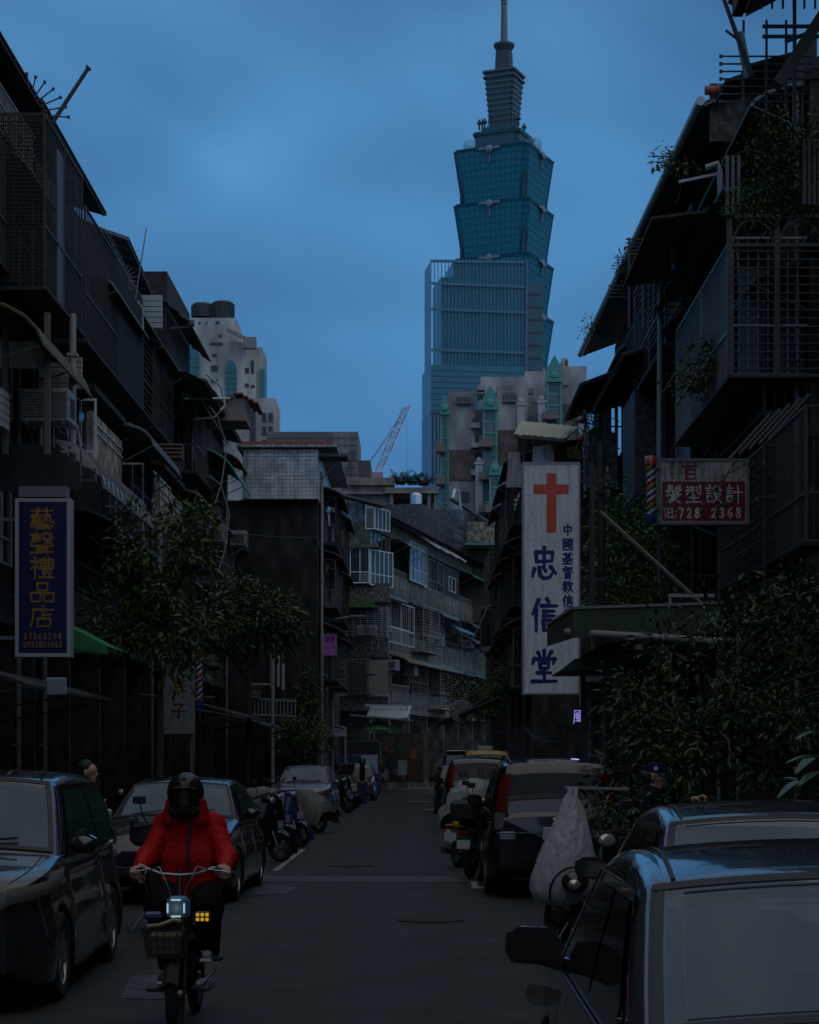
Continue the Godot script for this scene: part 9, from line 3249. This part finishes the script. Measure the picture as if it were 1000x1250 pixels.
	for i in 4:
		var row := PackedVector3Array()
		for k in 11:
			var t := lerpf(-1.15, 1.15, k / 10.0)
			row.append(cu * Vector3(sin(t) * 0.096, 0.006 - 0.012 * i * 0.6 - 0.018 * sin(t) * sin(t), cos(t) * 0.11 + i * 0.028 * cos(t * 0.8)))
		rows.append(row)
	mb.grid(rows, true); mb.grid(rows)
	var cap := obj("cap", mb, cloth_mat(0.012, 0.03, 0.11), o)
	mb = MB.new()
	mb.lathe([Vector2(0.001, 0.004), Vector2(0.02, 0.003), Vector2(0.022, 0)], Transform3D(Basis(Vector3.BACK, 1.35), c0 + Vector3(-0.1, 0.075, 0.03)), 12)
	obj("cap_badge", mb, mat(0.45, 0.3, 0.42, 0.6), cap)
	obj("hair", skin_net([[c0 + Vector3(-0.05, 0.0, -0.06), c0 + Vector3(0.05, 0.0, -0.06), 0.06, 0.06]], 0.01, 0.02), mat(0.01, 0.01, 0.01, 0.7), o)
	mb = MB.new()
	for s in [-1, 1]: mb.tube([c0 + Vector3(0.085 * s, 0.01, -0.02), c0 + Vector3(0.075 * s, 0.01, 0.09)], 0.003, -1, 5)
	obj("spectacles", mb, mat(0.3, 0.3, 0.3, 0.3, 0.5), o)
	# ---- a passer-by mostly hidden behind the people carrier
	var D0 := Vector3(-3.95, 0.0, -22.6)
	o = thing("person", "person almost hidden behind the left people carrier, face in profile", "person", D0, deg_to_rad(80))
	mb = skin_net(bb, 0.018, 0.05)
	join(mb, skin_net(head_bones(c0, Vector3.UP, Vector3.BACK), 0.009, 0.025))
	obj("body", mb, skin, o)
	obj("jacket", skin_net(bone, 0.018, 0.06), dark, o)
	obj("trousers", skin_net(mirror_bones([[Vector3(0.09, 0.88, 0), Vector3(0.1, 0.48, 0.02), 0.11, 0.085], [Vector3(0.1, 0.48, 0.02), Vector3(0.1, 0.1, 0), 0.085, 0.075]]), 0.018, 0.05), dark, o)
	obj("hair", skin_net([[c0 + Vector3(0, 0.06, -0.03), c0 + Vector3(0, -0.02, -0.05), 0.098, 0.08]], 0.012, 0.02), mat(0.01, 0.01, 0.01, 0.7), o)

# ---------------------------------------------------------------- street furniture, awnings, wires
func small_things() -> void:
	# green sheet awning over the right pavement
	var o := thing("sheet_awning", "dark green flat sheet awning with a grey pipe before the church sign", "awning", Vector3(3.2, 0, -26))
	var gm := mat(0.045, 0.09, 0.045, 0.6, 0, "grime", Vector3(1, 0.5, 1))
	var mb := MB.new()
	var d := 27.0
	var p := [at(700, 745, 25.5), at(880, 739, 25.5), at(880, 739, 31), at(668, 768, 29.5)]
	mb.quad(p[0], p[1], p[2], p[3])
	mb.quad(p[3] - Vector3(0, 0.07, 0), p[2] - Vector3(0, 0.07, 0), p[1] - Vector3(0, 0.07, 0), p[0] - Vector3(0, 0.07, 0))
	part("roof_sheet", mb, gm, o)
	mb = MB.new()
	mb.quad(p[0] + Vector3(0, -0.36, 0.01), p[1] + Vector3(0, -0.36, 0.01), p[1] + Vector3(0, 0.02, 0.01), p[0] + Vector3(0, 0.02, 0.01))
	mb.quad(p[3] + Vector3(0, -0.26, 0), p[0] + Vector3(0, -0.36, 0), p[0] + Vector3(0, 0.02, 0), p[3] + Vector3(0, 0.05, 0))
	part("valance", mb, gm, o)
	mb = MB.new()
	mb.bar(p[0] + Vector3(0, 0.03, 0.02), p[1] + Vector3(0, 0.03, 0.02), 0.035)
	mb.bar(p[3] + Vector3(0, 0.06, 0.02), p[0] + Vector3(0, 0.03, 0.02), 0.035)
	part("edge_trim", mb, mat(0.2, 0.21, 0.2, 0.6), o)
	mb = MB.new()
	mb.tube([at(692, 772, 26), at(730, 774, 25.4), at(882, 783, 25.2)], 0.055, 0.05, 10)
	part("grey_pipe", mb, mat(0.2, 0.2, 0.19, 0.5), o)
	mb = MB.new()
	mb.prism(PackedVector2Array([Vector2(at(684, 815, 27).x, at(0, 818, 27).y), Vector2(at(770, 815, 27).x, at(0, 818, 27).y), Vector2(at(770, 0, 27).x, at(0, 786, 27).y), Vector2(at(735, 0, 27).x, at(0, 786, 27).y)]), 2.5, Transform3D(Basis(), Vector3(0, 0, -26.6)))
	part("lower_awning", mb, mat(0.02, 0.035, 0.025, 0.7), o)
	mb = MB.new()
	mb.quad(at(684, 818, 26.55), at(756, 818, 26.55), at(756, 804, 26.55), at(702, 804, 26.55))
	part("lower_valance", mb, mat(0.015, 0.09, 0.045, 0.6), o)
	mb = MB.new()
	for q in [[712, 818, 950, 28], [880, 760, 940, 26]]:
		mb = MB.new()
		mb.bar(at(q[0], q[1], q[3]), at(q[0], q[2], q[3]), 0.07)
		part("post", mb, mat(0.06, 0.06, 0.055, 0.7), o)
	# stay wires and posts about the salon sign
	mb = MB.new()
	mb.bar(at(733, 625, 33), at(862, 742, 30), 0.045)
	var st := obj("stay_bar", mb, mat(0.12, 0.11, 0.1, 0.6, 0.2))
	tag(st, "long slanting iron stay between the church sign and green awning", "stay")
	mb = MB.new()
	mb.tube([at(733, 540, 35), at(735, 760, 35)], 0.07, -1, 10)
	for y in [602, 700]: mb.bar(at(708, y, 34.6), at(740, y, 35), 0.05)
	tag(obj("sign_post", mb, mat(0.03, 0.03, 0.03, 0.6)), "dark upright post just right of the church sign", "post")
	mb = MB.new()
	mb.bar(at(816, 727, 27), at(872, 727, 27), 0.045)
	mb.bar(at(818, 727, 27), at(818, 742, 27), 0.03)
	tag(obj("hand_rail", mb, mat(0.3, 0.31, 0.31, 0.5)), "short pale rail standing on the green sheet awning", "rail")
	# two steel cylinders behind the off-roader
	for q in [[720, "ribbed grey steel cylinder under the green awning, nearer the lane"], [737, "ribbed grey steel cylinder under the green awning, by the hedge"]]:
		mb = MB.new()
		mb.lathe([Vector2(0.12, 0), Vector2(0.13, 0.02), Vector2(0.13, 1.25), Vector2(0.11, 1.3), Vector2(0.01, 1.31)], Transform3D(), 18)
		for k in 4: mb.lathe([Vector2(0.13, 0.2 + k * 0.28), Vector2(0.138, 0.22 + k * 0.28), Vector2(0.13, 0.24 + k * 0.28)], Transform3D(), 18)
		var c := obj("steel_cylinder", mb, mat(0.3, 0.32, 0.34, 0.35, 0.6, "grime"))
		c.position = at(q[0], 941, 29)
		c.position.y = 1.55
		tag(c, q[1], "cylinder", "steel cylinders under the green awning")
	var sh := thing("dark_cabinet", "dark cabinet carrying the two steel cylinders", "cabinet", Vector3(2.5, 0, -29.2))
	mb = MB.new()
	mb.cbox(Vector3(0.05, 0.84, 0), Vector3(1.0, 1.42, 0.6), 0.03)
	obj("cabinet_body", mb, mat(0.03, 0.03, 0.03, 0.7), sh)
	for k in 2:
		mb = MB.new()
		mb.cbox(Vector3(-0.19 + 0.48 * k, 0.84, 0.31), Vector3(0.45, 1.3, 0.02), 0.008)
		obj("door", mb, mat(0.04, 0.04, 0.04, 0.6), sh)
	# street lamp on the left
	var l := thing("street_lamp", "slim grey street lamp arching over the lane before the corner house", "street lamp", at(350, 960, 80) * Vector3(1, 0, 1))
	mb = MB.new()
	var x := at(350, 960, 80).x
	mb.tube([Vector3(x, 0, -80), Vector3(x, 6.0, -80), Vector3(x + 0.2, 6.8, -80), Vector3(x + 0.8, 7.1, -80), Vector3(x + 1.6, 7.3, -80), Vector3(x + 2.6, 7.45, -80)], 0.09, 0.05, 10)
	part("pole", mb, mat(0.22, 0.23, 0.24, 0.5, 0.4), l)
	mb = MB.new()
	mb.cbox(Vector3(x + 2.9, 7.45, -80), Vector3(0.7, 0.12, 0.28), 0.04)
	part("lamp_head", mb, mat(0.1, 0.1, 0.1, 0.5), l)
	l = thing("street_lamp", "small dark bracket lamp on the corner house's lattice wall", "street lamp", at(452, 823, 97))
	mb = MB.new()
	mb.bar(at(446, 826, 98), at(452, 824, 97), 0.05)
	part("arm", mb, mat(0.05, 0.05, 0.05, 0.6), l)
	mb = MB.new()
	mb.cbox(at(454, 823, 97), Vector3(0.42, 0.12, 0.25), 0.04)
	part("lamp_head", mb, mat(0.04, 0.04, 0.04, 0.6), l)
	# posts of the left pavement
	for q in [[195, 640, 44, "tall grey service pole in the left street tree", 0.06], [333, 780, 74, "white down-post beside the street lamp", 0.07]]:
		mb = MB.new()
		var b := at(q[0], q[1], q[2])
		mb.tube([Vector3(b.x, 0.1, b.z), b], q[4], -1, 10)
		for k in 3: mb.lathe([Vector2(q[4], 0), Vector2(q[4] + 0.02, 0.02), Vector2(q[4], 0.08)], Transform3D(Basis(), Vector3(b.x, b.y * (0.3 + 0.25 * k), b.z)), 10)
		tag(obj("service_pole", mb, mat(0.26, 0.27, 0.27, 0.6)), q[3], "pole")
	# round sign and cable bundle where the lane bends
	var rs := thing("round_sign", "weathered grey round sign hung among leaves at the bend", "sign", at(564, 871, 64))
	mb = MB.new()
	mb.lathe([Vector2(0.01, 0.03), Vector2(0.36, 0.03), Vector2(0.4, 0.0), Vector2(0.36, -0.03), Vector2(0.01, -0.03)], Transform3D(Basis(Vector3.RIGHT, PI / 2), at(564, 869, 64)), 28)
	part("disc", mb, mat(0.3, 0.31, 0.31, 0.6, 0, "stain", Vector3.ONE * 1.5), rs)
	mb = MB.new()
	mb.tube([at(564, 869, 64.05), at(596, 850, 64.3)], 0.025, -1, 6)
	part("arm", mb, mat(0.06, 0.06, 0.06, 0.6), rs)
	mb = MB.new()
	mb.tube([at(538, 882, 70), at(556, 876, 65), at(580, 866, 62), at(612, 852, 60)], 0.11, 0.08, 8)
	tag(obj("cable_bundle", mb, mat(0.02, 0.02, 0.02, 0.7)), "thick sagging bundle of black cables passing the round sign", "cable")
	# wires over the lane
	for q in [[[[130, 640, 45], [300, 652, 60], [420, 652, 80], [640, 663, 70], [735, 605, 36]], 0.022, "long thin wire crossing the whole lane before the corner house"], [[[85, 600, 36], [110, 655, 37], [150, 667, 40], [200, 672, 44]], 0.02, "drooping wire from the purple sign into the tree"], [[[190, 672, 44], [235, 640, 47], [270, 630, 52]], 0.06, "rising black cable over the left street tree"], [[[600, 890, 60], [640, 888, 50], [680, 905, 40], [700, 880, 34]], 0.02, "slack wire below the church sign"]]:
		mb = MB.new()
		var pts := []
		var cp: Array = q[0]
		for k in cp.size() - 1:
			for j in 6:
				var a := at(cp[k][0], cp[k][1], cp[k][2])
				var b := at(cp[k + 1][0], cp[k + 1][1], cp[k + 1][2])
				pts.append(a.lerp(b, j / 6.0) + Vector3(0, -0.12 * sin(j / 6.0 * PI), 0))
		pts.append(at(cp[-1][0], cp[-1][1], cp[-1][2]))
		mb.tube(pts, q[1] * 0.5, -1, 6)
		tag(obj("overhead_wire", mb, mat(0.015, 0.015, 0.015, 0.6)), q[2], "wire")
	# aerials
	var ae := thing("roof_aerial", "fan of thin roof spikes on the nearest left roof", "aerial", at(45, 130, 37))
	mb = MB.new()
	for k in 7:
		var a := lerpf(2.0, -0.1, k / 6.0)
		mb.bar(at(36 + k * 3, 108 + k * 5.5, 37), at(36 + k * 3, 108 + k * 5.5, 37) + Vector3(cos(a) * 0.36 + 0.1, sin(a) * 0.3, 0), 0.022)
		mb.box(at(36 + k * 3, 108 + k * 5.5, 37) + Vector3(cos(a) * 0.36 + 0.1, sin(a) * 0.3, 0), Vector3.ONE * 0.05)
	part("spike", mb, mat(0.06, 0.06, 0.06, 0.6), ae).set_meta("kind", "stuff")
	mb = MB.new()
	mb.tube([at(64, 150, 38), at(108, 83, 38)], 0.045, 0.04, 8)
	mb.bar(at(107, 84, 38), at(109, 82, 38), 0.1)
	tag(obj("roof_pole", mb, mat(0.06, 0.05, 0.045, 0.7)), "thick dark pole leaning out over the nearest left eave", "pole")
	mb = MB.new()
	mb.tube([at(165, 365, 47), at(179, 278, 47)], 0.02, 0.012, 6)
	tag(obj("roof_pole", mb, mat(0.2, 0.2, 0.2, 0.6)), "lean thin aerial pole behind the second left roof", "aerial")
	mb = MB.new()
	mb.tube([at(918, 94, 29.5), at(882, -6, 29.5)], 0.045, 0.03, 8)
	mb.tube([at(903, 50, 29.5), at(886, 37, 29.5)], 0.02, -1, 6)
	tag(obj("roof_pole", mb, mat(0.05, 0.05, 0.05, 0.7)), "dark pole leaning against the sky by the right pergola", "pole")
	for q in [[[[150, 392, 48], [166, 372, 48], [160, 385, 48]], "a"]]:
		var fan_ := thing("roof_aerial", "fan of pale wire spikes under the second left eave", "aerial", at(150, 350, 47))
		mb = MB.new()
		for k in 8:
			var a := lerpf(1.3, -0.7, k / 7.0)
			mb.bar(at(146, 342, 46.5), at(146, 342, 46.5) + Vector3(cos(a) * 0.42, sin(a) * 0.4, 0.1), 0.014)
		part("spike", mb, mat(0.35, 0.35, 0.33, 0.5), fan_).set_meta("kind", "stuff")
	# low awnings, railings and stalls of the left pavement, barely lit
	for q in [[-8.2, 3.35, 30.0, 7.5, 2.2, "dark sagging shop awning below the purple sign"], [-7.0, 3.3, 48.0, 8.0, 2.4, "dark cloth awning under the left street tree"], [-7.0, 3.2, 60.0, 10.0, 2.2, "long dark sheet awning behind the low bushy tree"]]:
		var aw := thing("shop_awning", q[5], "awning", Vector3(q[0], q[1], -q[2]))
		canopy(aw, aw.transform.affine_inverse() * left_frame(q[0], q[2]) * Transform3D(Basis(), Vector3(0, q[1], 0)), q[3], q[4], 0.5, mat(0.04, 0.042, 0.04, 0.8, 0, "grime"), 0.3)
	mb = MB.new()
	mb.cbox(Vector3.ZERO, Vector3(0.32, 0.28, 0.06), 0.02)
	var nb := obj("notice_plate", mb, mat(0.2, 0.25, 0.28, 0.5))
	nb.position = at(69, 838, 31)
	tag(nb, "small pale plate on the dark shopfront under the purple sign", "plate")
	# terrace railing and pale canopy edge by the street lamp
	var tr := thing("terrace", "low roof terrace with a rail and ochre lamp box left of the street lamp", "terrace", Vector3(-5.5, 3.2, -76))
	mb = MB.new()
	for k in 14: mb.bar(at(302 + k * 4.5, 852, 74), at(302 + k * 4.5, 872, 74), 0.03)
	mb.bar(at(302, 852, 74), at(362, 856, 74), 0.05)
	mb.bar(at(302, 872, 74), at(362, 874, 74), 0.06)
	part("railing", mb, mat(0.25, 0.26, 0.26, 0.5), tr)
	mb = MB.new()
	mb.box(at(320, 878, 75), Vector3(2.6, 0.25, 2.0))
	part("deck", mb, mat(0.06, 0.06, 0.055, 0.8, 0, "grime"), tr)
	mb = MB.new()
	mb.cbox(at(316, 836, 74), Vector3(0.8, 0.1, 0.5), 0.02)
	for k in 5: mb.box(at(312, 839 + k * 3, 74), Vector3(0.4, 0.05, 0.3))
	part("louvre_box", mb, mat(0.24, 0.19, 0.14, 0.7), tr)
	for q in [[332, 788, 838], [340, 800, 838], [346, 810, 842]]:
		mb = MB.new()
		mb.bar(at(q[0], q[1], 76), at(q[0], q[2], 76), 0.1)
		part("window_post", mb, mat(0.36, 0.37, 0.37, 0.6), tr)
	# pale bin behind the people carrier
	mb = MB.new()
	mb.lathe([Vector2(0.12, 0), Vector2(0.15, 1.18), Vector2(0.16, 1.22), Vector2(0.14, 1.24), Vector2(0.01, 1.24)], Transform3D(), 16)
	var dr := obj("plastic_bin", mb, mat(0.35, 0.38, 0.4, 0.5))
	dr.position = Vector3(-3.22, 0.0, -19.2)
	tag(dr, "tall white plastic bin standing behind the left people carrier", "bin")
